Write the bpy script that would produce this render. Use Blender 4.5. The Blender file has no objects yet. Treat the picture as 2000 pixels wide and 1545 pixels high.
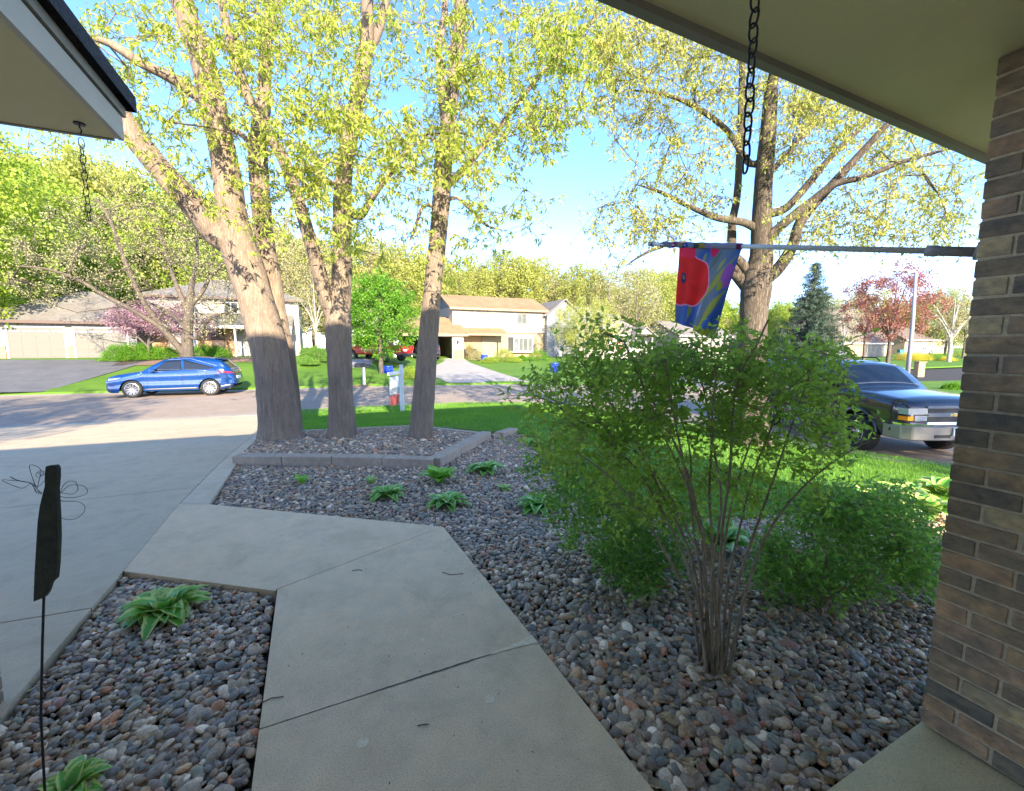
import bpy, bmesh, math, random
import numpy as np
from mathutils import Vector, Matrix

SC = bpy.context.scene
rnd = random.Random(7)
R = np.random.RandomState(11)

# ------------------------------------------------------------------ camera
PITCH = math.radians(6.37)
CAMZ = 1.6
cam_d = bpy.data.cameras.new('camera')
cam_d.sensor_width = 36.0
cam_d.lens = 845.0 / 2000.0 * 36.0
cam_d.clip_start = 0.05
cam_d.clip_end = 3000
cam = bpy.data.objects.new('camera', cam_d)
cam.location = (0, 0, CAMZ)
cam.rotation_euler = (math.pi / 2 - PITCH, 0, 0)
SC.collection.objects.link(cam)
SC.camera = cam

# ------------------------------------------------------------------ daylight
SUN_AZ = math.radians(-20.0)      # where the shadows point, measured from +Y towards +X
SUN_EL = math.radians(23.0)
world = bpy.data.worlds.new('World')
SC.world = world
world.use_nodes = True
wn = world.node_tree.nodes
wl = world.node_tree.links
wn.clear()
sky = wn.new('ShaderNodeTexSky')
sky.sky_type = 'NISHITA'
sky.sun_disc = False
sky.sun_elevation = SUN_EL
sun_dir = Vector((-math.sin(SUN_AZ) * math.cos(SUN_EL), -math.cos(SUN_AZ) * math.cos(SUN_EL), math.sin(SUN_EL)))  # towards the sun
sky.sun_rotation = math.atan2(sun_dir.x, sun_dir.y)
sky.altitude = 250
sky.air_density = 0.45
sky.dust_density = 0.1
sky.ozone_density = 1.2
bg = wn.new('ShaderNodeBackground')
bg.inputs['Strength'].default_value = 0.15
wo = wn.new('ShaderNodeOutputWorld')
hs_w = wn.new('ShaderNodeHueSaturation')
hs_w.inputs['Saturation'].default_value = 1.23
hs_w.inputs['Value'].default_value = 1.0
wl.new(sky.outputs[0], hs_w.inputs['Color'])
wb_w = wn.new('ShaderNodeMixRGB')
wb_w.blend_type = 'MULTIPLY'
wb_w.inputs[0].default_value = 1.0
wb_w.inputs[2].default_value = (1.18, 0.83, 0.73, 1)
wl.new(hs_w.outputs[0], wb_w.inputs[1])
wl.new(wb_w.outputs[0], bg.inputs[0])
wl.new(bg.outputs[0], wo.inputs[0])

sun_d = bpy.data.lights.new('sun', 'SUN')
sun_d.energy = 2.0
sun_d.angle = math.radians(0.5)
sun_d.color = (1.0, 0.88, 0.68)
sun = bpy.data.objects.new('sun', sun_d)
sun.rotation_euler = sun_dir.to_track_quat('Z', 'Y').to_euler()
sun.location = (20, -40, 30)
SC.collection.objects.link(sun)

SC.view_settings.view_transform = 'Standard'
SC.view_settings.look = 'None'
SC.view_settings.gamma = 1.0
SC.view_settings.use_curve_mapping = False
SC.view_settings.exposure = 3.08
try:
    SC.cycles.max_bounces = 8
    SC.cycles.transparent_max_bounces = 8
    SC.cycles.use_denoising = True
except Exception:
    pass

# ------------------------------------------------------------------ object helpers
COL = SC.collection

def link(o, parent=None):
    COL.objects.link(o)
    if parent is not None:
        o.parent = parent
    return o

def tag(o, label=None, cat=None, group=None, kind=None):
    if label: o['label'] = label
    if cat: o['category'] = cat
    if group: o['group'] = group
    if kind: o['kind'] = kind
    return o

def thing(name, label, cat, loc=(0, 0, 0), rz=0.0, group=None):
    o = bpy.data.objects.new(name, None)
    o.empty_display_size = 0.2
    o.location = loc
    o.rotation_euler = (0, 0, rz)
    link(o)
    return tag(o, label, cat, group)

def copy_tree(o, parent=None):
    c = o.copy()
    COL.objects.link(c)
    c.parent = parent
    for ch in list(o.children):
        copy_tree(ch, c)
    return c

def mesh_np(name, verts, faces, mat=None, smooth=False, cols=None):
    """verts (n,3), faces (m,k) one face size"""
    me = bpy.data.meshes.new(name)
    verts = np.asarray(verts, dtype=np.float32)
    faces = np.asarray(faces, dtype=np.int32)
    m, k = faces.shape
    me.vertices.add(len(verts))
    me.vertices.foreach_set('co', verts.ravel())
    me.loops.add(m * k)
    me.loops.foreach_set('vertex_index', faces.ravel())
    me.polygons.add(m)
    me.polygons.foreach_set('loop_start', np.arange(0, m * k, k, dtype=np.int32))
    try:
        me.polygons.foreach_set('loop_total', np.full(m, k, dtype=np.int32))
    except Exception:
        pass
    if smooth:
        me.polygons.foreach_set('use_smooth', np.ones(m, dtype=bool))
    me.update(calc_edges=True)
    if cols is not None:
        ca = me.color_attributes.new('tint', 'FLOAT_COLOR', 'POINT')
        c4 = np.ones((len(verts), 4), dtype=np.float32)
        c4[:, :3] = cols
        ca.data.foreach_set('color', c4.ravel())
    if mat is not None:
        me.materials.append(mat)
    return me

def obj(name, me, parent=None, loc=None, rot=None):
    o = bpy.data.objects.new(name, me)
    if loc is not None: o.location = loc
    if rot is not None: o.rotation_euler = rot
    return link(o, parent)

class MB:
    """collects polygons and builds ONE mesh object"""
    def __init__(s):
        s.v = []; s.f = []
    def quad(s, a, b, c, d):
        n = len(s.v); s.v += [tuple(a), tuple(b), tuple(c), tuple(d)]; s.f.append((n, n + 1, n + 2, n + 3)); return s
    def poly(s, pts):
        n = len(s.v); s.v += [tuple(p) for p in pts]; s.f.append(tuple(range(n, n + len(pts)))); return s
    def box(s, x0, x1, y0, y1, z0, z1):
        n = len(s.v)
        s.v += [(x0, y0, z0), (x1, y0, z0), (x1, y1, z0), (x0, y1, z0), (x0, y0, z1), (x1, y0, z1), (x1, y1, z1), (x0, y1, z1)]
        s.f += [(n, n + 3, n + 2, n + 1), (n + 4, n + 5, n + 6, n + 7), (n, n + 1, n + 5, n + 4), (n + 1, n + 2, n + 6, n + 5),
                (n + 2, n + 3, n + 7, n + 6), (n + 3, n, n + 4, n + 7)]
        return s
    def prism(s, pts, axis_vec):
        """closed prism from planar polygon pts extruded by axis_vec"""
        n = len(s.v); k = len(pts); av = Vector(axis_vec)
        s.v += [tuple(Vector(p)) for p in pts] + [tuple(Vector(p) + av) for p in pts]
        s.f.append(tuple(range(n + k - 1, n - 1, -1)))
        s.f.append(tuple(range(n + k, n + 2 * k)))
        for i in range(k):
            j = (i + 1) % k
            s.f.append((n + i, n + j, n + k + j, n + k + i))
        return s
    def tube(s, pts, rad, sides=8, closed=False, cap=True):
        pts = [Vector(p) for p in pts]
        k = len(pts)
        rr = rad if isinstance(rad, (list, tuple)) else [rad] * k
        n0 = len(s.v)
        up = None
        for i, p in enumerate(pts):
            if closed:
                d = pts[(i + 1) % k] - pts[i - 1]
            else:
                d = pts[min(i + 1, k - 1)] - pts[max(i - 1, 0)]
            d.normalize()
            if up is None:
                up = d.orthogonal().normalized()
            up = (up - d * up.dot(d))
            if up.length < 1e-6: up = d.orthogonal()
            up.normalize()
            w = d.cross(up)
            for j in range(sides):
                a = 2 * math.pi * j / sides
                s.v.append(tuple(p + (up * math.cos(a) + w * math.sin(a)) * rr[i]))
        m = k if closed else k - 1
        for i in range(m):
            for j in range(sides):
                a = n0 + i * sides + j; b = n0 + i * sides + (j + 1) % sides
                i2 = (i + 1) % k
                c = n0 + i2 * sides + (j + 1) % sides; d = n0 + i2 * sides + j
                s.f.append((a, b, c, d))
        if cap and not closed:
            s.f.append(tuple(n0 + j for j in range(sides - 1, -1, -1)))
            s.f.append(tuple(n0 + (k - 1) * sides + j for j in range(sides)))
        return s
    def lathe(s, prof, c=(0, 0, 0), axis='z', sides=24):
        n0 = len(s.v)
        for r_, h_ in prof:
            for j in range(sides):
                a = 2 * math.pi * j / sides
                if axis == 'z': p = (c[0] + r_ * math.cos(a), c[1] + r_ * math.sin(a), c[2] + h_)
                elif axis == 'y': p = (c[0] + r_ * math.cos(a), c[1] + h_, c[2] + r_ * math.sin(a))
                else: p = (c[0] + h_, c[1] + r_ * math.cos(a), c[2] + r_ * math.sin(a))
                s.v.append(p)
        for i in range(len(prof) - 1):
            for j in range(sides):
                s.f.append((n0 + i * sides + j, n0 + i * sides + (j + 1) % sides, n0 + (i + 1) * sides + (j + 1) % sides, n0 + (i + 1) * sides + j))
        return s
    def build(s, name, mat, parent=None, smooth=False, loc=None, rot=None, bevel=0.0, recalc=True):
        me = bpy.data.meshes.new(name)
        me.from_pydata(s.v, [], s.f)
        if recalc or bevel:
            bm = bmesh.new(); bm.from_mesh(me)
            if bevel:
                bmesh.ops.bevel(bm, geom=list(bm.edges), offset=bevel, segments=1, affect='EDGES')
            if recalc:
                bmesh.ops.recalc_face_normals(bm, faces=list(bm.faces))
            bm.to_mesh(me); bm.free()
        if smooth:
            me.polygons.foreach_set('use_smooth', np.ones(len(me.polygons), dtype=bool))
        me.update()
        if mat is not None: me.materials.append(mat)
        return obj(name, me, parent, loc, rot)

# ------------------------------------------------------------------ material helpers
def new_mat(name):
    m = bpy.data.materials.new(name); m.use_nodes = True
    nt = m.node_tree; b = nt.nodes['Principled BSDF']
    return m, nt, b

def N(nt, t, **kw):
    n = nt.nodes.new(t)
    for k, v in kw.items():
        if k in n.inputs: n.inputs[k].default_value = v
        else: setattr(n, k, v)
    return n

def ramp(nt, stops, interp='LINEAR'):
    r = nt.nodes.new('ShaderNodeValToRGB')
    r.color_ramp.interpolation = interp
    el = r.color_ramp.elements
    while len(el) < len(stops): el.new(0.5)
    for e, (p, c) in zip(el, stops):
        e.position = p; e.color = (c[0], c[1], c[2], 1)
    return r

def flat(name, col, rough=0.7, metal=0.0, spec=0.5, coat=0.0, emit=None, noise=0.0, nscale=8.0, bump=0.0, bscale=60.0, trans=0.0, alpha=1.0):
    m, nt, b = new_mat(name)
    b.inputs['Base Color'].default_value = (*col, 1)
    b.inputs['Roughness'].default_value = rough
    b.inputs['Metallic'].default_value = metal
    b.inputs['Specular IOR Level'].default_value = spec
    b.inputs['Coat Weight'].default_value = coat
    b.inputs['Coat Roughness'].default_value = 0.03
    if noise or bump:
        tc = N(nt, 'ShaderNodeTexCoord')
    if noise:
        nz = N(nt, 'ShaderNodeTexNoise', Scale=nscale, Detail=6.0, Roughness=0.6)
        nt.links.new(tc.outputs['Object'], nz.inputs['Vector'])
        r = ramp(nt, [(0.3, [c * (1 - noise) for c in col]), (0.7, [min(1, c * (1 + noise)) for c in col])])
        nt.links.new(nz.outputs['Fac'], r.inputs[0]); nt.links.new(r.outputs[0], b.inputs['Base Color'])
    if bump:
        n2 = N(nt, 'ShaderNodeTexNoise', Scale=bscale, Detail=4.0)
        nt.links.new(tc.outputs['Object'], n2.inputs['Vector'])
        bp = N(nt, 'ShaderNodeBump', Strength=bump, Distance=0.01)
        nt.links.new(n2.outputs['Fac'], bp.inputs['Height']); nt.links.new(bp.outputs[0], b.inputs['Normal'])
    if trans: b.inputs['Transmission Weight'].default_value = trans
    if alpha < 1: b.inputs['Alpha'].default_value = alpha
    return m

def leaf_mat(name, stops, trans=0.45, rough=0.5):
    """leaf colour differs from leaf to leaf; light passes through"""
    m = bpy.data.materials.new(name); m.use_nodes = True
    nt = m.node_tree; nt.nodes.clear()
    out = N(nt, 'ShaderNodeOutputMaterial')
    geo = N(nt, 'ShaderNodeNewGeometry')
    tc = N(nt, 'ShaderNodeTexCoord')
    nz = N(nt, 'ShaderNodeTexNoise', Scale=1.1, Detail=3.0)
    nt.links.new(tc.outputs['Object'], nz.inputs['Vector'])
    mx = N(nt, 'ShaderNodeMath', operation='MULTIPLY_ADD'); mx.inputs[1].default_value = 0.45
    nt.links.new(geo.outputs['Random Per Island'], mx.inputs[0])
    m2 = N(nt, 'ShaderNodeMath', operation='MULTIPLY'); m2.inputs[1].default_value = 0.6
    nt.links.new(nz.outputs['Fac'], m2.inputs[0]); nt.links.new(m2.outputs[0], mx.inputs[2])
    r = ramp(nt, stops)
    nt.links.new(mx.outputs[0], r.inputs[0])
    p = N(nt, 'ShaderNodeBsdfPrincipled'); p.inputs['Roughness'].default_value = rough
    p.inputs['Specular IOR Level'].default_value = 0.35
    t = N(nt, 'ShaderNodeBsdfTranslucent')
    hs = N(nt, 'ShaderNodeHueSaturation', Saturation=1.1, Value=1.35)
    nt.links.new(r.outputs[0], p.inputs['Base Color']); nt.links.new(r.outputs[0], hs.inputs['Color'])
    nt.links.new(hs.outputs[0], t.inputs['Color'])
    ms = N(nt, 'ShaderNodeMixShader'); ms.inputs[0].default_value = trans
    nt.links.new(p.outputs[0], ms.inputs[1]); nt.links.new(t.outputs[0], ms.inputs[2]); nt.links.new(ms.outputs[0], out.inputs[0])
    return m

# ------------------------------------------------------------------ the lot: where things stand
F = 845.0
CP, SP = math.cos(PITCH), math.sin(PITCH)
def ray(u, v):
    x = u - 1000.0; y = 772.5 - v
    return Vector((x, F * CP + y * SP, y * CP - F * SP))
def at(u, v, depth):
    r = ray(u, v); return Vector((0, 0, CAMZ)) + r * (depth / r.y)
def at_z(u, v, z):
    r = ray(u, v); return Vector((0, 0, CAMZ)) + r * ((z - CAMZ) / r.z)

YAW = math.radians(23.8)
EA = Vector((-math.sin(YAW), math.cos(YAW), 0))    # away from the porch
EB = Vector((math.cos(YAW), math.sin(YAW), 0))     # to the right along the house
def AB(a, b, z=0.0): return EA * a + EB * b + Vector((0, 0, z))

STREET = -0.55
NEAR = [(-80, -17), (-13.7, 11.4), (-7.9, 13.7), (-4.5, 15.1), (-1.8, 16.0), (0.3, 16.1), (1.9, 15.3), (3.3, 13.6), (4.7, 11.5), (6.0, 9.5), (7.8, 7.3), (12, 2.5), (26, -14)]
FAR = [(-90, 3), (-40, 15.0), (-21.4, 19.7), (-12.4, 22.2), (-8.9, 23.7), (-3.5, 24.6), (1, 25.2), (6, 24.8), (10, 23.6)]
near_poly = NEAR + [(26, -60), (-80, -60)]

def seg_dist(P, poly, closed=False):
    """P (n,2) -> distance to polyline"""
    P = np.atleast_2d(P).astype(float)
    best = np.full(len(P), 1e9)
    k = len(poly)
    for i in range(k if closed else k - 1):
        a = np.array(poly[i], float); b = np.array(poly[(i + 1) % k], float)
        ab = b - a
        t = np.clip(((P - a) @ ab) / (ab @ ab), 0, 1)
        d = np.hypot(*(P - (a + t[:, None] * ab)).T)
        best = np.minimum(best, d)
    return best
def inside(P, poly):
    P = np.atleast_2d(P).astype(float)
    x, y = P[:, 0], P[:, 1]
    c = np.zeros(len(P), bool)
    k = len(poly)
    for i in range(k):
        x0, y0 = poly[i][:2]; x1, y1 = poly[(i + 1) % k][:2]
        cond = ((y0 > y) != (y1 > y))
        with np.errstate(divide='ignore', invalid='ignore'):
            xi = (x1 - x0) * (y - y0) / (y1 - y0 + 1e-12) + x0
        c ^= cond & (x < xi)
    return c
def sstep(t):
    t = np.clip(t, 0, 1); return t * t * (3 - 2 * t)

far_region = FAR + [(12, 24.5), (24, 25.5), (60, 33), (260, 90), (260, 400), (-400, 400), (-400, -60)]
def hgt(P):
    """height of the lawns: near lot, street level, far lots"""
    P = np.atleast_2d(P).astype(float)
    n_in = inside(P, near_poly)
    D = seg_dist(P, NEAR)
    zn = (STREET + 0.1) * (1 - sstep((D - 0.3) / 9.0))
    f_in = inside(P, far_region)
    DF = seg_dist(P, FAR)
    x = P[:, 0]
    slope = 0.125 + (0.043 - 0.125) * sstep((x + 15) / 8.0)
    slope = slope + (0.008 - slope) * sstep((x - 5) / 12.0)
    cap = 1.28 + (0.98 - 1.28) * sstep((x + 15) / 8.0)
    rise = np.minimum(slope * np.maximum(DF - 0.3, 0), cap)
    zf = (STREET + 0.1) + rise
    z = np.full(len(P), STREET - 0.02)
    z[f_in] = zf[f_in]
    z[n_in] = zn[n_in]
    return z
def h1(x, y): return float(hgt([(x, y)])[0])
def G(u, v):
    """where the sight line meets the lot"""
    r = ray(u, v); o = Vector((0, 0, CAMZ))
    t0 = 0.0005; ts = np.geomspace(0.5, 400, 4000) / r.y
    pts = np.array([(r.x * t, r.y * t) for t in ts])
    z = CAMZ + r.z * ts
    hh = hgt(pts)
    i = int(np.argmax(z <= hh))
    if not (z <= hh).any(): i = len(ts) - 1
    return Vector((pts[i][0], pts[i][1], hh[i]))
def g2(u, v):
    p = G(u, v); return (p.x, p.y)

def drape(name, poly, zoff, mat, cell=0.5, parent=None, thick=0.0, hfun=hgt, smooth=True, kind=None, label=None):
    if thick > 0: smooth = False
    """a sheet with outline poly that follows the ground, zoff above it"""
    bm = bmesh.new()
    vs = [bm.verts.new((p[0], p[1], 0)) for p in poly]
    f = bm.faces.new(vs)
    xs = [p[0] for p in poly]; ys = [p[1] for p in poly]
    def cuts(lo, hi):
        k = math.ceil(lo / cell) * cell; out = []
        while k < hi: out.append(k); k += cell
        return out
    for cx in cuts(min(xs), max(xs)):
        bmesh.ops.bisect_plane(bm, geom=bm.verts[:] + bm.edges[:] + bm.faces[:], plane_co=(cx, 0, 0), plane_no=(1, 0, 0))
    for cy in cuts(min(ys), max(ys)):
        bmesh.ops.bisect_plane(bm, geom=bm.verts[:] + bm.edges[:] + bm.faces[:], plane_co=(0, cy, 0), plane_no=(0, 1, 0))
    bmesh.ops.triangulate(bm, faces=bm.faces[:])
    bm.verts.ensure_lookup_table()
    zz = hfun(np.array([(v.co.x, v.co.y) for v in bm.verts]))
    for v, z in zip(bm.verts, zz): v.co.z = z + zoff
    for f in bm.faces:
        if f.normal.z < 0: f.normal_flip()
    bm.normal_update()
    for f in bm.faces:
        if f.normal.z < 0: f.normal_flip()
        f.smooth = smooth
    if thick > 0:
        be = [e for e in bm.edges if e.is_boundary]
        r_ = bmesh.ops.extrude_edge_only(bm, edges=be)
        for v in [g for g in r_['geom'] if isinstance(g, bmesh.types.BMVert)]: v.co.z -= thick
        for f in [g for g in r_['geom'] if isinstance(g, bmesh.types.BMFace)]: f.smooth = False
    me = bpy.data.meshes.new(name); bm.to_mesh(me); bm.free()
    me.materials.append(mat)
    o = obj(name, me, parent)
    if kind: o['kind'] = kind
    if label: o['label'] = label
    return o
# ------------------------------------------------------------------ ground materials
def concrete(name, c0, c1, stain=0.3, scale=1.0, speck=0.0, rough=0.85):
    m, nt, b = new_mat(name)
    geo = N(nt, 'ShaderNodeNewGeometry')
    n1 = N(nt, 'ShaderNodeTexNoise', Scale=0.9 * scale, Detail=8.0, Roughness=0.62)
    n2 = N(nt, 'ShaderNodeTexNoise', Scale=7.0 * scale, Detail=8.0, Roughness=0.7)
    n3 = N(nt, 'ShaderNodeTexNoise', Scale=180.0, Detail=3.0)
    for n in (n1, n2, n3): nt.links.new(geo.outputs['Position'], n.inputs['Vector'])
    r1 = ramp(nt, [(0.3, c0), (0.72, c1)])
    nt.links.new(n1.outputs['Fac'], r1.inputs[0])
    r2 = ramp(nt, [(0.3, [1 - stain] * 3), (0.65, [1.04] * 3)])
    nt.links.new(n2.outputs['Fac'], r2.inputs[0])
    mx = N(nt, 'ShaderNodeMixRGB', blend_type='MULTIPLY'); mx.inputs[0].default_value = 1
    nt.links.new(r1.outputs[0], mx.inputs[1]); nt.links.new(r2.outputs[0], mx.inputs[2])
    r3 = ramp(nt, [(0.32, [1 - 0.25 - speck] * 3), (0.5, [1.0] * 3), (0.75, [1.05 + speck] * 3)])
    nt.links.new(n3.outputs['Fac'], r3.inputs[0])
    m3 = N(nt, 'ShaderNodeMixRGB', blend_type='MULTIPLY'); m3.inputs[0].default_value = 1
    nt.links.new(mx.outputs[0], m3.inputs[1]); nt.links.new(r3.outputs[0], m3.inputs[2])
    nt.links.new(m3.outputs[0], b.inputs['Base Color'])
    n4 = N(nt, 'ShaderNodeTexNoise', Scale=2.6 * scale, Detail=9.0, Roughness=0.75, Distortion=0.6); nt.links.new(geo.outputs['Position'], n4.inputs['Vector'])
    r4 = ramp(nt, [(0.34, (0.86, 0.84, 0.80)), (0.5, (1.0, 1.0, 1.0)), (0.66, (1.10, 1.03, 0.96))]); nt.links.new(n4.outputs['Fac'], r4.inputs[0])
    m5 = N(nt, 'ShaderNodeMixRGB', blend_type='MULTIPLY'); m5.inputs[0].default_value = 1
    nt.links.new(m3.outputs[0], m5.inputs[1]); nt.links.new(r4.outputs[0], m5.inputs[2]); nt.links.new(m5.outputs[0], b.inputs['Base Color'])
    b.inputs['Roughness'].default_value = rough
    bp = N(nt, 'ShaderNodeBump', Strength=0.25, Distance=0.002)
    nt.links.new(n3.outputs['Fac'], bp.inputs['Height']); nt.links.new(bp.outputs[0], b.inputs['Normal'])
    return m

def grass_mat(name, stops, scale=3.0):
    m, nt, b = new_mat(name)
    geo = N(nt, 'ShaderNodeNewGeometry')
    n1 = N(nt, 'ShaderNodeTexNoise', Scale=scale * 0.12, Detail=5.0, Roughness=0.6)
    n2 = N(nt, 'ShaderNodeTexNoise', Scale=scale * 14, Detail=5.0, Roughness=0.75)
    for n in (n1, n2): nt.links.new(geo.outputs['Position'], n.inputs['Vector'])
    ad = N(nt, 'ShaderNodeMath', operation='MULTIPLY_ADD'); ad.inputs[1].default_value = 0.5
    h = N(nt, 'ShaderNodeMath', operation='MULTIPLY'); h.inputs[1].default_value = 0.5
    nt.links.new(n2.outputs['Fac'], h.inputs[0]); nt.links.new(n1.outputs['Fac'], ad.inputs[0]); nt.links.new(h.outputs[0], ad.inputs[2])
    r = ramp(nt, stops); nt.links.new(ad.outputs[0], r.inputs[0]); nt.links.new(r.outputs[0], b.inputs['Base Color'])
    b.inputs['Roughness'].default_value = 0.75
    b.inputs['Specular IOR Level'].default_value = 0.2
    bp = N(nt, 'ShaderNodeBump', Strength=0.6, Distance=0.04)
    nt.links.new(n2.outputs['Fac'], bp.inputs['Height']); nt.links.new(bp.outputs[0], b.inputs['Normal'])
    return m

M = {}
M['walk'] = concrete('walk_concrete', (0.74, 0.52, 0.31), (0.80, 0.58, 0.36), stain=0.10, speck=0.06)
M['drive'] = concrete('drive_concrete', (0.56, 0.415, 0.265), (0.62, 0.47, 0.305), stain=0.10)
M['strip'] = concrete('strip_concrete', (0.61, 0.46, 0.305), (0.67, 0.52, 0.35), stain=0.10)
M['road'] = concrete('road_surface', (0.31, 0.235, 0.175), (0.37, 0.285, 0.215), stain=0.12, speck=0.1)
M['gutter'] = concrete('gutter_concrete', (0.33, 0.29, 0.235), (0.38, 0.335, 0.275), stain=0.1)
M['asphalt'] = concrete('asphalt', (0.10, 0.10, 0.11), (0.15, 0.15, 0.16), stain=0.15, speck=0.1)
M['driveway2'] = concrete('pale_drive_concrete', (0.34, 0.31, 0.28), (0.42, 0.39, 0.36), stain=0.1)
M['soil'] = flat('dark_soil', (0.03, 0.026, 0.022), rough=0.95, noise=0.4, nscale=14, bump=0.5)
M['mulch'] = flat('brown_mulch', (0.20, 0.12, 0.08), rough=0.95, noise=0.5, nscale=30, bump=0.8)
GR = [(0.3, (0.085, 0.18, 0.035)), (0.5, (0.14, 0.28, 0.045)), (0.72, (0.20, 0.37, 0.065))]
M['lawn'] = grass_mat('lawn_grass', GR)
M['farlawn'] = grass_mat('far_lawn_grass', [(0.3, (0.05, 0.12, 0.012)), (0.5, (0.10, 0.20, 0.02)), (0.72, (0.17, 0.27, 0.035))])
M['filler'] = flat('joint_filler', (0.10, 0.09, 0.075), rough=0.95)
M['blade'] = leaf_mat('grass_blade', [(0.15, (0.09, 0.20, 0.02)), (0.5, (0.15, 0.32, 0.03)), (0.85, (0.25, 0.42, 0.06))], trans=0.35)

# ------------------------------------------------------------------ base ground, street
def ground_sheet():
    xs = np.concatenate([-np.geomspace(1500, 62, 12), np.arange(-60, 60.1, 1.5), np.geomspace(62, 1500, 12)])
    ys = np.concatenate([[-1500, -400, -100, -60], np.arange(-40, 60.1, 1.5), np.geomspace(64, 1500, 14)])
    X, Y = np.meshgrid(xs, ys)
    P = np.stack([X.ravel(), Y.ravel()], 1)
    z = hgt(P) - 0.22
    V = np.column_stack([P, z])
    nx, ny = len(xs), len(ys)
    idx = np.arange(nx * ny).reshape(ny, nx)
    Fc = np.stack([idx[:-1, :-1].ravel(), idx[:-1, 1:].ravel(), idx[1:, 1:].ravel(), idx[1:, :-1].ravel()], 1)
    o = obj('ground', mesh_np('ground', V, Fc, M['soil'], smooth=True)); o['kind'] = 'structure'
    o['label'] = 'dark soil underneath the lawns and paving'
ground_sheet()
flatz = lambda P: np.full(len(np.atleast_2d(P)), STREET)

main_road = NEAR + [(40, -14), (30, 9.5), (18.5, 18.5), (13, 22.5)] + FAR[::-1]
rd = drape('street', main_road, 0.0, M['road'], cell=4.0, hfun=flatz, kind='structure', label='sunlit tan street curving round the corner lot')
side = [(9.5, 23.4), (13, 22.5), (22, 26.0), (60, 35), (200, 70), (200, 92), (60, 47), (32, 37.5), (16, 33), (4, 31.5), (-1.5, 25.0), (1, 25.1)]
sd = drape('side_street', side, 0.006, M['asphalt'], cell=6.0, hfun=flatz, kind='structure', label='dark side street branching off beyond the parked dark car')

def strip(name, line, w, zoff, mat, side=1, h=0.0, parent=None):
    """a band along a polyline, w wide to its right (side=1) / left (-1)"""
    pts = [Vector((p[0], p[1], 0)) for p in line]
    L = []; Rr = []
    for i, p in enumerate(pts):
        d = (pts[min(i + 1, len(pts) - 1)] - pts[max(i - 1, 0)]).normalized()
        n = Vector((d.y, -d.x, 0)) * side
        L.append(p); Rr.append(p + n * w)
    mb = MB()
    z1 = STREET + zoff + h
    z0 = STREET - 0.1
    for i in range(len(pts) - 1):
        a, b, c, d = L[i], L[i + 1], Rr[i + 1], Rr[i]
        mb.v += [(a.x, a.y, z1), (b.x, b.y, z1), (c.x, c.y, z1), (d.x, d.y, z1), (a.x, a.y, z0), (b.x, b.y, z0), (c.x, c.y, z0), (d.x, d.y, z0)]
        n = len(mb.v) - 8
        mb.f += [(n, n + 1, n + 2, n + 3), (n, n + 4, n + 5, n + 1), (n + 3, n + 2, n + 6, n + 7)]
    o = mb.build(name, mat, parent)
    return o
# gutters on both sides, kerbs as real steps (left out where drives meet the street)
strip('gutter', NEAR[:8], 0.45, 0.004, M['gutter'], side=-1, parent=rd)
strip('gutter', NEAR[7:], 0.45, 0.004, M['gutter'], side=-1, parent=rd)
strip('gutter', FAR, 0.45, 0.004, M['gutter'], side=1, parent=rd)
def along(line, t0, t1, step=0.5):
    """points of a polyline between two lengths"""
    out = []; acc = 0
    for i in range(len(line) - 1):
        a = Vector(line[i]); b = Vector(line[i + 1]); L = (b - a).length
        s = max(t0 - acc, 0); e = min(t1 - acc, L)
        if s < L and e > 0 and e > s:
            if not out: out.append(a + (b - a) * (s / L))
            out.append(a + (b - a) * (e / L))
        acc += L
    return [(p.x, p.y) for p in out]
def arc_at(line, pt):
    best = 1e9; acc = 0; res = 0
    for i in range(len(line) - 1):
        a = Vector(line[i]); b = Vector(line[i + 1]); L = (b - a).length
        t = max(0, min(1, (Vector(pt[:2]) - a).dot(b - a) / L / L)); q = a + (b - a) * t
        d = (Vector(pt[:2]) - q).length
        if d < best: best = d; res = acc + t * L
        acc += L
    return res

# the driveway of our house: edge line towards the pebbles (pixels of the edge run from street to porch)
dr_top = g2(517, 833)           # corner where drive meets lawn, follow down to the joint
a_st = arc_at(NEAR, dr_top)
dA = Vector(g2(350, 984)); dB = Vector(g2(240, 1116)); dC = Vector(g2(4, 1392))
d_dir = (Vector(g2(515, 838)) - dA).normalized()
P_street = dA + d_dir * 7.6
# intersect with the kerb line
def hit_line(p, d, line):
    for i in range(len(line) - 1):
        a = Vector(line[i]); b = Vector(line[i + 1]); e = b - a
        den = d.x * e.y - d.y * e.x
        if abs(den) < 1e-9: continue
        t = ((a.x - p.x) * e.y - (a.y - p.y) * e.x) / den
        u = ((a.x - p.x) * d.y - (a.y - p.y) * d.x) / den
        if t > 0 and 0 <= u <= 1: return p + d * t
    return p + d * 8
drs = hit_line(dA, d_dir, NEAR)
a_dr = arc_at(NEAR, drs)
def hdrive(P):
    z = hgt(P)
    D = seg_dist(P, NEAR)
    return z - (1 - sstep(D / 1.2)) * 0.085
left_k = along(NEAR, a_dr - 22, a_dr)        # polyline along the kerb, left -> right
drive_poly = [tuple(p) for p in left_k] + [tuple(dA), tuple(dB), (dC.x, dC.y), tuple((dC + (dC - dB) * 0.6))] 
gc = AB(2.62, -1.40)
drive_poly = [tuple(p) for p in left_k] + [tuple(dA), tuple(dB), tuple(dC), (gc.x + 0.4, gc.y - 1.6), tuple(AB(1.0, -3.0)[:2]), tuple(AB(-2.0, -22)[:2])]
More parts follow.
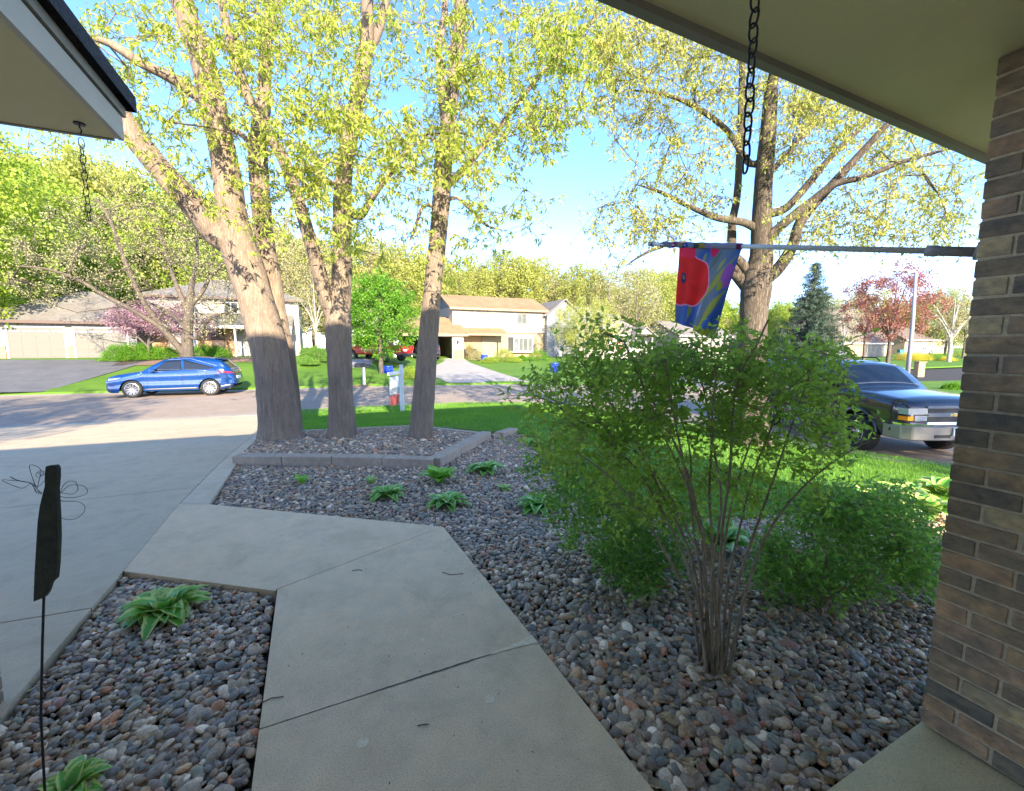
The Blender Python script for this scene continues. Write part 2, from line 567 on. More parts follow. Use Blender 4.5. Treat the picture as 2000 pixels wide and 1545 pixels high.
# the drive is poured in panels with sawn joints: panels are parts
drive_base = drape('driveway_base', drive_poly, -0.02, M['filler'], cell=1.0, hfun=hdrive, kind='structure', label='joint filler below the panels of the front driveway')
drive_base.name = 'driveway'
def clip_half(poly, p, n):
    out = []
    k = len(poly)
    for i in range(k):
        a = Vector(poly[i]); b = Vector(poly[(i + 1) % k])
        da = (a - p).dot(n); db = (b - p).dot(n)
        if da >= 0: out.append(tuple(a))
        if (da >= 0) != (db >= 0): out.append(tuple(a + (b - a) * (da / (da - db))))
    return out
j1 = Vector(g2(372, 953)); j1d = (Vector(g2(0, 993)) - j1).normalized()
j2 = Vector(g2(155, 1192)); j2d = (Vector(g2(0, 1217)) - j2).normalized()
nj = Vector((-j1d.y, j1d.x));  nj = nj if nj.y > 0 else -nj
nj2 = Vector((-j2d.y, j2d.x)); nj2 = nj2 if nj2.y > 0 else -nj2
gap = 0.006
mids = [j2 - nj2 * 4.0, j2, j1, j1 + nj * 3.2, j1 + nj * 6.0]
nrm = [nj2, nj2, nj, nj, nj]
cut_x = EB.xy
for i in range(len(mids) + 1):
    pl = list(drive_poly)
    if i > 0: pl = clip_half(pl, mids[i - 1] + nrm[i - 1] * gap, nrm[i - 1])
    if i < len(mids): pl = clip_half(pl, mids[i] - nrm[i] * gap, -nrm[i])
    # lengthwise joints every 4.2 m
    for k in range(5):
        q = pl
        base = dB - cut_x * 0.0
        if k < 4: q = clip_half(q, base - cut_x * (4.2 * (k + 1)) + cut_x * gap, cut_x)
        if k > 0: q = clip_half(q, base - cut_x * (4.2 * k) - cut_x * gap, -cut_x)
        if len(q) >= 3:
            A_ = 0.5 * abs(sum(q[t][0] * q[(t + 1) % len(q)][1] - q[(t + 1) % len(q)][0] * q[t][1] for t in range(len(q))))
            if A_ > 0.15: drape('concrete_panel', q, 0.0, M['drive'], cell=1.0, hfun=hdrive, parent=drive_base, thick=0.12)

# border strip beside the drive, towards the pebbles
sA = Vector(g2(408, 985)); sB = Vector(g2(462, 905)); sC = Vector(g2(512, 846))
s_end = hit_line(sA, (sC - sA).normalized(), NEAR)
strip_poly = [tuple(dA + cut_x * 0.008), tuple(drs + cut_x * 0.008), tuple(s_end), tuple(sC), tuple(sB), tuple(sA)]
walk = thing('walkway', 'concrete walk of large angled slabs leading from the porch to the drive', 'walkway')
del walk['category']; walk['kind'] = 'structure'
# the walk slabs: each a part, 10 cm thick with a cracked joint
w1 = [g2(350, 984), g2(408, 985), g2(866, 1029), g2(541, 1151), g2(538, 1155), g2(240, 1116)]
w2 = [g2(541, 1151), g2(866, 1029), g2(1046, 1250), g2(505, 1425)]
eR = (Vector(g2(1275, 1545)) - Vector(g2(866, 1029))).normalized()
eL = (Vector(g2(490, 1545)) - Vector(g2(541, 1151))).normalized()
b1 = Vector(g2(1275, 1545)); b0 = Vector(g2(490, 1545))
# bottom right porch slab corner
pS = Vector(g2(1620, 1543)); pT = Vector(g2(1800, 1412))
porch_dir = (pT - pS).normalized()
w3 = [g2(505, 1425), g2(1046, 1250), tuple(b1 + eR * 0.75), tuple(b0 + eL * 1.4)]
def inset(poly, g=0.004):
    k = len(poly); out = []
    c = Vector((sum(p[0] for p in poly) / k, sum(p[1] for p in poly) / k))
    for p in poly:
        d = (c - Vector(p)); out.append(tuple(Vector(p) + d.normalized() * g))
    return out
z0f = lambda P: np.zeros(len(np.atleast_2d(P)))
hwalk = lambda P: hgt(P)
for pl, mt in ((w1, 'walk'), (w2, 'walk'), (w3, 'walk')):
    drape('slab', inset(pl), 0.0, M[mt], cell=0.5, hfun=hwalk, parent=walk, thick=0.13)
drape('border_slab', inset(strip_poly, 0.003), 0.0, M['strip'], cell=0.5, hfun=hdrive, parent=walk, thick=0.13)
fl = w1[:2] + [w1[2], w2[2], w3[2], w3[3], w1[5]]
drape('joint_filler', [w1[0], w1[1], w1[2], w2[2], w3[2], w3[3], w1[3], w1[5]], -0.014, M['filler'], cell=0.5, hfun=hwalk, parent=walk)
# hairline crack repair: pale mortar patch along the lower joint
c0 = Vector(g2(505, 1425)); c1 = Vector(g2(1046, 1250))
M['mortar_patch'] = flat('patch_mortar', (0.80, 0.62, 0.40), rough=0.9, noise=0.15, nscale=60, bump=0.6)
mp = MB(); pts = []
for i in range(17):
    t = 0.80 + 0.2 * i / 16; p = c0.lerp(c1, t); wd = 0.008 + 0.032 * ((i / 16) ** 1.5) + rnd.uniform(-.004, .004)
    n = Vector((-(c1 - c0).normalized().y, (c1 - c0).normalized().x)); pts.append((p + n * wd, p - n * wd * 0.7))
for i in range(16):
    a, b = pts[i]; c, d = pts[i + 1]
    zz = 0.0025
    mp.quad((a.x, a.y, zz + h1(a.x, a.y)), (b.x, b.y, zz + h1(b.x, b.y)), (d.x, d.y, zz + h1(d.x, d.y)), (c.x, c.y, zz + h1(c.x, c.y)))
mp.build('mortar_patch', M['mortar_patch'], walk)
# ragged edge of the open part of the crack
M['crack'] = flat('crack_dark', (0.11, 0.10, 0.08), rough=1.0)
ck = MB(); prev = None
n = Vector((-(c1 - c0).normalized().y, (c1 - c0).normalized().x))
for i in range(61):
    t = i / 60 * 0.86; p = c0.lerp(c1, t) + n * rnd.uniform(-.0022, .0022)
    wd = 0.0016 + 0.005 * max(0, math.sin((t - 0.3) / 0.55 * math.pi) if 0.3 < t < 0.85 else 0) * rnd.uniform(0.6, 1.1)
    cur = (p + n * wd, p - n * wd)
    if prev:
        a, b = prev; c, d = cur; zz = 0.0015
        ck.quad((a.x, a.y, zz + h1(*a)), (b.x, b.y, zz + h1(*b)), (d.x, d.y, zz + h1(*d)), (c.x, c.y, zz + h1(*c)))
    prev = cur
ck.build('crack', M['crack'], walk)

for (u, v, r_) in ((957, 1367, .024), (708, 1452, .024), (825, 1250, .012)):
    p = g2(u, v); pl = [(p[0] + r_ * math.cos(a) * rnd.uniform(.9, 1.1), p[1] + r_ * math.sin(a) * rnd.uniform(.9, 1.1)) for a in np.linspace(0, 2 * math.pi, 17)[:-1]]
    drape('mortar_plug', pl, 0.0012, M['mortar_patch'], cell=.5, parent=walk)
# porch floor slab at the lower right
pf = [tuple(pS - porch_dir * 1.2), tuple(pT), tuple(pT + porch_dir * 2.6), tuple(pT + porch_dir * 2.6 - EA.xy * 3.6), tuple(pS - porch_dir * 1.2 - EA.xy * 2.2)]
drape('porch_floor', pf, 0.006, concrete('porch_concrete', (0.74, 0.58, 0.33), (0.80, 0.64, 0.39), stain=0.08), cell=1.0, kind='structure', thick=0.15, label='smooth tan porch floor slab under the brick column')

# ------------------------------------------------------------------ lawns
lawn_edge = [g2(1003, 842), g2(1035, 852), g2(1062, 885), g2(1085, 935), g2(1180, 1000), g2(1330, 1008), g2(1480, 1005), g2(1600, 985), g2(1750, 985), g2(1860, 975)]
a_lawn0 = arc_at(NEAR, s_end)
lk = along(NEAR, a_lawn0, 1e6)
tb = [g2(512, 846), g2(690, 840), g2(800, 834), g2(950, 841)]
lawn_poly = [tuple(s_end)] + lk[1:-1] + [(26, -14), (26, -30), (9.0, -12), (7.4, 0.5), (5.2, 3.9)] + lawn_edge[::-1] + tb[::-1]
lawn_o = drape('lawn', lawn_poly, 0.0, M['lawn'], cell=0.75, kind='structure', thick=0.12, label='green front lawn sloping to the street')
# far lawns
fl_poly = FAR + [(4, 31.5), (16, 33), (32, 37.5), (60, 47), (200, 92), (400, 200), (400, 600), (-500, 600), (-500, -60), (-90, -20)]
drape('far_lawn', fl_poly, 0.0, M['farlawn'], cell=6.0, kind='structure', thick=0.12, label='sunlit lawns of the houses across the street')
isl = [(13.2, 22.6), (18.5, 18.7), (30, 9.7), (60, -4), (90, 35), (60, 34.7), (22, 25.8)]
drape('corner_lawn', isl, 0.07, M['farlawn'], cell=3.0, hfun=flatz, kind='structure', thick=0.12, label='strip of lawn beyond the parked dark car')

# grass blades on the near lawn
def grass_blades(name, poly, n, h, w, parent=None):
    xs = [p[0] for p in poly]; ys = [p[1] for p in poly]
    P = np.column_stack([R.uniform(min(xs), max(xs), n * 3), R.uniform(min(ys), max(ys), n * 3)])
    P = P[inside(P, poly)][:n]
    k = len(P); z = hgt(P)
    ang = R.uniform(0, 2 * np.pi, k); hh = h * R.uniform(0.6, 1.3, k)
    d = np.column_stack([np.cos(ang), np.sin(ang)]) * w
    lean = R.normal(0, 0.35, (k, 2)) * hh[:, None]
    A = np.column_stack([P - d, z - 0.005]); B = np.column_stack([P + d, z - 0.005]); C = np.column_stack([P + lean, z + hh])
    V = np.stack([A, B, C], 1).reshape(-1, 3)
    o = obj(name, mesh_np(name, V, np.arange(3 * k).reshape(-1, 3), M['blade']), parent)
    return o
vis = [p for p in lawn_poly]
vis_poly = [tuple(s_end)] + [p for p in lk[1:-1] if p[1] > 2] + [(10, 4.8), (8.5, 3.2), (5.6, 4.4)] + lawn_edge[::-1] + tb[::-1]
gb = grass_blades('grass', vis_poly, 170000, 0.045, 0.0045)
tag(gb, 'short green blades of grass on the front lawn', 'grass', kind='stuff')

# drives across the street
drive1 = [g2(82, 771), g2(240, 722), g2(290, 706)]
d1 = [tuple(p) for p in drive1] + [tuple(g2(285, 703.5)), tuple(g2(-40, 703.5)), (-52, 22), (-60, 9.8), (-40, 15.0)]
drape('neighbour_drive', d1, 0.03, M['asphalt'], cell=2.0, kind='structure', label='dark asphalt drive up to the double garage on the left')
d2 = [g2(878, 752), g2(852, 738), g2(800, 722), g2(690, 719), g2(650, 712), g2(690, 702.5), g2(850, 702), g2(908, 702), g2(920, 710), g2(970, 727), g2(1036, 750)]
drape('pale_drive', d2, 0.03, M['driveway2'], cell=2.0, kind='structure', label='pale concrete drive up to the tan house and the red pickup')
# ------------------------------------------------------------------ pebbles
def vc_mat(name, rough=0.6, bump=0.3, scale=90.0, objrand=None):
    m, nt, b = new_mat(name)
    a = N(nt, 'ShaderNodeAttribute', attribute_name='tint')
    geo = N(nt, 'ShaderNodeNewGeometry')
    nz = N(nt, 'ShaderNodeTexNoise', Scale=scale, Detail=5.0)
    nt.links.new(geo.outputs['Position'], nz.inputs['Vector'])
    r = ramp(nt, [(0.3, [0.72] * 3), (0.7, [1.2] * 3)])
    nt.links.new(nz.outputs['Fac'], r.inputs[0])
    mx = N(nt, 'ShaderNodeMixRGB', blend_type='MULTIPLY'); mx.inputs[0].default_value = 1
    if objrand:
        oi = N(nt, 'ShaderNodeObjectInfo'); rr = ramp(nt, objrand, 'CONSTANT')
        nt.links.new(oi.outputs['Random'], rr.inputs[0]); nt.links.new(rr.outputs[0], mx.inputs[1])
    else:
        nt.links.new(a.outputs['Color'], mx.inputs[1])
    nt.links.new(r.outputs[0], mx.inputs[2]); nt.links.new(mx.outputs[0], b.inputs['Base Color'])
    b.inputs['Roughness'].default_value = rough
    bp = N(nt, 'ShaderNodeBump', Strength=bump, Distance=0.003)
    nt.links.new(nz.outputs['Fac'], bp.inputs['Height']); nt.links.new(bp.outputs[0], b.inputs['Normal'])
    return m
PAL = [(0.21, 0.20, 0.195), (0.27, 0.255, 0.235), (0.15, 0.15, 0.16), (0.32, 0.295, 0.25), (0.38, 0.34, 0.28), (0.23, 0.20, 0.165),
       (0.14, 0.165, 0.18), (0.19, 0.225, 0.21), (0.45, 0.43, 0.39), (0.42, 0.24, 0.155), (0.36, 0.28, 0.19), (0.58, 0.56, 0.52), (0.26, 0.165, 0.15), (0.75, 0.73, 0.70)]
PW = np.array([15, 14, 12, 11, 7, 9, 8, 5, 6, 3, 4, 3, 3, .7]); PW = PW / PW.sum()
M['pebble'] = vc_mat('pebble_stone', rough=0.55)
stops = []; acc = 0
for c, w in zip(PAL, PW): stops.append((acc, (c[0] * 1.65, c[1] * 1.25, c[2] * 0.92))); acc += w
M['pebble_one'] = vc_mat('pebble_stone_single', rough=0.55, objrand=stops)
def ico(sub):
    bm = bmesh.new(); bmesh.ops.create_icosphere(bm, subdivisions=sub, radius=1.0)
    V = np.array([v.co[:] for v in bm.verts]); Fc = np.array([[v.index for v in f.verts] for f in bm.faces]); bm.free()
    return V, Fc
ICO = {1: ico(1), 2: ico(2)}
def rot_mats(k, tilt=0.35):
    a = R.uniform(0, 2 * np.pi, k); tx = R.normal(0, tilt, k); ty = R.normal(0, tilt, k)
    ca, sa = np.cos(a), np.sin(a); cx, sx = np.cos(tx), np.sin(tx); cy, sy = np.cos(ty), np.sin(ty)
    Z = np.zeros(k); O = np.ones(k)
    Rz = np.stack([ca, -sa, Z, sa, ca, Z, Z, Z, O], 1).reshape(-1, 3, 3)
    Rx = np.stack([O, Z, Z, Z, cx, -sx, Z, sx, cx], 1).reshape(-1, 3, 3)
    Ry = np.stack([cy, Z, sy, Z, O, Z, -sy, Z, cy], 1).reshape(-1, 3, 3)
    return Rx @ Ry @ Rz
def pebble_bed(name, poly, pitch, near_r, zbase, label, keep_r=None, single=200, hf=hgt):
    bed = drape(name, poly, zbase - 0.03, M['soil'], cell=1.0, kind='structure', label=label, hfun=hf)
    xs = [p[0] for p in poly]; ys = [p[1] for p in poly]
    gx = np.arange(min(xs), max(xs), pitch); gy = np.arange(min(ys), max(ys), pitch * 0.87)
    X, Y = np.meshgrid(gx, gy); X = X + (np.arange(len(gy)) % 2)[:, None] * pitch / 2
    P = np.column_stack([X.ravel(), Y.ravel()])
    P = P[inside(P, poly)]
    P2 = P + R.normal(0, pitch * 0.3, P.shape)
    L2 = P[R.rand(len(P)) < np.where(np.hypot(P[:, 0], P[:, 1]) < 4.0, 0.8, 0.22)]; L2 = L2 + R.uniform(-0.5, 0.5, L2.shape) * pitch
    PP = np.vstack([P2, L2]); top = np.concatenate([np.zeros(len(P2)), np.ones(len(L2))])
    ok = inside(PP, poly); PP = PP[ok]; top = top[ok]
    ed = seg_dist(PP, poly, closed=True)
    ok = (ed > 0.012); PP = PP[ok]; top = top[ok]; ed = ed[ok]
    z = hf(PP) + zbase + top * pitch * 0.42
    k = len(PP)
    sz = pitch * R.lognormal(-0.58, 0.26, k)
    sz = np.minimum(sz, ed + 0.006)
    S = np.column_stack([sz * R.uniform(1.0, 1.5, k), sz * R.uniform(0.75, 1.1, k), sz * R.uniform(0.40, 0.75, k)])
    col = np.array([1.65, 1.25, 0.92]) * np.array(PAL)[R.choice(len(PAL), k, p=PW)] * R.uniform(0.8, 1.25, (k, 1))
    rm = rot_mats(k)
    dist = np.hypot(PP[:, 0], PP[:, 1])
    cen = np.column_stack([PP, z])
    # the largest-looking ones are stones of their own
    look = (S[:, 0] + S[:, 1]) / dist * (top > 0.5)
    order = np.argsort(-look)
    lone = order[:single]
    rest = np.setdiff1d(np.arange(k), lone)
    shapes = []
    V0, F0 = ICO[2]
    for q in range(6):
        V = V0 * (1 + 0.12 * np.sin(V0 @ R.normal(0, 1.6, (3, 3)) + q).sum(1, keepdims=True) / 1.6)
        shapes.append(mesh_np('pebble', V, F0, M['pebble_one'], smooth=True))
    for i in lone:
        o = bpy.data.objects.new('pebble', shapes[i % 6])
        mt = Matrix(rm[i].tolist()).to_4x4() @ Matrix.Diagonal((*S[i], 1))
        mt.translation = cen[i]
        o.matrix_world = mt
        COL.objects.link(o); o.parent = bed
    def bake(idx, sub, nm):
        if len(idx) == 0: return
        V0, F0 = ICO[sub]
        nv = len(V0)
        wob = 1 + 0.14 * np.sin((V0 @ R.normal(0, 1.5, (3, 5)))[None, :, :] * 1.0 + R.uniform(0, 6, (len(idx), 1, 5))).sum(2, keepdims=True) / 2.2
        V = (V0[None] * wob) * S[idx][:, None, :]
        V = np.einsum('kij,kvj->kvi', rm[idx], V) + cen[idx][:, None, :]
        Fc = (F0[None] + (np.arange(len(idx)) * nv)[:, None, None]).reshape(-1, 3)
        cc = np.repeat(col[idx], nv, 0)
        o = obj(nm, mesh_np(nm, V.reshape(-1, 3), Fc, M['pebble'], smooth=True, cols=cc), bed); o['kind'] = 'stuff'
    nearm = dist[rest] < near_r
    bake(rest[nearm], 2, 'pebbles')
    bake(rest[~nearm], 1, 'pebbles')
    return bed

# left bed between porch, drive and walk
lb = [tuple(dB + Vector((0.012, -0.012))), g2(396, 1134), g2(535, 1157), tuple(Vector(g2(505, 1425)) + Vector((-0.006, 0))), tuple(b0 + eL * 1.2), (-1.75, 0.75), (-2.15, 1.5), (dC.x + 0.02, dC.y - 0.02)]
pebble_bed('left_pebble_bed', lb, 0.032, 2.35, -0.042, 'small bed of river pebbles between driveway and walk', single=290)

# timber edged bed and the large right bed
tA = Vector(g2(462, 902)); tB = Vector(g2(848, 908)); tC = Vector(g2(950, 852)); tD = Vector(g2(800, 838)); tE = Vector(g2(690, 843)); tF = Vector(g2(515, 851)); tG = Vector(g2(1003, 842)); tH = Vector(g2(962, 851))
def hbed(P):
    return hgt(P) + 0.05
inner = [tuple(tA), tuple(tB), tuple(tC), tuple(tD), tuple(tE), tuple(tF)]
pebble_bed('raised_pebble_bed', inner, 0.043, 0.0, -0.02, 'raised bed of grey pebbles round the three large trunks, inside the block edging', single=160, hf=hbed)
rb = [tuple(Vector(g2(411, 986))), tuple(Vector(g2(865, 1031))), tuple(Vector(g2(1047, 1252))), tuple(b1 + eR * 0.7), tuple(pS - porch_dir * 1.0), tuple(pS), tuple(pT), tuple(pT + porch_dir * 2.0), (6.2, 4.4)] + [tuple(p) for p in lawn_edge[::-1]] + [tuple(tC), tuple(tB), tuple(tA)]
pebble_bed('right_pebble_bed', rb, 0.0345, 2.4, -0.042, 'long bed of river pebbles from the porch to the tree bed', single=290)

# ------------------------------------------------------------------ block edging
M['block'] = concrete('edging_block', (0.42, 0.32, 0.23), (0.52, 0.40, 0.295), stain=0.25, scale=3)
edging = thing('block_edging', 'low grey block edging round the raised bed of the three large trees', 'garden edging', (0, 0, 0))
def blocks(a, b, w=0.19, hgh=0.16, ln=0.62, lift=0.0, name='block'):
    L = (b - a).length; n = max(1, round(L / ln)); d = (b - a).normalized(); nn = Vector((-d.y, d.x))
    for i in range(n):
        p = a + d * (L * i / n + 0.004); q = a + d * (L * (i + 1) / n - 0.004)
        j = rnd.uniform(-.006, .006)
        mb = MB()
        zc0 = h1(p.x, p.y) + lift; zc1 = h1(q.x, q.y) + lift
        pts = [p - nn * w / 2, q - nn * w / 2, q + nn * w / 2, p + nn * w / 2]
        zs = [zc0, zc1, zc1, zc0]
        n0 = len(mb.v)
        for pt, z in zip(pts, zs): mb.v.append((pt.x + nn.x * j, pt.y + nn.y * j, z - 0.08))
        for pt, z in zip(pts, zs): mb.v.append((pt.x + nn.x * j, pt.y + nn.y * j, z + hgh - 0.06))
        mb.f += [(0, 3, 2, 1), (4, 5, 6, 7), (0, 1, 5, 4), (1, 2, 6, 5), (2, 3, 7, 6), (3, 0, 4, 7)]
        mb.build(name, M['block'], edging, bevel=0.008)
blocks(tA, tB, ln=0.8); blocks(tB, tC, ln=0.75); blocks(tE, tD, w=0.14, hgh=.13, ln=.6); blocks(tF, tE, w=0.14, hgh=.13, ln=.6); blocks(tD, tC, w=0.14, hgh=.12, ln=.6)
blocks(tC + Vector((.1, 0)), tH + Vector((0.12, 0.02)), w=0.14, hgh=.1); blocks(tH + Vector((0.12, 0.02)), tG, w=0.2, hgh=.13)

# ------------------------------------------------------------------ our house: brick column, eaves, chains
M['mortar'] = flat('grey_mortar', (0.64, 0.50, 0.33), rough=0.95, noise=0.2, nscale=40, bump=0.8, bscale=200)
bst = [(0.0, (0.40, 0.275, 0.165)), (0.16, (0.23, 0.18, 0.13)), (0.36, (0.45, 0.285, 0.17)), (0.5, (0.32, 0.23, 0.145)), (0.66, (0.50, 0.38, 0.22)), (0.80, (0.19, 0.16, 0.125)), (0.9, (0.40, 0.27, 0.18))]
def brick_mat():
    m, nt, b = new_mat('brick_face')
    oi = N(nt, 'ShaderNodeObjectInfo'); rr = ramp(nt, bst, 'CONSTANT'); nt.links.new(oi.outputs['Random'], rr.inputs[0])
    geo = N(nt, 'ShaderNodeNewGeometry')
    n1 = N(nt, 'ShaderNodeTexNoise', Scale=22.0, Detail=8.0, Roughness=0.7); n2 = N(nt, 'ShaderNodeTexNoise', Scale=7.0, Detail=3.0)
    mp_ = N(nt, 'ShaderNodeMapping'); mp_.inputs['Scale'].default_value = (1, 1, 1.6)
    nt.links.new(geo.outputs['Position'], mp_.inputs['Vector'])
    for n in (n1, n2): nt.links.new(mp_.outputs[0], n.inputs['Vector'])
    r1 = ramp(nt, [(0.28, [0.55] * 3), (0.5, [1.0] * 3), (0.75, [1.5, 1.45, 1.35])]); nt.links.new(n1.outputs['Fac'], r1.inputs[0])
    r2 = ramp(nt, [(0.35, (0.72, 0.74, 0.8)), (0.65, (1.25, 1.15, 1.0))]); nt.links.new(n2.outputs['Fac'], r2.inputs[0])
    a = N(nt, 'ShaderNodeMixRGB', blend_type='MULTIPLY'); a.inputs[0].default_value = 1
    c = N(nt, 'ShaderNodeMixRGB', blend_type='MULTIPLY'); c.inputs[0].default_value = 1
    nt.links.new(rr.outputs[0], a.inputs[1]); nt.links.new(r1.outputs[0], a.inputs[2])
    nt.links.new(a.outputs[0], c.inputs[1]); nt.links.new(r2.outputs[0], c.inputs[2]); nt.links.new(c.outputs[0], b.inputs['Base Color'])
    b.inputs['Roughness'].default_value = 0.9
    bp = N(nt, 'ShaderNodeBump', Strength=0.7, Distance=0.004); nt.links.new(n1.outputs['Fac'], bp.inputs['Height']); nt.links.new(bp.outputs[0], b.inputs['Normal'])
    return m
M['brick'] = brick_mat()
def brick_mesh(l, w, h, seed):
    r = random.Random(seed)
    bm = bmesh.new(); bmesh.ops.create_cube(bm, size=1.0)
    for v in bm.verts:
        v.co.x = v.co.x * l + r.uniform(-.0015, .0015); v.co.y = v.co.y * w + r.uniform(-.0015, .0015); v.co.z = v.co.z * h + r.uniform(-.0015, .0015)
    bmesh.ops.bevel(bm, geom=bm.edges[:], offset=0.003, segments=1, affect='EDGES')
    me = bpy.data.meshes.new('brick'); bm.to_mesh(me); bm.free(); me.materials.append(M['brick']); return me
def brick_pillar(label, corner_xy, ang, la, lb_, top, z0, cat='column', faces_only=None):
    """pillar whose far-left corner stands at corner_xy; la runs back (local -y), lb to the right (local +x)"""
    t = thing('brick_column', label, cat, (corner_xy[0], corner_xy[1], z0), ang)
    H = top - z0
    n = round(H / 0.0705); ch = H / n; bh = ch - 0.0105; bl = 0.2; bw = 0.095; g = 0.0105
    MB().box(0.005, lb_ - 0.005, -la + 0.005, -0.005, 0.0, H).build('mortar', M['mortar'], t)
    full = [brick_mesh(bl, bw, bh, s) for s in range(4)]
    sta = {}
    def put(cx, cy, cz, L, along_y):
        key = round(L, 4)
        if abs(L - bl) < 1e-4: me = full[rnd.randrange(4)]
        else:
            if key not in sta: sta[key] = [brick_mesh(L, bw, bh, 50 + s + int(key * 1000)) for s in range(2)]
            me = sta[key][rnd.randrange(2)]
        o = obj('brick', me, t, (cx + rnd.uniform(-.0015, .0015), cy + rnd.uniform(-.0015, .0015), cz + rnd.uniform(-.001, .001)))
        o.rotation_euler = (rnd.uniform(-.004, .004), rnd.uniform(-.004, .004), (math.pi / 2 if along_y else 0) + rnd.uniform(-.006, .006))
    for k in range(n):
        z = ch * (k + 0.5)
        # left face (x=0): bricks run along y; far face (y=0) along x
        if k % 2 == 0: y = 0.0; first_b = bw + g
        else: y = -(bw + g); first_b = 0.0
        while y > -la + 0.03:
            L = min(bl, y + la)
            put(bw / 2, y - L / 2, z, round(L, 3), True); y -= L + g
        x = first_b
        while x < lb_ - 0.03:
            L = min(bl, lb_ - x)
            put(x + L / 2, -bw / 2, z, round(L, 3), False); x += L + g
    return t
cx, cy = at_z(1800, 1412, 0.006).xy
brick_pillar('tall dark brown brick column holding up the porch roof at the right', (cx, cy), YAW, 0.63, 0.42, 2.64, 0.006)
gx_, gy_ = at_z(9, 1366, 0.0).xy
gcorner = Vector((gx_, gy_))
# garage corner pillar: its far RIGHT corner is at gcorner
lw = 0.62
bc2 = brick_pillar('brick corner of the garage at the left edge', tuple(gcorner - EB.xy * lw), YAW, 0.5, lw, 2.64, -0.02, cat='column')

M['soffit'] = flat('olive_soffit_paint', (0.80, 0.64, 0.35), rough=0.6, noise=0.05, nscale=2.0, bump=0.15, bscale=120)
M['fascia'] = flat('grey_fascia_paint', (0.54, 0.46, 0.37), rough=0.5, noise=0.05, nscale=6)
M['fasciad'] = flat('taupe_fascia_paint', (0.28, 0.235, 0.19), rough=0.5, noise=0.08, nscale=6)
M['shingle'] = flat('dark_shingle', (0.035, 0.038, 0.048), rough=0.9, noise=0.5, nscale=60, bump=0.8)
M['housewall'] = flat('tan_house_wall', (0.80, 0.76, 0.66), rough=0.8, noise=0.05)
M['blackmetal'] = flat('black_metal', (0.012, 0.011, 0.012), rough=0.45, spec=0.5)
home = thing('home', 'our own house, seen only as porch soffit and garage eave', 'house', (0, 0, 0), YAW)
# local frame: x = EB, y = EA
e1 = at_z(1500, 110, 2.64); 
def toAB(p): return (p.dot(EA), p.dot(EB))
pe0 = at_z(1257, 0, 2.64); pe1 = at_z(1920, 297, 2.64)
a0, b0_ = toAB(pe0); a1, b1_ = toAB(pe1)
def edgeA(b): return a0 + (a1 - a0) * (b - b0_) / (b1_ - b0_)
gE = at_z(232, 272, 2.64); gAa, gBb = toAB(gE)
gw_a, gw_b = toAB(Vector((gx_, gy_, 0)))
XR = 3.9
# porch soffit + roof
XL = 0.35
mb = MB()
mb.prism([(XL, edgeA(XL), 2.64), (XR, edgeA(XR), 2.64), (XR, -1.8, 2.64), (XL, -1.8, 2.64)], (0, 0, 0.05))
mb.build('soffit', M['soffit'], home)
dl = (Vector((XR, edgeA(XR))) - Vector((XL, edgeA(XL)))).normalized(); nl = Vector((-dl.y, dl.x))
def board(mbx, p, q, th, za, zb):
    d = (q - p).normalized(); nn = Vector((-d.y, d.x))
    mbx.prism([(p.x, p.y, za), (q.x, q.y, za), (q.x + nn.x * th, q.y + nn.y * th, za), (p.x + nn.x * th, p.y + nn.y * th, za)], (0, 0, zb - za))
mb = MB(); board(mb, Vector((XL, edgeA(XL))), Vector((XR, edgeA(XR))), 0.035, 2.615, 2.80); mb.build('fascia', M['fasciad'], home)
mb = MB(); mb.prism([(XL, edgeA(XL) + .06, 2.80), (XR, edgeA(XR) + .06, 2.80), (XR, -2.0, 4.1), (XL, -2.0, 4.1)], (0, 0, 0.04)); mb.build('porch_roof', M['shingle'], home)
# garage: soffit, fascia, roof, wall
GL = gBb - 7.4
gb_back = -7.2
mb = MB(); mb.prism([(GL, gAa, 2.64), (gBb, gAa, 2.64), (gBb, gb_back, 2.64), (GL, gb_back, 2.64)], (0, 0, 0.03)); mb.build('garage_soffit', M['soffit'], home)
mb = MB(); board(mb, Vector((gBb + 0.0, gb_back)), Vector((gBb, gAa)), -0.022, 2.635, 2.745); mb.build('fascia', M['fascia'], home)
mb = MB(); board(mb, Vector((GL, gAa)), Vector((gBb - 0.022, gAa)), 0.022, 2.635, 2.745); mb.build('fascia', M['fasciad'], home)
mb = MB(); board(mb, Vector((gBb + 0.002, gb_back)), Vector((gBb + 0.002, gAa + 0.02)), -0.03, 2.755, 2.80); mb.build('gutter_lip', M['fasciad'], home)
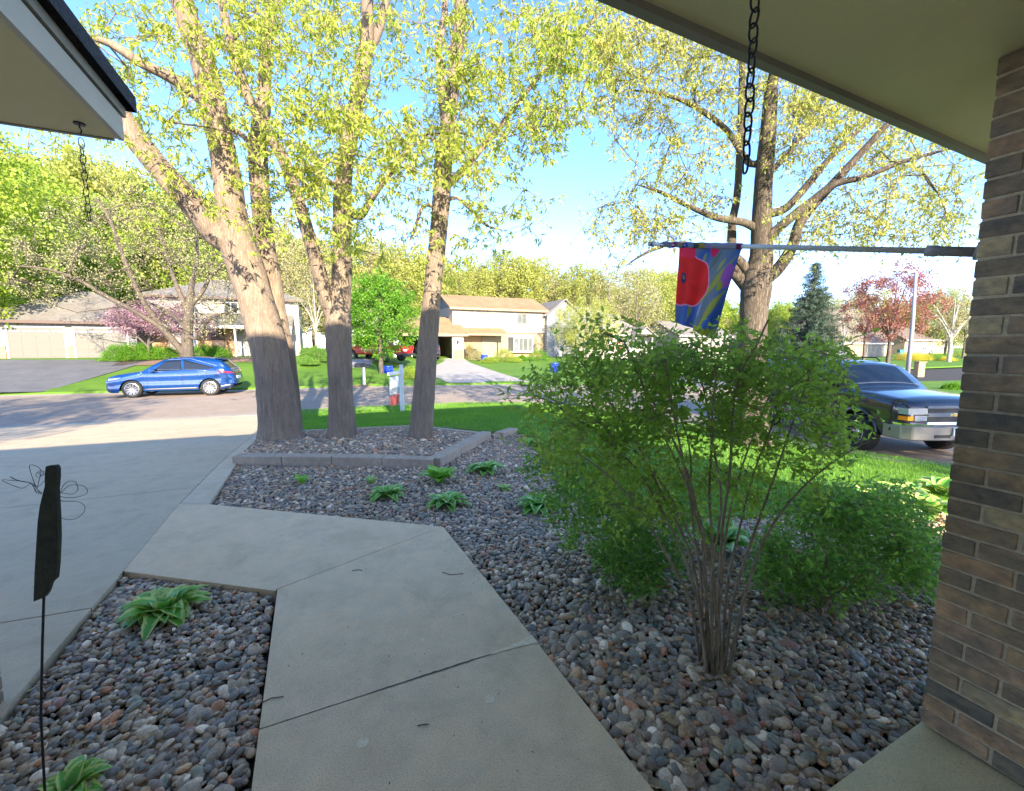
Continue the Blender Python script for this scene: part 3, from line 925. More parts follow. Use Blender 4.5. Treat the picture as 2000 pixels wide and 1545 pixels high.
# hipped garage roof with a real thickness
gr_a = -2.0; gr_z = 2.80 + 2.25; hx = 2.1
P0 = (GL - .05, gAa + .05, 2.80); P1 = (gBb + .07, gAa + .05, 2.80); P2 = (gBb + .07, gb_back, 2.80); P3 = (GL - .05, gb_back, 2.80)
gyc = (gAa + gb_back) / 2
Q0 = (GL + hx, gyc, gr_z); Q1 = (gBb - hx * 0.2, gyc, gr_z)
mb = MB()
def up(p, dz=0.075): return (p[0], p[1], p[2] + dz)
ins = 1.3
I0 = (P0[0] + ins, P0[1] - ins, 3.17); I1 = (P1[0] - ins, P1[1] - ins, 3.17); I2 = (P2[0] - ins, P2[1] + ins, 3.17); I3 = (P3[0] + ins, P3[1] + ins, 3.17)
Q1 = (gBb - 1.9, gyc, gr_z); Q0 = (GL + 1.9, gyc, gr_z)
for poly in ([P0, P1, I1, I0], [P1, P2, I2, I1], [P2, P3, I3, I2], [P3, P0, I0, I3], [I0, I1, Q1, Q0], [I2, I3, Q0, Q1], [I1, I2, Q1], [I3, I0, Q0]):
    mb.poly([up(p) for p in poly])
for a_, b_ in ((P0, P1), (P1, P2), (P2, P3), (P3, P0)): mb.quad(a_, b_, up(b_), up(a_))
mb.build('garage_roof', M['shingle'], home)
mb = MB(); mb.box(GL + 0.4, gw_b - 0.10, gb_back + .3, gw_a - 0.10, -0.1, 2.64); mb.build('garage_wall', M['housewall'], home)
# main wall behind the camera and the two-storey part above
mb = MB(); mb.box(gw_b - .1, XR, -2.2, -1.8, -0.1, 2.64); mb.build('front_wall', M['housewall'], home)
UX0, UX1 = -1.9, 4.75
mb = MB(); mb.box(UX0, UX1, -9.5, -2.21, -0.1, 5.3); mb.build('upper_wall', M['housewall'], home)
mb = MB()
ry = -5.8; rz_ = 7.25
f0 = (UX0 - .3, -1.8, 5.3); f1 = (UX1 + .3, -1.8, 5.3); k0 = (UX0 - .3, -9.9, 5.3); k1 = (UX1 + .3, -9.9, 5.3); r0 = (UX0 - .3, ry, rz_ + .7); r1 = (UX1 + .3, ry, rz_ + .7)
mb.quad(f0, f1, r1, r0); mb.quad(k1, k0, r0, r1); mb.poly([f0, r0, k0]); mb.poly([f1, k1, r1]); mb.quad(f0, k0, k1, f1)
mb.build('upper_roof', M['shingle'], home)

def chain(label, top, length, link_h=0.036, link_w=0.0175, wire=0.0022, sway=(0, 0)):
    t = thing('rain_chain', label, 'chain', top)
    n = int((length - 0.06) / (link_h * 0.80))
    def link_mesh(w, hh):
        pts = []
        for i in range(16):
            a = 2 * math.pi * i / 16
            pts.append((w / 2 * math.copysign(abs(math.cos(a)) ** 0.8, math.cos(a)), 0, hh / 2 * math.copysign(abs(math.sin(a)) ** 0.85, math.sin(a))))
        o = MB().tube(pts, wire, 6, closed=True).build('link', M['blackmetal'], t, smooth=True)
        return o
    first = link_mesh(link_w, link_h)
    MB().tube([(0, 0, 0.0), (0, 0, -0.02), (0.006, 0, -0.028), (0.006, 0, -0.04), (0, 0, -0.044)], 0.003, 6).build('hook', M['blackmetal'], t)
    MB().lathe([(0.0, 0.0), (0.022, 0.0), (0.022, -0.006), (0.0, -0.008)], sides=16).build('hook_plate', M['blackmetal'], t)
    z = -0.05
    for i in range(n):
        o = first if i == 0 else obj('link', first.data, t)
        z -= link_h * 0.80
        o.location = (sway[0] * (i / n) + rnd.uniform(-.0012, .0012), sway[1] * (i / n), z)
        o.rotation_euler = (rnd.uniform(-.06, .06), rnd.uniform(-.1, .1), (i % 2) * 1.35 + rnd.uniform(-.25, .25) + 0.4)
    return t
pc = at(1455, 345, 1.22); 
chain('long black rain chain hanging from the porch soffit on the right', (pc.x, pc.y, 2.64), 2.64 - pc.z, link_h=0.045, link_w=0.026, wire=0.0030)
pl_ = at(175, 435, 2.15)
chain('short rusty black rain chain under the garage eave on the left', (pl_.x, pl_.y, 2.64), 2.64 - pl_.z, link_h=0.046, link_w=0.021, wire=0.0020)

# ------------------------------------------------------------------ flag on its pole
M['pole'] = flat('grey_pole_paint', (0.66, 0.64, 0.58), rough=0.45)
M['bracket'] = flat('grey_bracket', (0.30, 0.27, 0.26), rough=0.5, noise=0.2, nscale=40)
pA = at(1893, 492, 1.74); pB = at(1276, 477, 2.95)
dp = (pB - pA).normalized()
fp = thing('flag_pole', 'grey flag pole reaching out level from the brick column', 'flag pole', pA)
MB().tube([dp * 0.02, dp * (pB - pA).length], 0.0125, 12).build('pole', M['pole'], fp, smooth=True)
MB().tube([Vector((0, 0, 0)) - dp * 0.02, dp * 0.085, dp * 0.10, dp * 0.13], [0.019, 0.019, 0.023, 0.021], 14).build('bracket', M['bracket'], fp, smooth=True)
wallp = MB().lathe([(0, 0), (0.03, 0), (0.03, 0.012), (0.0, 0.012)], sides=12); wp = wallp.build('wall_plate', M['bracket'], fp); wp.rotation_euler = dp.to_track_quat('Z', 'Y').to_euler(); wp.location = -dp * 0.03
MB().tube([dp * ((pB - pA).length - 0.0), dp * ((pB - pA).length + 0.035)], [0.018, 0.013], 12).build('finial', M['bracket'], fp, smooth=True)

def flag_colour(s, t):
    """s: 0 left (free end of the pole) .. 1 right, t: 0 top .. 1 bottom"""
    x, y = s, t
    blue = np.array([0.09, 0.19, 0.50]); grey = np.array([0.27, 0.31, 0.34]); olive = np.array([0.50, 0.47, 0.08]); lav = np.array([0.42, 0.46, 0.68])
    w = math.sin((x * 1.6 + y * 1.1) * 7 + 2.2 * math.sin(y * 4 + x * 2))
    c = blue * (0.5 + 0.5 * w) + grey * (0.5 - 0.5 * w)
    # leaf blades running from lower left to upper right
    for (x0, y0, x1, y1, wd, cc) in ((0.52, 0.72, 1.02, 0.02, 0.035, olive), (0.62, 0.98, 0.98, 0.45, 0.05, olive), (0.40, 0.25, 0.50, 0.0, 0.012, np.array([.45, .46, .2])),
                                     (0.24, 0.95, 0.34, 0.66, 0.022, np.array([.4, .42, .15])), (0.55, 0.30, 0.75, 0.0, 0.03, np.array([0.2, 0.26, 0.2])), (0.68, 0.35, 0.86, 0.05, 0.018, np.array([.5, .48, .2])), (0.45, 0.92, 0.62, 0.62, 0.04, lav)):
        dx, dy = x1 - x0, y1 - y0; L = math.hypot(dx, dy); tt = ((x - x0) * dx + (y - y0) * dy) / L / L
        if 0 <= tt <= 1:
            ds = abs((x - x0) * dy - (y - y0) * dx) / L + 0.012 * math.sin(tt * 9)
            if ds < wd * math.sin(math.pi * min(1, tt * 0.9 + 0.1)) ** 0.6: c = cc
    if y > 0.93 and x > 0.5: c = np.array([0.55, 0.50, 0.03])
    # tulip pieces at the right edge and top
    if ((x - 0.93) / 0.09) ** 2 + ((y - 0.31) / 0.14) ** 2 < 1: c = np.array([0.50, 0.16, 0.50])
    if ((x - 0.86) / 0.05) ** 2 + ((y - 0.43) / 0.06) ** 2 < 1: c = np.array([0.40, 0.42, 0.03])
    if ((x - 0.60) / 0.07) ** 2 + ((y - 0.02) / 0.09) ** 2 < 1: c = np.array([0.75, 0.03, 0.13])
    # the big red poppy
    a = math.atan2(y - 0.42, x - 0.20); rr = math.hypot((x - 0.20) / 0.41, (y - 0.42) / 0.325)
    edge = 1.0 + 0.06 * math.sin(3 * a + 1) + 0.04 * math.sin(7 * a)
    if rr < edge + 0.05 and rr >= edge - 0.01: c = np.array([0.85, 0.42, 0.55])
    if rr < edge: c = np.array([0.90, 0.045, 0.035]) * (0.92 + 0.05 * math.sin(a * 5 + rr * 4))
    if x < 0.30 and y < 0.13: c = np.array([0.85, 0.05, 0.12])
    if ((x - 0.13) / 0.045) ** 2 + ((y - 0.40) / 0.07) ** 2 < 1: c = np.array([0.05, 0.06, 0.16])
    if ((x - 0.13) / 0.02) ** 2 + ((y - 0.39) / 0.03) ** 2 < 1: c = np.array([0.35, 0.22, 0.25])
    return c
M['flag'] = None
m, nt, b = new_mat('printed_flag_cloth')
a_ = N(nt, 'ShaderNodeAttribute', attribute_name='tint'); nt.links.new(a_.outputs['Color'], b.inputs['Base Color'])
b.inputs['Roughness'].default_value = 0.8
tr = N(nt, 'ShaderNodeBsdfTranslucent'); nt.links.new(a_.outputs['Color'], tr.inputs['Color'])
ms = N(nt, 'ShaderNodeMixShader'); ms.inputs[0].default_value = 0.5
nt.links.new(b.outputs[0], ms.inputs[1]); nt.links.new(tr.outputs[0], ms.inputs[2]); nt.links.new(ms.outputs[0], nt.nodes['Material Output'].inputs[0])
M['flag'] = m
flag = thing('garden_flag', 'flag printed with a big red poppy on blue, hanging from the pole', 'flag', pB)
# corners of the hanging cloth in the air
L_tot = (pB - pA).length
def on_pole(u_):  # pole point that shows at pixel column u_
    best = min(range(400), key=lambda i: abs((lambda p: 1000 + F * p.x / ((p.y) * CP - (p.z - CAMZ) * SP))(pA + dp * (L_tot * i / 399)) - u_))
    return pA + dp * (L_tot * best / 399)
fL = on_pole(1327); fR = on_pole(1449)
dpt = 2.78
botL = at(1324, 630, fL.y); botR = at(1388, 661, fR.y - 0.03)
ns, ntt = 96, 150
V = []; Cc = []
hz = Vector((dp.x, dp.y, 0)).normalized(); side_n = Vector((-hz.y, hz.x, 0))
for j in range(ntt):
    t = j / (ntt - 1)
    for i in range(ns):
        s = i / (ns - 1)
        top_p = fL.lerp(fR, s) - Vector((0, 0, 0.012)); bot_p = botL.lerp(botR, s)
        p = top_p.lerp(bot_p, t)
        p = p + side_n * (0.022 * math.sin(s * 9 + t * 1.5) * (0.25 + t) + 0.012 * math.sin(s * 21 + t * 3) * t)
        V.append(p - pB); Cc.append(flag_colour(s, t))
idx = np.arange(ns * ntt).reshape(ntt, ns)
Fc = np.stack([idx[:-1, :-1].ravel(), idx[:-1, 1:].ravel(), idx[1:, 1:].ravel(), idx[1:, :-1].ravel()], 1)
cl = obj('cloth', mesh_np('cloth', np.array([tuple(v) for v in V]), Fc, M['flag'], smooth=True, cols=np.array(Cc)), flag)
so = cl.modifiers.new('thickness', 'SOLIDIFY'); so.thickness = 0.0012
# sleeve wound round the pole
fS0 = on_pole(1292); fS1 = on_pole(1449)
V = []; Cc = []; na, nb = 20, 70
ub = dp.orthogonal().normalized(); vb = dp.cross(ub)
pal = [(0.30, 0.28, 0.30), (0.35, 0.30, 0.38), (0.30, 0.03, 0.22), (0.45, 0.33, 0.20), (0.06, 0.12, 0.42), (0.30, 0.35, 0.50), (0.10, 0.13, 0.10), (0.50, 0.38, 0.06), (0.40, 0.30, 0.48), (0.42, 0.42, 0.52), (0.42, 0.42, 0.50), (0.42, 0.40, 0.50), (0.44, 0.42, 0.50), (0.25, 0.03, 0.12)]
for j in range(nb):
    t = j / (nb - 1)
    for i in range(na + 1):
        a = 2 * math.pi * i / na
        r_ = 0.0165 + 0.004 * math.sin(t * 40 + a) * (1 - t) + 0.002 * math.sin(a * 3)
        p = fS0.lerp(fS1, t) + (ub * math.cos(a) + vb * math.sin(a)) * r_
        V.append(p - pB); q = min(len(pal) - 1, max(0, int((t + 0.025 * math.sin(a + 1)) * len(pal)))); Cc.append(pal[q])
idx = np.arange((na + 1) * nb).reshape(nb, na + 1)
Fc = np.stack([idx[:-1, :-1].ravel(), idx[:-1, 1:].ravel(), idx[1:, 1:].ravel(), idx[1:, :-1].ravel()], 1)
obj('sleeve', mesh_np('sleeve', np.array([tuple(v) for v in V]), Fc, M['flag'], smooth=True, cols=np.array(Cc)), flag)

# ------------------------------------------------------------------ wooden stake with wire wings
M['oldwood'] = flat('dark_weathered_wood', (0.045, 0.042, 0.024), rough=0.9, noise=0.4, nscale=25, bump=0.6, bscale=80)
M['rust'] = flat('dark_rusty_rod', (0.028, 0.018, 0.014), rough=0.7)
M['wire'] = flat('dark_wire', (0.03, 0.03, 0.032), rough=0.4, metal=0.6)
sd_ = 1.30
sp0 = at(98, 912, sd_)
stake = thing('garden_stake', 'dark weathered wood dragonfly stake on a thin rusty rod', 'garden stake', (at(78, 1545, sd_).x, sd_, 0.0 - 0.05))
def sl(u, v, dd=0.0):
    p = at(u, v, sd_ + dd); return Vector((p.x - stake.location.x, p.y - stake.location.y, p.z - stake.location.z))
outl = [(88, 911), (106, 909), (110, 916), (110, 935), (108, 955), (109, 975), (111, 1010), (112, 1050), (110, 1100), (107, 1131), (97, 1140), (91, 1158), (84, 1168), (64, 1176), (66, 1120), (69, 1070), (72, 1020), (76, 990), (82, 965), (86, 950), (86, 925)]
mb = MB(); mb.prism([sl(u, v, -0.007) for u, v in outl], (0, 0.016, 0)); mb.build('wood_body', M['oldwood'], stake, bevel=0.002)
MB().tube([sl(86, 1160, 0.004), sl(83, 1250, 0.004), sl(80, 1400, 0.004), (0.0, 0.004, 0.0)], 0.0035, 8).build('rod', M['rust'], stake, smooth=True)
def wing(name, px):
    pts = [sl(u, v, 0.006 + 0.02 * math.sin(i)) for i, (u, v) in enumerate(px)]
    # smooth
    out = []
    for i in range(len(pts) - 1):
        p0 = pts[max(i - 1, 0)]; p1 = pts[i]; p2 = pts[i + 1]; p3 = pts[min(i + 2, len(pts) - 1)]
        for k in range(6):
            t = k / 6
            out.append(0.5 * ((2 * p1) + (-p0 + p2) * t + (2 * p0 - 5 * p1 + 4 * p2 - p3) * t * t + (-p0 + 3 * p1 - 3 * p2 + p3) * t ** 3))
    out.append(pts[-1])
    MB().tube(out, 0.0008, 5).build(name, M['wire'], stake)
wing('wing', [(108, 962), (125, 963), (140, 965), (152, 957), (148, 942), (135, 940), (124, 948), (118, 961), (110, 960)])
wing('wing', [(108, 966), (130, 972), (155, 970), (170, 962), (166, 951), (148, 947), (132, 950), (120, 962), (110, 963)])
wing('wing', [(109, 976), (130, 979), (152, 980), (165, 988), (164, 1000), (150, 1012), (132, 1015), (118, 1010), (112, 1005)])
wing('wing', [(82, 962), (72, 955), (66, 945), (55, 942), (35, 938), (20, 931), (28, 936), (45, 941), (60, 944), (72, 960), (82, 963)])
wing('wing', [(82, 964), (70, 961), (62, 945), (45, 953), (30, 950), (4, 938), (20, 938), (50, 941), (66, 948), (80, 965)])
wing('wing', [(88, 938), (75, 950), (68, 945), (58, 915), (60, 908), (72, 911), (80, 920), (76, 940), (72, 955)])
wing('antenna', [(88, 922), (78, 919), (70, 927), (74, 932), (83, 928), (84, 922), (76, 923), (79, 928), (87, 926)])
wing('antenna', [(108, 917), (115, 919), (116, 927), (109, 930), (112, 924), (108, 922)])
wing('antenna', [(108, 932), (112, 936), (110, 944), (107, 944)])
MB().tube([sl(109, 1055), sl(116, 1056)], [0.004, 0.001], 5).build('splinter', M['oldwood'], stake)
# ------------------------------------------------------------------ bark and leaves
def bark(name, c0, c1, c2, zs=0.25, scale=14.0, strength=0.9, dist=0.02):
    m, nt, b = new_mat(name)
    tc = N(nt, 'ShaderNodeTexCoord')
    mp_ = N(nt, 'ShaderNodeMapping'); mp_.inputs['Scale'].default_value = (1, 1, zs)
    nt.links.new(tc.outputs['Object'], mp_.inputs['Vector'])
    n1 = N(nt, 'ShaderNodeTexNoise', Scale=scale, Detail=8.0, Roughness=0.65, Distortion=0.3)
    vo = N(nt, 'ShaderNodeTexVoronoi', Scale=scale * 1.5); vo.feature = 'DISTANCE_TO_EDGE'
    n2 = N(nt, 'ShaderNodeTexNoise', Scale=1.3, Detail=4.0)
    nt.links.new(mp_.outputs[0], n1.inputs['Vector']); nt.links.new(tc.outputs['Object'], n2.inputs['Vector'])
    mv = N(nt, 'ShaderNodeMixRGB', blend_type='ADD'); mv.inputs[0].default_value = 0.12
    nt.links.new(mp_.outputs[0], mv.inputs[1]); nt.links.new(n1.outputs['Color'], mv.inputs[2]); nt.links.new(mv.outputs[0], vo.inputs['Vector'])
    r0 = ramp(nt, [(0.0, (0, 0, 0)), (0.16, (1, 1, 1))]); nt.links.new(vo.outputs['Distance'], r0.inputs[0])
    r = ramp(nt, [(0.28, c0), (0.5, c1), (0.74, c2)]); nt.links.new(n1.outputs['Fac'], r.inputs[0])
    rb_ = ramp(nt, [(0.3, (0.82, 0.82, 0.84)), (0.7, (1.15, 1.12, 1.05))]); nt.links.new(n2.outputs['Fac'], rb_.inputs[0])
    mx = N(nt, 'ShaderNodeMixRGB', blend_type='MULTIPLY'); mx.inputs[0].default_value = 1
    nt.links.new(r.outputs[0], mx.inputs[1]); nt.links.new(rb_.outputs[0], mx.inputs[2])
    m4 = N(nt, 'ShaderNodeMixRGB', blend_type='MULTIPLY'); m4.inputs[0].default_value = 0.2
    nt.links.new(mx.outputs[0], m4.inputs[1]); nt.links.new(r0.outputs[0], m4.inputs[2])
    nt.links.new(m4.outputs[0], b.inputs['Base Color'])
    b.inputs['Roughness'].default_value = 0.9; b.inputs['Specular IOR Level'].default_value = 0.2
    ad = N(nt, 'ShaderNodeMath', operation='MULTIPLY_ADD'); ad.inputs[1].default_value = 0.6
    nt.links.new(r0.outputs[0], ad.inputs[0]); nt.links.new(n1.outputs['Fac'], ad.inputs[2])
    bp = N(nt, 'ShaderNodeBump', Strength=strength, Distance=dist)
    nt.links.new(ad.outputs[0], bp.inputs['Height']); nt.links.new(bp.outputs[0], b.inputs['Normal'])
    return m
M['bark'] = bark('maple_bark', (0.20, 0.152, 0.118), (0.285, 0.218, 0.166), (0.35, 0.275, 0.21), zs=0.13, scale=20, strength=0.55)
M['barkd'] = bark('dark_bark', (0.10, 0.08, 0.065), (0.16, 0.13, 0.105), (0.22, 0.18, 0.145))
M['barks'] = bark('shrub_bark', (0.27, 0.20, 0.14), (0.39, 0.30, 0.21), (0.50, 0.40, 0.285), scale=30, dist=0.004)
M['barkw'] = bark('birch_bark', (0.35, 0.31, 0.26), (0.5, 0.46, 0.40), (0.6, 0.57, 0.52), scale=9)
M['barkn'] = bark('near_ash_bark', (0.10, 0.08, 0.066), (0.155, 0.125, 0.10), (0.225, 0.185, 0.15), zs=.14, scale=18)
LY = [(0.12, (0.20, 0.30, 0.05)), (0.4, (0.35, 0.43, 0.07)), (0.7, (0.50, 0.53, 0.11)), (0.95, (0.62, 0.58, 0.20))]
M['leaf_y'] = leaf_mat('young_maple_leaf', LY, trans=0.5)
M['leaf_t4'] = leaf_mat('young_ash_leaf', [(0.12, (0.24, 0.30, 0.07)), (0.4, (0.40, 0.43, 0.10)), (0.7, (0.56, 0.52, 0.16)), (0.95, (0.66, 0.58, 0.25))], trans=0.5)
M['leaf_g'] = leaf_mat('green_leaf', [(0.15, (0.06, 0.17, 0.015)), (0.5, (0.12, 0.29, 0.025)), (0.85, (0.24, 0.42, 0.04))], trans=0.45)
M['leaf_s'] = leaf_mat('shrub_leaf', [(0.15, (0.19, 0.32, 0.06)), (0.5, (0.32, 0.46, 0.09)), (0.85, (0.46, 0.58, 0.13))], trans=0.6)
M['leaf_d'] = leaf_mat('dark_shrub_leaf', [(0.15, (0.10, 0.22, 0.045)), (0.5, (0.19, 0.35, 0.07)), (0.85, (0.32, 0.48, 0.10))], trans=0.5)
M['leaf_b'] = leaf_mat('far_tree_leaf', [(0.12, (0.20, 0.25, 0.05)), (0.45, (0.36, 0.39, 0.09)), (0.85, (0.52, 0.50, 0.16))], trans=0.45)
M['leaf_bg'] = leaf_mat('far_green_leaf', [(0.12, (0.14, 0.24, 0.03)), (0.45, (0.28, 0.38, 0.05)), (0.85, (0.44, 0.50, 0.09))], trans=0.45)
M['leaf_o'] = leaf_mat('far_tan_leaf', [(0.12, (0.26, 0.24, 0.11)), (0.45, (0.40, 0.37, 0.18)), (0.85, (0.54, 0.50, 0.27))], trans=0.4)
M['leaf_r'] = leaf_mat('red_leaf', [(0.15, (0.20, 0.07, 0.06)), (0.5, (0.33, 0.13, 0.10)), (0.85, (0.46, 0.24, 0.17))], trans=0.4)
M['leaf_p'] = leaf_mat('pink_blossom', [(0.15, (0.26, 0.13, 0.17)), (0.5, (0.40, 0.22, 0.27)), (0.85, (0.52, 0.34, 0.38))], trans=0.3)
M['needle'] = leaf_mat('spruce_needle', [(0.15, (0.035, 0.06, 0.04)), (0.5, (0.06, 0.10, 0.065)), (0.85, (0.12, 0.16, 0.10))], trans=0.15)
M['leaf_yel'] = leaf_mat('yellow_shrub_leaf', [(0.15, (0.40, 0.32, 0.03)), (0.5, (0.60, 0.50, 0.05)), (0.85, (0.70, 0.62, 0.12))], trans=0.35)

def crom(pts, n):
    pts = [np.array(p, float) for p in pts]
    out = []
    for i in range(len(pts) - 1):
        p0 = pts[max(i - 1, 0)]; p1 = pts[i]; p2 = pts[i + 1]; p3 = pts[min(i + 2, len(pts) - 1)]
        for k in range(n):
            t = k / n
            out.append(0.5 * ((2 * p1) + (-p0 + p2) * t + (2 * p0 - 5 * p1 + 4 * p2 - p3) * t * t + (-p0 + 3 * p1 - 3 * p2 + p3) * t ** 3))
    out.append(pts[-1])
    return np.array(out)

class Skel:
    def __init__(s, cap=30000):
        s.p = np.zeros((cap, 3)); s.par = np.full(cap, -1); s.fix = np.zeros(cap); s.n = 0; s.paths = []
    def add(s, p, par, r=0.0):
        s.p[s.n] = p; s.par[s.n] = par; s.fix[s.n] = r; s.n += 1; return s.n - 1
    def limb(s, pts, radii, name='limb', par=None, n=6):
        """explicit limb through points with given radii"""
        q = crom([(*p, r) for p, r in zip(pts, radii)], n)
        ids = []
        last = -1 if par is None else par
        for k in range(len(q)):
            last = s.add(q[k, :3], last, max(q[k, 3], 0.004)); ids.append(last)
        s.paths.append((name, ids))
        return ids
    def grow(s, targets, step=0.35, jit=0.05, rise=0.12, lo=0, order='near', minr=0.0, sag=0.0, rr=None):
        targets = np.asarray(targets, float)
        rr = rr or R
        if len(targets) == 0: return []
        # visit from the closest to the skeleton outwards
        base = s.p[lo:s.n]
        d0 = np.array([np.min(np.sum((base - t) ** 2, 1)) for t in targets])
        ends = []
        for ti in np.argsort(d0):
            t = targets[ti]
            P = s.p[lo:s.n]
            dv = t - P
            d = np.sqrt(np.sum(dv ** 2, 1)) + 1e-9
            # prefer to leave from a point that is lower/inner than the target, and not from the stump
            cost = d * (1 + 0.35 * np.clip(-dv[:, 2] / d, 0, 1))
            i = int(np.argmin(cost)) + lo
            a = s.p[i].copy(); dist = np.linalg.norm(t - a)
            k = max(1, int(dist / step))
            if s.par[i] >= 0:
                tang = a - s.p[s.par[i]]; tl = np.linalg.norm(tang); tang = tang / tl if tl > 0 else np.array([0, 0, 1.0])
            else: tang = np.array([0, 0, 1.0])
            ctrl = a + tang * dist * 0.25 + (t - a) * 0.25 + np.array([0, 0, rise * dist]) + rr.normal(0, jit * dist, 3)
            last = i
            for q in range(1, k + 1):
                u = q / k
                pp = (1 - u) ** 2 * a + 2 * u * (1 - u) * ctrl + u * u * t
                if q < k: pp = pp + rr.normal(0, jit * step * 0.8, 3)
                last = s.add(pp, last)
            ends.append(last)
        return ends
    def radii(s, tip=0.004, expo=0.45, scale=1.0):
        n = s.n
        load = np.zeros(n)
        child = np.zeros(n, int)
        for i in range(n):
            if s.par[i] >= 0: child[s.par[i]] += 1
        load[child == 0] = 1
        for i in range(n - 1, -1, -1):
            if s.par[i] >= 0: load[s.par[i]] += load[i]
        # NB parents always have lower index
        r = tip * scale * np.maximum(load, 1) ** expo
        r = np.where(s.fix[:n] > 0, s.fix[:n], r)
        for i in range(n):   # never thicker than the parent
            pz = s.par[i]
            if pz >= 0 and s.fix[i] == 0: r[i] = min(r[i], r[pz] * 0.92)
        s.load = load; s.r = r
        return r
    def twig_chains(s):
        """chains of all nodes not on explicit limbs"""
        n = s.n; kids = [[] for _ in range(n)]
        for i in range(n):
            if s.par[i] >= 0 and s.fix[i] == 0: kids[s.par[i]].append(i)
        chains = []
        starts = []
        for i in range(n):
            ks = kids[i]
            if not ks: continue
            if s.fix[i] > 0: starts += [(i, k) for k in ks]
            else:
                ks = sorted(ks, key=lambda k: -s.load[k])
                starts += [(i, k) for k in ks[1:]]
                kids[i] = ks
        for a, k in starts:
            ch = [a, k]
            while kids[ch[-1]] : ch.append(kids[ch[-1]][0])
            chains.append(ch)
        return chains

def tubes_np(chains, P, r, sides):
    Vs = []; Fs = []; off = 0
    ang = 2 * np.pi * np.arange(sides) / sides
    ca, sa = np.cos(ang), np.sin(ang)
    for ch in chains:
        q = P[ch]; k = len(ch)
        rr = r[ch].copy(); rr[0] = rr[1] * 1.15
        d = np.gradient(q, axis=0); d /= (np.linalg.norm(d, axis=1, keepdims=True) + 1e-9)
        ref = np.array([0.3, 0.2, 1.0]) if abs(d[0, 2]) < 0.8 else np.array([1.0, 0.1, 0.0])
        u = np.cross(d, ref); u /= (np.linalg.norm(u, axis=1, keepdims=True) + 1e-9); w = np.cross(d, u)
        ring = q[:, None] + (u[:, None] * ca[None, :, None] + w[:, None] * sa[None, :, None]) * rr[:, None, None]
        Vs.append(ring.reshape(-1, 3))
        i = np.arange(k - 1)[:, None] * sides + np.arange(sides)[None]
        j = np.arange(k - 1)[:, None] * sides + (np.arange(sides)[None] + 1) % sides
        Fs.append(np.stack([i, j, j + sides, i + sides], 2).reshape(-1, 4) + off)
        off += k * sides
    return np.vstack(Vs), np.vstack(Fs)

def big_limb_mesh(name, q, rad, mat, sides=20, flare=0.0, rough=0.05, seed=0, org=(0, 0, 0)):
    """trunk or thick limb with an uneven skin: ribs, bulges, root flare"""
    q = np.asarray(q, float); rad = np.asarray(rad, float)
    # resample finely
    seg = np.linalg.norm(np.diff(q, axis=0), axis=1); L = np.concatenate([[0], np.cumsum(seg)])
    n = max(6, int(L[-1] / 0.10)); t = np.linspace(0, L[-1], n)
    q2 = np.column_stack([np.interp(t, L, q[:, i]) for i in range(3)]); r2 = np.interp(t, L, rad)
    d = np.gradient(q2, axis=0); d /= np.linalg.norm(d, axis=1, keepdims=True)
    ref = np.array([0.0, 1.0, 0.05])
    u = np.cross(d, ref); u /= np.linalg.norm(u, axis=1, keepdims=True); w = np.cross(d, u)
    a = 2 * np.pi * np.arange(sides) / sides
    rs = np.random.RandomState(seed)
    ph = rs.uniform(0, 6.28, 6)
    bulge = (np.sin(3 * a[None] + ph[0] + 0.5 * t[:, None]) * 0.5 + np.sin(5 * a[None] + ph[1] - 0.8 * t[:, None]) * 0.35 + np.sin(2 * a[None] + ph[2] + 1.7 * t[:, None]) * 0.5 + np.sin(t[:, None] * 5.1 + ph[3]) * 0.3)
    rr = r2[:, None] * (1 + rough * bulge + rs.normal(0, 0.012, (n, sides)))
    if flare:
        fl_ = np.exp(-t / 0.22)[:, None]
        rr = rr * (1 + flare * fl_ * (0.7 + 0.5 * np.sin(5 * a + ph[4])[None] + 0.25 * np.sin(3 * a + ph[5])[None]))
    V = q2[:, None] + (u[:, None] * np.cos(a)[None, :, None] + w[:, None] * np.sin(a)[None, :, None]) * rr[:, :, None]
    V = V.reshape(-1, 3) - np.array(org)
    i = np.arange(n - 1)[:, None] * sides + np.arange(sides)[None]; j = np.arange(n - 1)[:, None] * sides + (np.arange(sides)[None] + 1) % sides
    Fc = np.stack([i, j, j + sides, i + sides], 2).reshape(-1, 4)
    return mesh_np(name, V, Fc, mat, smooth=True)

def leaves_np(cen, per, spread, ln, wd, droop=0.5, rr=None, flat=0.0):
    """folded leaves scattered round the points cen -> verts, quads"""
    rr = rr or R
    k = len(cen) * per
    c = np.repeat(cen, per, 0)
    off = rr.normal(0, 1, (k, 3)); off /= np.linalg.norm(off, axis=1, keepdims=True); off *= (rr.rand(k, 1) ** 0.5) * np.asarray(spread)
    c = c + off
    d = rr.normal(0, 1, (k, 3)); d[:, 2] = d[:, 2] * (1 - flat) - droop * 1.6; d /= np.linalg.norm(d, axis=1, keepdims=True)
    s = rr.normal(0, 1, (k, 3)); s[:, 2] *= (1 - flat); s -= d * np.sum(s * d, 1, keepdims=True); s /= (np.linalg.norm(s, axis=1, keepdims=True) + 1e-9)
    nn = np.cross(d, s)
    L = ln * rr.uniform(0.6, 1.3, (k, 1)); W = wd * rr.uniform(0.7, 1.25, (k, 1))
    A = c; B = c + d * L * 0.45 + s * W * 0.5 + nn * W * 0.15; C = c + d * L - nn * L * 0.12; D = c + d * L * 0.45 - s * W * 0.5 + nn * W * 0.15
    V = np.stack([A, B, C, D], 1).reshape(-1, 3)
    return V, np.arange(4 * k).reshape(-1, 4)

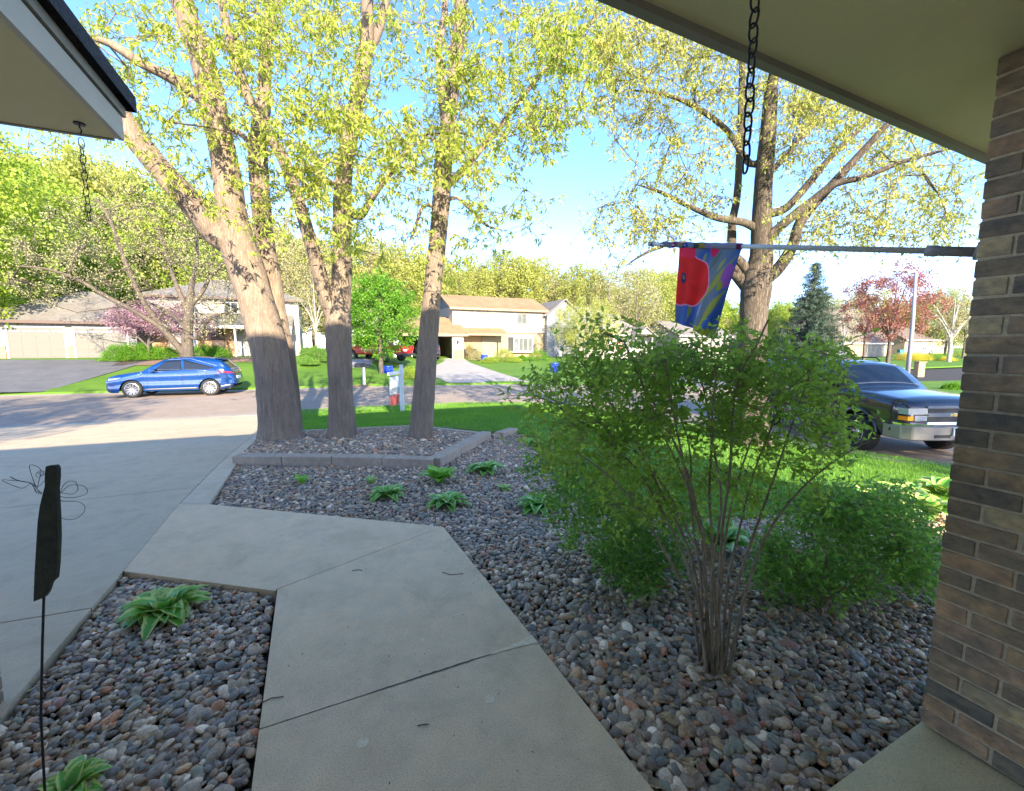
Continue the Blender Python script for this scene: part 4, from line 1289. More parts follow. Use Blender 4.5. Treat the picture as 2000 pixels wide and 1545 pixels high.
def px_of(P):
    P = np.atleast_2d(P); X, Y, Z = P[:, 0], P[:, 1], P[:, 2] - CAMZ
    fw = Y * CP - Z * SP; upv = Y * SP + Z * CP
    return 1000 + F * X / fw, 772.5 - F * upv / fw

def atp(u, v, d): p = at(u, v, d); return np.array([p.x, p.y, p.z])

# ------------------------------------------------------------------ the four large street-side trees
def region_targets(regs, dmin, dmax):
    out = []
    for (cu, cv, ru, rv, n) in regs:
        a = R.uniform(0, 2 * np.pi, n); q = np.sqrt(R.rand(n))
        for i in range(n):
            out.append(atp(cu + ru * q[i] * math.cos(a[i]), cv + rv * q[i] * math.sin(a[i]), R.uniform(dmin, dmax)))
    return np.array(out)

def finish_tree(t, sk, org, bark_m, leaf_m, ends, per, spread, ln, wd, droop=0.5, sides=4, tip=0.004, expo=0.45, extra=1, flat=0.0, leafname='crown', subtw=3, stl=0.28, seed=1, sides_big=20, flare=0.45, rough=0.05, rr=None):
    sk.radii(tip, expo)
    first = True
    for name, ids in sk.paths:
        me = big_limb_mesh(name, sk.p[ids], sk.r[ids], bark_m, sides=sides_big if sk.r[ids[0]] > 0.09 else 12, flare=flare if first else 0.0, rough=rough, seed=seed, org=org)
        obj(name, me, t); first = False
    # little end twigs
    rr = rr or R
    E = sk.p[ends]
    ids2 = []
    tws = []
    for e in ends:
        for _ in range(subtw):
            p = sk.p[e]; dd = rr.normal(0, 1, 3); dd[2] -= 0.15; dd /= np.linalg.norm(dd)
            back = sk.par[e] if rr.rand() < 0.5 and sk.par[e] >= 0 else e
            a = sk.p[back]
            m1 = sk.add(a + dd * stl * 0.5 + rr.normal(0, 0.02, 3), back); m2 = sk.add(a + dd * stl * rr.uniform(0.7, 1.2), m1)
            tws += [m1, m2]
    r = np.concatenate([sk.r, np.full(sk.n - len(sk.r), tip * 0.75)])
    load = np.concatenate([sk.load, np.ones(sk.n - len(sk.load))]); sk.load = load; sk.r = r
    ch = sk.twig_chains()
    V, Fc = tubes_np(ch, sk.p, sk.r, sides)
    o = obj('branches', mesh_np('branches', V - np.array(org), Fc, bark_m, smooth=True), t)
    cen = np.vstack([sk.p[tws], E]) if tws else E
    V, Fc = leaves_np(cen, per, spread, ln, wd, droop, rr=rr, flat=flat)
    # leaves stay clear of roofs, walls and the space under them
    cen_l = V[0::4]; A_ = cen_l @ np.array(EA); B_ = cen_l @ np.array(EB)
    hit = (A_ < 3.1) & (cen_l[:, 2] > 1.8) & (cen_l[:, 1] < 30) & (leafname == 'crown')
    if hit.any():
        V = V.reshape(-1, 4, 3)[~hit].reshape(-1, 3); Fc = np.arange(len(V)).reshape(-1, 4)
    o = obj(leafname, mesh_np(leafname, V - np.array(org), Fc, leaf_m), t)
    return o

def px_r(width_px, depth): return width_px * depth / F / 2 * 1.0

DT = 7.75
def near_tree(label, base_px, trunk, limbs, regs, dmin, dmax, leaf=None, bk=None, per=7, name='maple_tree', cat='tree', group=None, dt=DT, spread=0.16, ln=0.085, wd=0.030, seed=1, subtw=3, tip=0.0045, expo=0.47, floor=0.0, stl=.28, thin=1.0):
    b = atp(*base_px, dt); b[2] = h1(b[0], b[1]) + floor
    t = thing(name, label, cat, tuple(b), 0, group)
    sk = Skel()
    pts = []; rad = []
    for k, (u, v, w, d) in enumerate(trunk):
        p = atp(u, v, d)
        if k == 0: p = b - np.array([0, 0, 0.15])
        pts.append(p); rad.append(px_r(w, d))
    rad[-1] *= 0.3
    tid = sk.limb(pts, rad, 'trunk')
    named = {'t': tid}
    for key, par, frac, lp in limbs:
        pid = named[par][min(int(frac * len(named[par])), len(named[par]) - 1)]
        q = [sk.p[pid]] + [atp(u, v, d) for (u, v, w, d) in lp]
        w0 = lp[0][2] * 1.15; rr_ = [px_r(w0, lp[0][3])] + [px_r(w, d) for (u, v, w, d) in lp]
        rr_[-1] *= 0.3
        named[key] = sk.limb(q, rr_, 'limb')
    regs = [(a_, b_, c_, d_, int(n_ * thin)) for a_, b_, c_, d_, n_ in regs]
    tg = region_targets(regs, dmin, dmax)
    fx = sk.p[:sk.n][sk.fix[:sk.n] > 0.045]
    tg = np.array([q for q in tg if np.min(np.sum((fx - q) ** 2, 1)) > 0.22])
    st = tid[int(len(tid) * 0.45)]
    ends = sk.grow(tg, step=0.45, jit=0.10, rise=0.05, lo=st)
    finish_tree(t, sk, b, bk or M['bark'], leaf or M['leaf_y'], ends, per, spread, ln, wd, droop=0.75, tip=tip, expo=expo, seed=seed, subtw=subtw, flare=0.42, stl=stl)
    return t

NT = dict(per=8, spread=0.045, thin=0.46, subtw=4, stl=.36, ln=.095, wd=.027)
# left tree: leans left, forks into a heavy left limb and the main stem, with a second stem behind
near_tree('leftmost large tree, leaning left and forking low into two heavy limbs', (552, 884),
    [(556, 884, 78, 7.75), (543, 800, 72, 7.75), (529, 700, 66, 7.75), (508, 615, 60, 7.75), (482, 530, 61, 7.75), (464, 475, 60, 7.7), (452, 410, 52, 7.6), (440, 320, 46, 7.5), (420, 220, 44, 7.4), (400, 130, 40, 7.3), (375, 60, 36, 7.2), (350, -20, 33, 7.1), (315, -160, 26, 7.0), (290, -330, 16, 6.9)],
    [('a', 't', 0.40, [(428, 462, 50, 7.6), (380, 405, 44, 7.4), (330, 350, 42, 7.2), (280, 290, 40, 7.0), (240, 235, 38, 6.9), (190, 150, 33, 6.8), (120, 60, 26, 6.7), (40, -40, 18, 6.6)]),
     ('b', 't', 0.62, [(380, 182, 22, 7.3), (330, 150, 18, 7.1), (270, 120, 16, 6.9), (215, 85, 14, 6.8), (160, 70, 10, 6.7)]),
     ('c', 't', 0.03, [(572, 850, 34, 8.1), (570, 780, 30, 8.15), (562, 700, 28, 8.15), (545, 620, 28, 8.2), (530, 540, 32, 8.2), (516, 460, 33, 8.15), (508, 370, 34, 8.05), (505, 290, 33, 8.0), (515, 200, 24, 8.0), (520, 90, 18, 8.0), (530, -60, 14, 8.0)]),
     ('d', 'c', 0.70, [(480, 270, 10, 8.1), (450, 250, 9, 8.0), (430, 235, 7, 7.9)])],
    [(250, 120, 120, 130, 70), (330, 260, 120, 110, 46), (420, 90, 120, 120, 80), (480, 330, 110, 120, 50), (440, 200, 110, 110, 60), (300, -120, 320, 120, 60), (80, 260, 110, 60, 18), (330, 400, 130, 60, 14)],
    5.8, 9.0, seed=3, **NT)
near_tree('middle large tree with a knotty trunk that splits into two upright stems', (668, 886),
    [(670, 886, 52, 7.75), (667, 800, 47, 7.75), (663, 700, 46, 7.75), (660, 640, 50, 7.75), (664, 590, 38, 7.75), (668, 520, 35, 7.7), (668, 430, 33, 7.65), (670, 350, 31, 7.6), (682, 270, 29, 7.5), (700, 180, 27, 7.4), (712, 110, 26, 7.4), (718, 60, 22, 7.3), (716, -30, 20, 7.2), (712, -200, 14, 7.1), (715, -330, 9, 7.0)],
    [('a', 't', 0.23, [(640, 590, 28, 7.65), (618, 510, 26, 7.5), (600, 450, 24, 7.4), (575, 370, 22, 7.3), (548, 300, 21, 7.2), (522, 260, 19, 7.1), (485, 190, 17, 7.0), (455, 100, 16, 6.9), (432, 0, 14, 6.8), (415, -130, 10, 6.7)]),
     ('b', 't', 0.72, [(735, 70, 16, 7.5), (752, 10, 15, 7.6), (775, -90, 11, 7.7), (800, -250, 8, 7.8)]),
     ('c', 't', 0.46, [(700, 425, 14, 7.7), (722, 395, 12, 7.6), (745, 360, 11, 7.5), (785, 310, 9, 7.3), (820, 270, 6, 7.1)]),
     ('d', 't', 0.5, [(650, 360, 9, 7.5), (615, 330, 8, 7.3), (575, 310, 6, 7.1)])],
    [(640, 100, 150, 130, 150), (560, 30, 120, 90, 80), (620, 260, 100, 90, 80), (700, 300, 100, 100, 70), (560, 330, 90, 110, 60), (640, 420, 110, 70, 44), (660, -140, 240, 130, 80), (760, 330, 70, 90, 44), (700, 480, 70, 60, 22)],
    5.6, 9.2, seed=5, **NT)
near_tree('right one of the three clustered large trees, single straight slender trunk', (822, 887),
    [(821, 888, 48, 7.75), (826, 800, 42, 7.75), (832, 720, 39, 7.75), (840, 620, 36, 7.75), (848, 540, 34, 7.7), (857, 450, 33, 7.7), (863, 380, 33, 7.65), (867, 300, 31, 7.6), (878, 220, 26, 7.55), (888, 140, 23, 7.5), (896, 60, 22, 7.4), (900, -30, 20, 7.3), (905, -160, 14, 7.2), (905, -300, 9, 7.1)],
    [('a', 't', 0.47, [(893, 345, 15, 7.7), (915, 320, 14, 7.8), (940, 290, 11, 7.9), (975, 250, 9, 8.0), (1020, 190, 8, 8.1), (1070, 130, 8, 8.2), (1130, 70, 7, 8.3), (1190, 10, 5, 8.4)]),
     ('b', 't', 0.56, [(862, 160, 14, 7.6), (855, 100, 13, 7.7), (868, 30, 12, 7.8), (870, -60, 9, 7.8)]),
     ('c', 't', 0.42, [(830, 400, 7, 7.5), (812, 440, 6, 7.3), (800, 470, 5, 7.2)]),
     ('d', 't', 0.44, [(890, 385, 7, 7.7), (920, 410, 6, 7.8), (950, 440, 5, 7.9), (985, 450, 4, 8.0)])],
    [(920, 90, 130, 110, 110), (1060, 160, 120, 110, 110), (1130, 60, 110, 80, 90), (880, 220, 110, 90, 80), (960, 270, 110, 80, 60), (1000, 390, 80, 60, 34), (820, 340, 70, 80, 36), (950, -120, 260, 120, 80), (1080, 260, 70, 60, 30), (850, 480, 80, 60, 24), (790, 20, 60, 50, 14)],
    5.8, 9.4, seed=8, **NT)
near_tree('spreading tree behind the flag, its dark trunk rising from the shrub', (1470, 862),
    [(1470, 862, 56, 9.0), (1470, 780, 52, 9.0), (1470, 700, 50, 9.0), (1472, 620, 49, 9.0), (1478, 560, 52, 9.0), (1487, 500, 40, 9.0), (1488, 430, 34, 8.9), (1492, 350, 31, 8.8), (1500, 260, 28, 8.7), (1506, 180, 22, 8.6), (1514, 130, 15, 8.5), (1520, 40, 11, 8.4), (1525, -80, 8, 8.4)],
    [('a', 't', 0.31, [(1448, 548, 22, 9.1), (1432, 520, 20, 9.2), (1430, 440, 15, 9.3), (1440, 380, 13, 9.4), (1447, 250, 12, 9.5), (1450, 120, 10, 9.5), (1452, 20, 8, 9.6), (1450, -100, 6, 9.6)]),
     ('b', 't', 0.34, [(1520, 525, 22, 8.9), (1548, 480, 19, 8.8), (1560, 440, 18, 8.7), (1590, 400, 17, 8.6), (1640, 345, 15, 8.4), (1690, 290, 12, 8.2), (1740, 235, 9, 8.0), (1790, 180, 7, 7.9)]),
     ('c', 't', 0.44, [(1505, 460, 18, 8.8), (1545, 425, 16, 8.6), (1590, 390, 15, 8.4), (1630, 360, 13, 8.2), (1690, 345, 10, 8.0), (1740, 325, 8, 7.9), (1800, 305, 6, 7.8), (1880, 285, 5, 7.7)]),
     ('d', 't', 0.47, [(1455, 435, 14, 8.9), (1400, 425, 12, 8.8), (1340, 400, 9, 8.7), (1290, 375, 7, 8.6), (1240, 360, 5, 8.5)]),
     ('e', 't', 0.52, [(1530, 410, 15, 8.7), (1570, 370, 13, 8.5), (1620, 310, 11, 8.3), (1670, 260, 9, 8.1), (1725, 215, 7, 8.0)]),
     ('f', 't', 0.62, [(1465, 320, 12, 8.9), (1420, 255, 10, 9.0), (1360, 210, 9, 9.1), (1300, 185, 7, 9.2), (1220, 175, 5, 9.3)]),
     ('g', 't', 0.58, [(1530, 310, 10, 8.8), (1570, 265, 8, 8.9), (1610, 230, 6, 9.0)]),
     ('h', 't', 0.33, [(1440, 505, 16, 9.1), (1390, 490, 10, 9.0), (1330, 475, 8, 8.9), (1270, 490, 6, 8.8), (1220, 520, 4, 8.7)])],
    [(1400, 120, 130, 90, 70), (1270, 90, 110, 90, 80), (1500, 200, 110, 100, 60), (1640, 260, 130, 90, 70), (1640, 400, 110, 80, 60), (1790, 400, 110, 110, 80), (1300, 290, 110, 80, 50), (1330, 420, 100, 60, 44), (1210, 440, 80, 60, 30), (1480, 40, 220, 90, 70), (1750, 250, 130, 70, 60), (1240, 200, 80, 60, 30), (1560, 480, 90, 40, 18), (1620, 150, 160, 90, 50), (1180, 60, 90, 60, 34)],
    7.2, 10.2, bk=M['barkn'], leaf=M['leaf_t4'], thin=.85, per=5, spread=.05, stl=.40, subtw=5, ln=.088, wd=.028, seed=12, dt=9.0, tip=0.0042)

# ------------------------------------------------------------------ the shrub in front and the ones behind it
def shrub(label, base, stems, targets, leaf, per, ln, wd, spread, name='shrub', cat='shrub', stem_r=0.013, step=0.12, subtw=3, stl=0.09, bk=None, group=None, tip=0.0013, flat=0.3, droop=0.15, seed=0):
    b = np.array([base[0], base[1], h1(base[0], base[1]) - 0.05])
    t = thing(name, label, cat, tuple(b), 0, group)
    sk = Skel()
    for pts, r0 in stems:
        n = len(pts)
        sk.limb(pts, [0.8 * r0 * (1 - 0.72 * i / (n - 1)) for i in range(n)], 'stem', n=4)
    ends = sk.grow(targets, step=step, jit=0.10, rise=0.10)
    finish_tree(t, sk, b, bk or M['barks'], leaf, ends, per, spread, ln, wd, droop=droop, sides=4, tip=tip, expo=0.42, flat=flat, leafname='foliage', subtw=subtw, stl=stl, sides_big=10, flare=0.0, rough=0.04, seed=seed)
    return t
def stem_px(pxs):
    return [atp(u, v, d) for u, v, d in pxs]
bz = G(1392, 1300); bzp = np.array([bz.x, bz.y, -0.08]); bd = bz.y
def S(*p):
    return [bzp + np.array([(p[0][0] - 1395) * .0011 + R.uniform(-.02, .02), R.uniform(-.07, .08), 0])] + stem_px(p)
stems = [
    (S((1370, 1140, bd + .05), (1350, 1000, bd + .1), (1345, 860, bd + .2), (1290, 740, bd + .25)), 0.011),
    (S((1390, 1130, bd - .1), (1410, 980, bd - .2), (1390, 850, bd - .25), (1400, 720, bd - .3)), 0.010),
    (S((1420, 1150, bd + .1), (1450, 1010, bd + .2), (1480, 900, bd + .1), (1540, 760, bd)), 0.011),
    (S((1360, 1160, bd - .05), (1310, 1030, bd + .0), (1230, 900, bd + .1), (1100, 800, bd + .1), (1040, 770, bd+.1)), 0.011),
    (S((1400, 1160, bd + .05), (1370, 1020, bd + .05), (1320, 900, bd), (1270, 800, bd), (1240, 700, bd)), 0.010),
    (S((1362, 1150, bd), (1340, 1060, bd + .05), (1290, 960, bd + .1), (1240, 860, bd + .12), (1180, 770, bd + .15), (1130, 700, bd + .15)), 0.0125),
    (S((1380, 1160, bd), (1370, 1050, bd), (1345, 930, bd), (1300, 830, bd - .05), (1250, 740, bd - .1), (1215, 660, bd - .1), (1180, 650, bd-.1)), 0.011),
    (S((1392, 1180, bd + .1), (1392, 1080, bd + .12), (1385, 960, bd + .15), (1390, 850, bd + .15), (1370, 740, bd + .15), (1360, 670, bd + .1)), 0.012),
    (S((1405, 1150, bd - .05), (1410, 1040, bd - .1), (1425, 930, bd - .15), (1430, 830, bd - .15), (1440, 740, bd - .2), (1470, 690, bd - .2), (1500, 625, bd - .2)), 0.0105),
    (S((1430, 1180, bd + .05), (1460, 1080, bd + .1), (1495, 980, bd + .1), (1530, 880, bd + .15), (1560, 790, bd + .15), (1590, 710, bd + .2)), 0.012),
    (S((1445, 1200, bd), (1465, 1130, bd), (1500, 1040, bd + .0), (1560, 960, bd + .05), (1630, 900, bd + .1), (1700, 860, bd + .1)), 0.012),
    (S((1375, 1130, bd + .1), (1330, 1010, bd + .2), (1260, 900, bd + .3), (1160, 820, bd + .35), (1080, 780, bd + .4)), 0.011),
    (S((1410, 1130, bd + .15), (1425, 1000, bd + .25), (1460, 880, bd + .3), (1500, 780, bd + .35), (1520, 700, bd + .35)), 0.0105),
    (S((1350, 1180, bd - .03), (1300, 1080, bd - .05), (1245, 990, bd - .05), (1190, 930, bd - .05), (1120, 880, bd)), 0.011),
    (S((1400, 1200, bd - .05), (1385, 1090, bd - .1), (1350, 980, bd - .15), (1330, 880, bd - .2), (1310, 780, bd - .2), (1300, 700, bd - .2)), 0.012),
]
def px_targets(regs):
    out = []
    for (cu, cv, ru, rv, d0, d1, n) in regs:
        for i in range(n):
            a = R.uniform(0, 2 * math.pi); q = math.sqrt(R.rand())
            out.append(atp(cu + ru * q * math.cos(a), cv + rv * q * math.sin(a), R.uniform(d0, d1)))
    return np.array(out)
tg = px_targets([(1180, 780, 150, 95, bd - .2, bd + .6, 72), (1350, 755, 180, 90, bd - .35, bd + .6, 72), (1530, 780, 130, 90, bd - .2, bd + .6, 58), (1400, 880, 220, 60, bd - .3, bd + .5, 38),
                 (1130, 880, 120, 70, bd, bd + .5, 40), (1610, 850, 50, 50, bd, bd + .4, 14), (1250, 700, 140, 50, bd - .2, bd + .4, 44), (1580, 720, 90, 50, bd, bd + .4, 26), (1300, 960, 140, 60, bd - .1, bd + .5, 30), (1500, 950, 110, 50, bd, bd + .4, 18), (1440, 690, 60, 50, bd - .2, bd + .2, 14)])
shrub('tall open shrub with many bare stems, in front of the dark parked car', (bz.x, bz.y), stems, tg, M['leaf_s'], 4, 0.041, 0.019, 0.045, subtw=3, stl=0.13, seed=2, tip=.0016)
def auto_shrub(label, base_px, regs, leaf, per, ln, wd, spread, r0=0.012, nst=6, **kw):
    g = G(*base_px); b = np.array([g.x, g.y, g.z - 0.05])
    tg = px_targets(regs); c = tg.mean(0)
    st = []
    for k in range(nst):
        t = tg[R.randint(len(tg))]; m = b * 0.55 + t * 0.45; m[:2] = b[:2] * 0.7 + t[:2] * 0.3
        st.append(([b + R.uniform(-.04, .04, 3) * np.array([1, 1, 0]), m, t], r0))
    return shrub(label, (g.x, g.y), st, tg, leaf, per, ln, wd, spread, **kw)
d_ = G(1262, 1150).y
auto_shrub('lower leafy green shrub left of the bare stemmed one', (1262, 1150), [(1190, 980, 110, 110, d_ - .3, d_ + .7, 105), (1250, 1070, 90, 60, d_ - .2, d_ + .5, 56), (1100, 930, 80, 60, d_, d_ + .7, 40), (1230, 1130, 60, 40, d_ - .2, d_ + .2, 24), (1330, 960, 60, 80, d_, d_ + .6, 36)], M['leaf_d'], 4, 0.052, 0.021, 0.07, seed=4, stl=0.10)
d_ = G(1600, 1200).y
auto_shrub('dense dark green shrub between the bare stemmed one and the brick column', (1600, 1190), [(1600, 1060, 120, 110, d_ - .2, d_ + .7, 130), (1720, 1070, 110, 100, d_ - .1, d_ + .9, 120), (1540, 1120, 60, 60, d_ - .2, d_ + .4, 40), (1790, 1080, 50, 80, d_, d_ + .8, 60), (1650, 980, 130, 40, d_, d_ + .8, 70)], M['leaf_d'], 4, 0.048, 0.018, 0.07, nst=9, seed=6, stl=0.10)
d_ = G(1740, 1120).y

# ------------------------------------------------------------------ hostas and low plants in the pebbles
def hosta_mat(name, green, edge, width):
    m, nt, b = new_mat(name)
    uv = N(nt, 'ShaderNodeUVMap'); sp = N(nt, 'ShaderNodeSeparateXYZ'); nt.links.new(uv.outputs[0], sp.inputs[0])
    ab = N(nt, 'ShaderNodeMath', operation='SUBTRACT'); ab.inputs[1].default_value = 0.5; nt.links.new(sp.outputs['X'], ab.inputs[0])
    a2 = N(nt, 'ShaderNodeMath', operation='ABSOLUTE'); nt.links.new(ab.outputs[0], a2.inputs[0])
    tc = N(nt, 'ShaderNodeTexCoord'); nz = N(nt, 'ShaderNodeTexNoise', Scale=30.0); nt.links.new(tc.outputs['Object'], nz.inputs['Vector'])
    mm = N(nt, 'ShaderNodeMath', operation='MULTIPLY_ADD'); mm.inputs[1].default_value = 0.18; nt.links.new(nz.outputs['Fac'], mm.inputs[0]); nt.links.new(a2.outputs[0], mm.inputs[2])
    geo = N(nt, 'ShaderNodeNewGeometry')
    r = ramp(nt, [(0.0, green), (width, [c * 1.15 for c in green]), (width + 0.05, edge), (1.0, edge)]); nt.links.new(mm.outputs[0], r.inputs[0])
    r2 = ramp(nt, [(0, [0.7] * 3), (1, [1.3] * 3)]); nt.links.new(geo.outputs['Random Per Island'], r2.inputs[0])
    mx = N(nt, 'ShaderNodeMixRGB', blend_type='MULTIPLY'); mx.inputs[0].default_value = 1; nt.links.new(r.outputs[0], mx.inputs[1]); nt.links.new(r2.outputs[0], mx.inputs[2])
    nt.links.new(mx.outputs[0], b.inputs['Base Color']); b.inputs['Roughness'].default_value = 0.38
    tr_ = N(nt, 'ShaderNodeBsdfTranslucent'); nt.links.new(mx.outputs[0], tr_.inputs['Color'])
    ms_ = N(nt, 'ShaderNodeMixShader'); ms_.inputs[0].default_value = 0.3
    nt.links.new(b.outputs[0], ms_.inputs[1]); nt.links.new(tr_.outputs[0], ms_.inputs[2]); nt.links.new(ms_.outputs[0], nt.nodes['Material Output'].inputs[0])
    return m
M['hosta'] = hosta_mat('hosta_leaf', (0.17, 0.42, 0.06), (0.62, 0.68, 0.20), 0.38)
M['hosta_w'] = hosta_mat('white_edged_hosta_leaf', (0.15, 0.38, 0.05), (0.48, 0.62, 0.22), 0.42)
M['hosta_g'] = hosta_mat('lime_hosta_leaf', (0.26, 0.52, 0.06), (0.30, 0.56, 0.08), 0.9)
def leaf_strip(me_v, me_f, me_uv, base, az, L, W, lift, curl, nseg=7):
    d = np.array([math.cos(az), math.sin(az), 0]); s = np.array([-math.sin(az), math.cos(az), 0])
    n0 = len(me_v); p = np.array(base, float); el = lift
    for i in range(nseg + 1):
        t = i / nseg
        w = W * 0.5 * (math.sin(math.pi * min(1, 0.06 + t * 0.97)) ** 0.75 if t > 0.18 else 0.10 + 0.5 * t)
        if i == nseg: w = 0.001
        nrm = -math.sin(el) * d + np.array([0, 0, math.cos(el)])
        me_v += [tuple(p - s * w + nrm * w * 0.45), tuple(p), tuple(p + s * w + nrm * w * 0.45)]
        me_uv += [(0, t), (0.5, t), (1, t)]
        p = p + (d * math.cos(el) + np.array([0, 0, math.sin(el)])) * (L / nseg); el -= curl / nseg
    for i in range(nseg):
        a = n0 + i * 3
        me_f += [(a, a + 1, a + 4, a + 3), (a + 1, a + 2, a + 5, a + 4)]
def hosta(label, xy, size, nleaf, mat, cat='hosta', name='hosta_plant', group=None, upright=0.0, narrow=1.0, z=None):
    zz = h1(*xy) - 0.055 if z is None else z
    t = thing(name, label, cat, (xy[0], xy[1], zz), rnd.uniform(0, 6), group)
    made = []
    for k in range(nleaf):
        ring = k / nleaf
        az = k * 2.39996 + rnd.uniform(-.25, .25)
        lift = math.radians(86 - 38 * ring + rnd.uniform(-8, 8) + upright * 18); L = size * (0.85 + 0.35 * ring) * rnd.uniform(0.85, 1.15)
        V = []; Fq = []; uv = []
        leaf_strip(V, Fq, uv, (0.02 * math.cos(az) * size / 0.3, 0.02 * math.sin(az) * size / 0.3, 0), az, L, size * 0.46 * narrow * rnd.uniform(0.8, 1.2), lift, (1.75 - upright) * rnd.uniform(0.75, 1.2))
        me = bpy.data.meshes.new('leaf'); me.from_pydata(V, [], Fq)
        ul = me.uv_layers.new(name='uv'); li = np.zeros(len(me.loops), dtype=np.int32); me.loops.foreach_get('vertex_index', li)
        ul.data.foreach_set('uv', np.array(uv, dtype=np.float32)[li].ravel())
        me.polygons.foreach_set('use_smooth', np.ones(len(me.polygons), dtype=bool)); me.materials.append(mat); me.update()
        obj('leaf', me, t)
    return t
hosta('large yellow edged hosta in the small pebble bed by the walk corner', g2(322, 1192), 0.23, 46, M['hosta'])
hosta('small lime hosta at the bottom left corner beside the wooden stake', g2(135, 1530), 0.12, 30, M['hosta'])
hosta('white edged hosta nearest the block edging corner', g2(948, 920), 0.26, 30, M['hosta_w'])
hosta('plain lime green hosta between the edging and the white edged clumps', g2(860, 938), 0.25, 34, M['hosta_g'], upright=0.5)
hosta('white edged hosta nearest the walk, below the lime green one', g2(874, 982), 0.23, 30, M['hosta_w'])
hosta('dark white edged hosta left of the one nearest the walk', g2(758, 966), 0.23, 28, M['hosta_w'])
hosta('tiny sprouting hosta leftmost in the pebbles below the edging', g2(590, 940), 0.15, 12, M['hosta_g'], upright=0.6, narrow=0.6)
hosta('tiny brownish sprout between the leftmost sprout and the lime hosta', g2(726, 940), 0.14, 10, M['hosta'], upright=0.6, narrow=0.5)
hosta('white edged hosta half hidden by the leafy shrub', g2(1050, 990), 0.26, 26, M['hosta_w'])
hosta('yellow edged hosta seen between the stems of the tall shrub', g2(1405, 1068), 0.30, 34, M['hosta_w'], upright=0.4)
hosta('small green clump at the far end of the pebbles by the lawn', g2(1040, 868), 0.25, 16, M['hosta_g'])
hosta('small pale sprout beside the pebbles near the leafy shrub', g2(985, 952), 0.12, 10, M['hosta'], upright=0.3)
k = 0
for (u, v, lb_h) in ((1730, 1000, 'leftmost of the broad hostas by the brick column'), (1770, 975, 'second of the broad hostas by the brick column, counted from the left'), (1810, 1000, 'third of the broad hostas by the brick column, nearest the porch'), (1838, 965, 'farthest right of the broad hostas beside the brick column'), (1690, 985, 'small hosta behind the dense dark shrub, left of the broad ones')):
    hosta(lb_h, g2(u, v), 0.36, 26, M['hosta'], group='hostas by the brick column')

# ------------------------------------------------------------------ dry leaves, twigs
M['dryleaf'] = leaf_mat('dry_oak_leaf', [(0.1, (0.22, 0.11, 0.05)), (0.5, (0.38, 0.24, 0.12)), (0.9, (0.55, 0.42, 0.26))], trans=0.15)
def dry_leaf(xy, size, label, az=None, z=None):
    az = rnd.uniform(0, 6.28) if az is None else az
    pts = []
    n = 13
    outline = []
    for i in range(n + 1):
        t = i / n; w = size * 0.30 * (0.35 + 0.65 * math.sin(math.pi * t)) * (1 + 0.45 * math.cos(t * 22))
        outline.append((t * size, w * 0.7))
    mb = MB()
    for i in range(n):
        (x0, w0), (x1, w1) = outline[i], outline[i + 1]
        zf = lambda x, y: 0.010 * math.sin(x / size * 3) + 1.2 * y * y / size
        for sgn in (1, -1):
            mb.quad((x0, 0, zf(x0, 0)), (x1, 0, zf(x1, 0)), (x1, sgn * w1, zf(x1, w1)), (x0, sgn * w0, zf(x0, w0)))
    o = mb.build('dry_leaf', M['dryleaf'], recalc=False)
    o.location = (xy[0], xy[1], (h1(*xy) - 0.02) if z is None else z); o.rotation_euler = (rnd.uniform(-.4, .4), rnd.uniform(-.4, .2), az)
    tag(o, label, 'dry leaf', 'dry oak leaves lying in the pebbles')
for (u, v, s, lb_l) in ((437, 1262, 0.10, 'rust brown oak leaf in the small pebble bed, largest of its cluster'), (418, 1272, 0.09, 'cream curled oak leaf left in the cluster beside the large hosta'), (455, 1280, 0.09, 'pale tan oak leaf right in the cluster near the walk edge'), (1172, 1290, 0.10, 'pale dry leaf right of the mortar patch on the crack'),
                      (1290, 1385, 0.09, 'yellow dry leaf low in the right pebbles'), (1620, 1485, 0.10, 'tan dry leaf beside the porch floor slab'), (1410, 1310, 0.10, 'dry leaf at the foot of the bare stemmed shrub'), (1196, 1165, 0.09, 'dry leaf by the foot of the leafy shrub'),
                      (1345, 1470, 0.11, 'dry leaf midway between walk and porch slab at the bottom'), (1300, 1530, 0.11, 'dry leaf by the walk edge at the very bottom'), (120, 1465, 0.08, 'dry leaf in the left pebbles above the bottom hosta'), (800, 997, 0.10, 'reddish dry leaf below the dark hosta near the walk'), (1460, 1275, 0.09, 'dry leaf right of the shrub foot')):
    dry_leaf(g2(u, v), s, lb_l)
M['twig'] = flat('grey_twig', (0.06, 0.045, 0.035), rough=0.9)
for (pxs, lb_t) in ((((688, 1116), (700, 1114), (708, 1115)), 'tiny twig on the walk near the upper joint'), (((864, 1119), (880, 1124), (905, 1122)), 'curved twig on the walk near its right edge'), (((512, 1374), (530, 1366), (554, 1362)), 'dark twig lying at the left edge of the walk'), (((815, 1420), (826, 1417), (838, 1416)), 'small twig on the lowest slab')):
    pts = [G(*p) for p in pxs]; pts = [Vector((p.x, p.y, p.z + 0.004)) for p in pts]; o0 = pts[0].copy()
    o = MB().tube([p - o0 for p in pts], 0.0022, 5).build('twig', M['twig']); o.location = o0; tag(o, lb_t, 'twig')

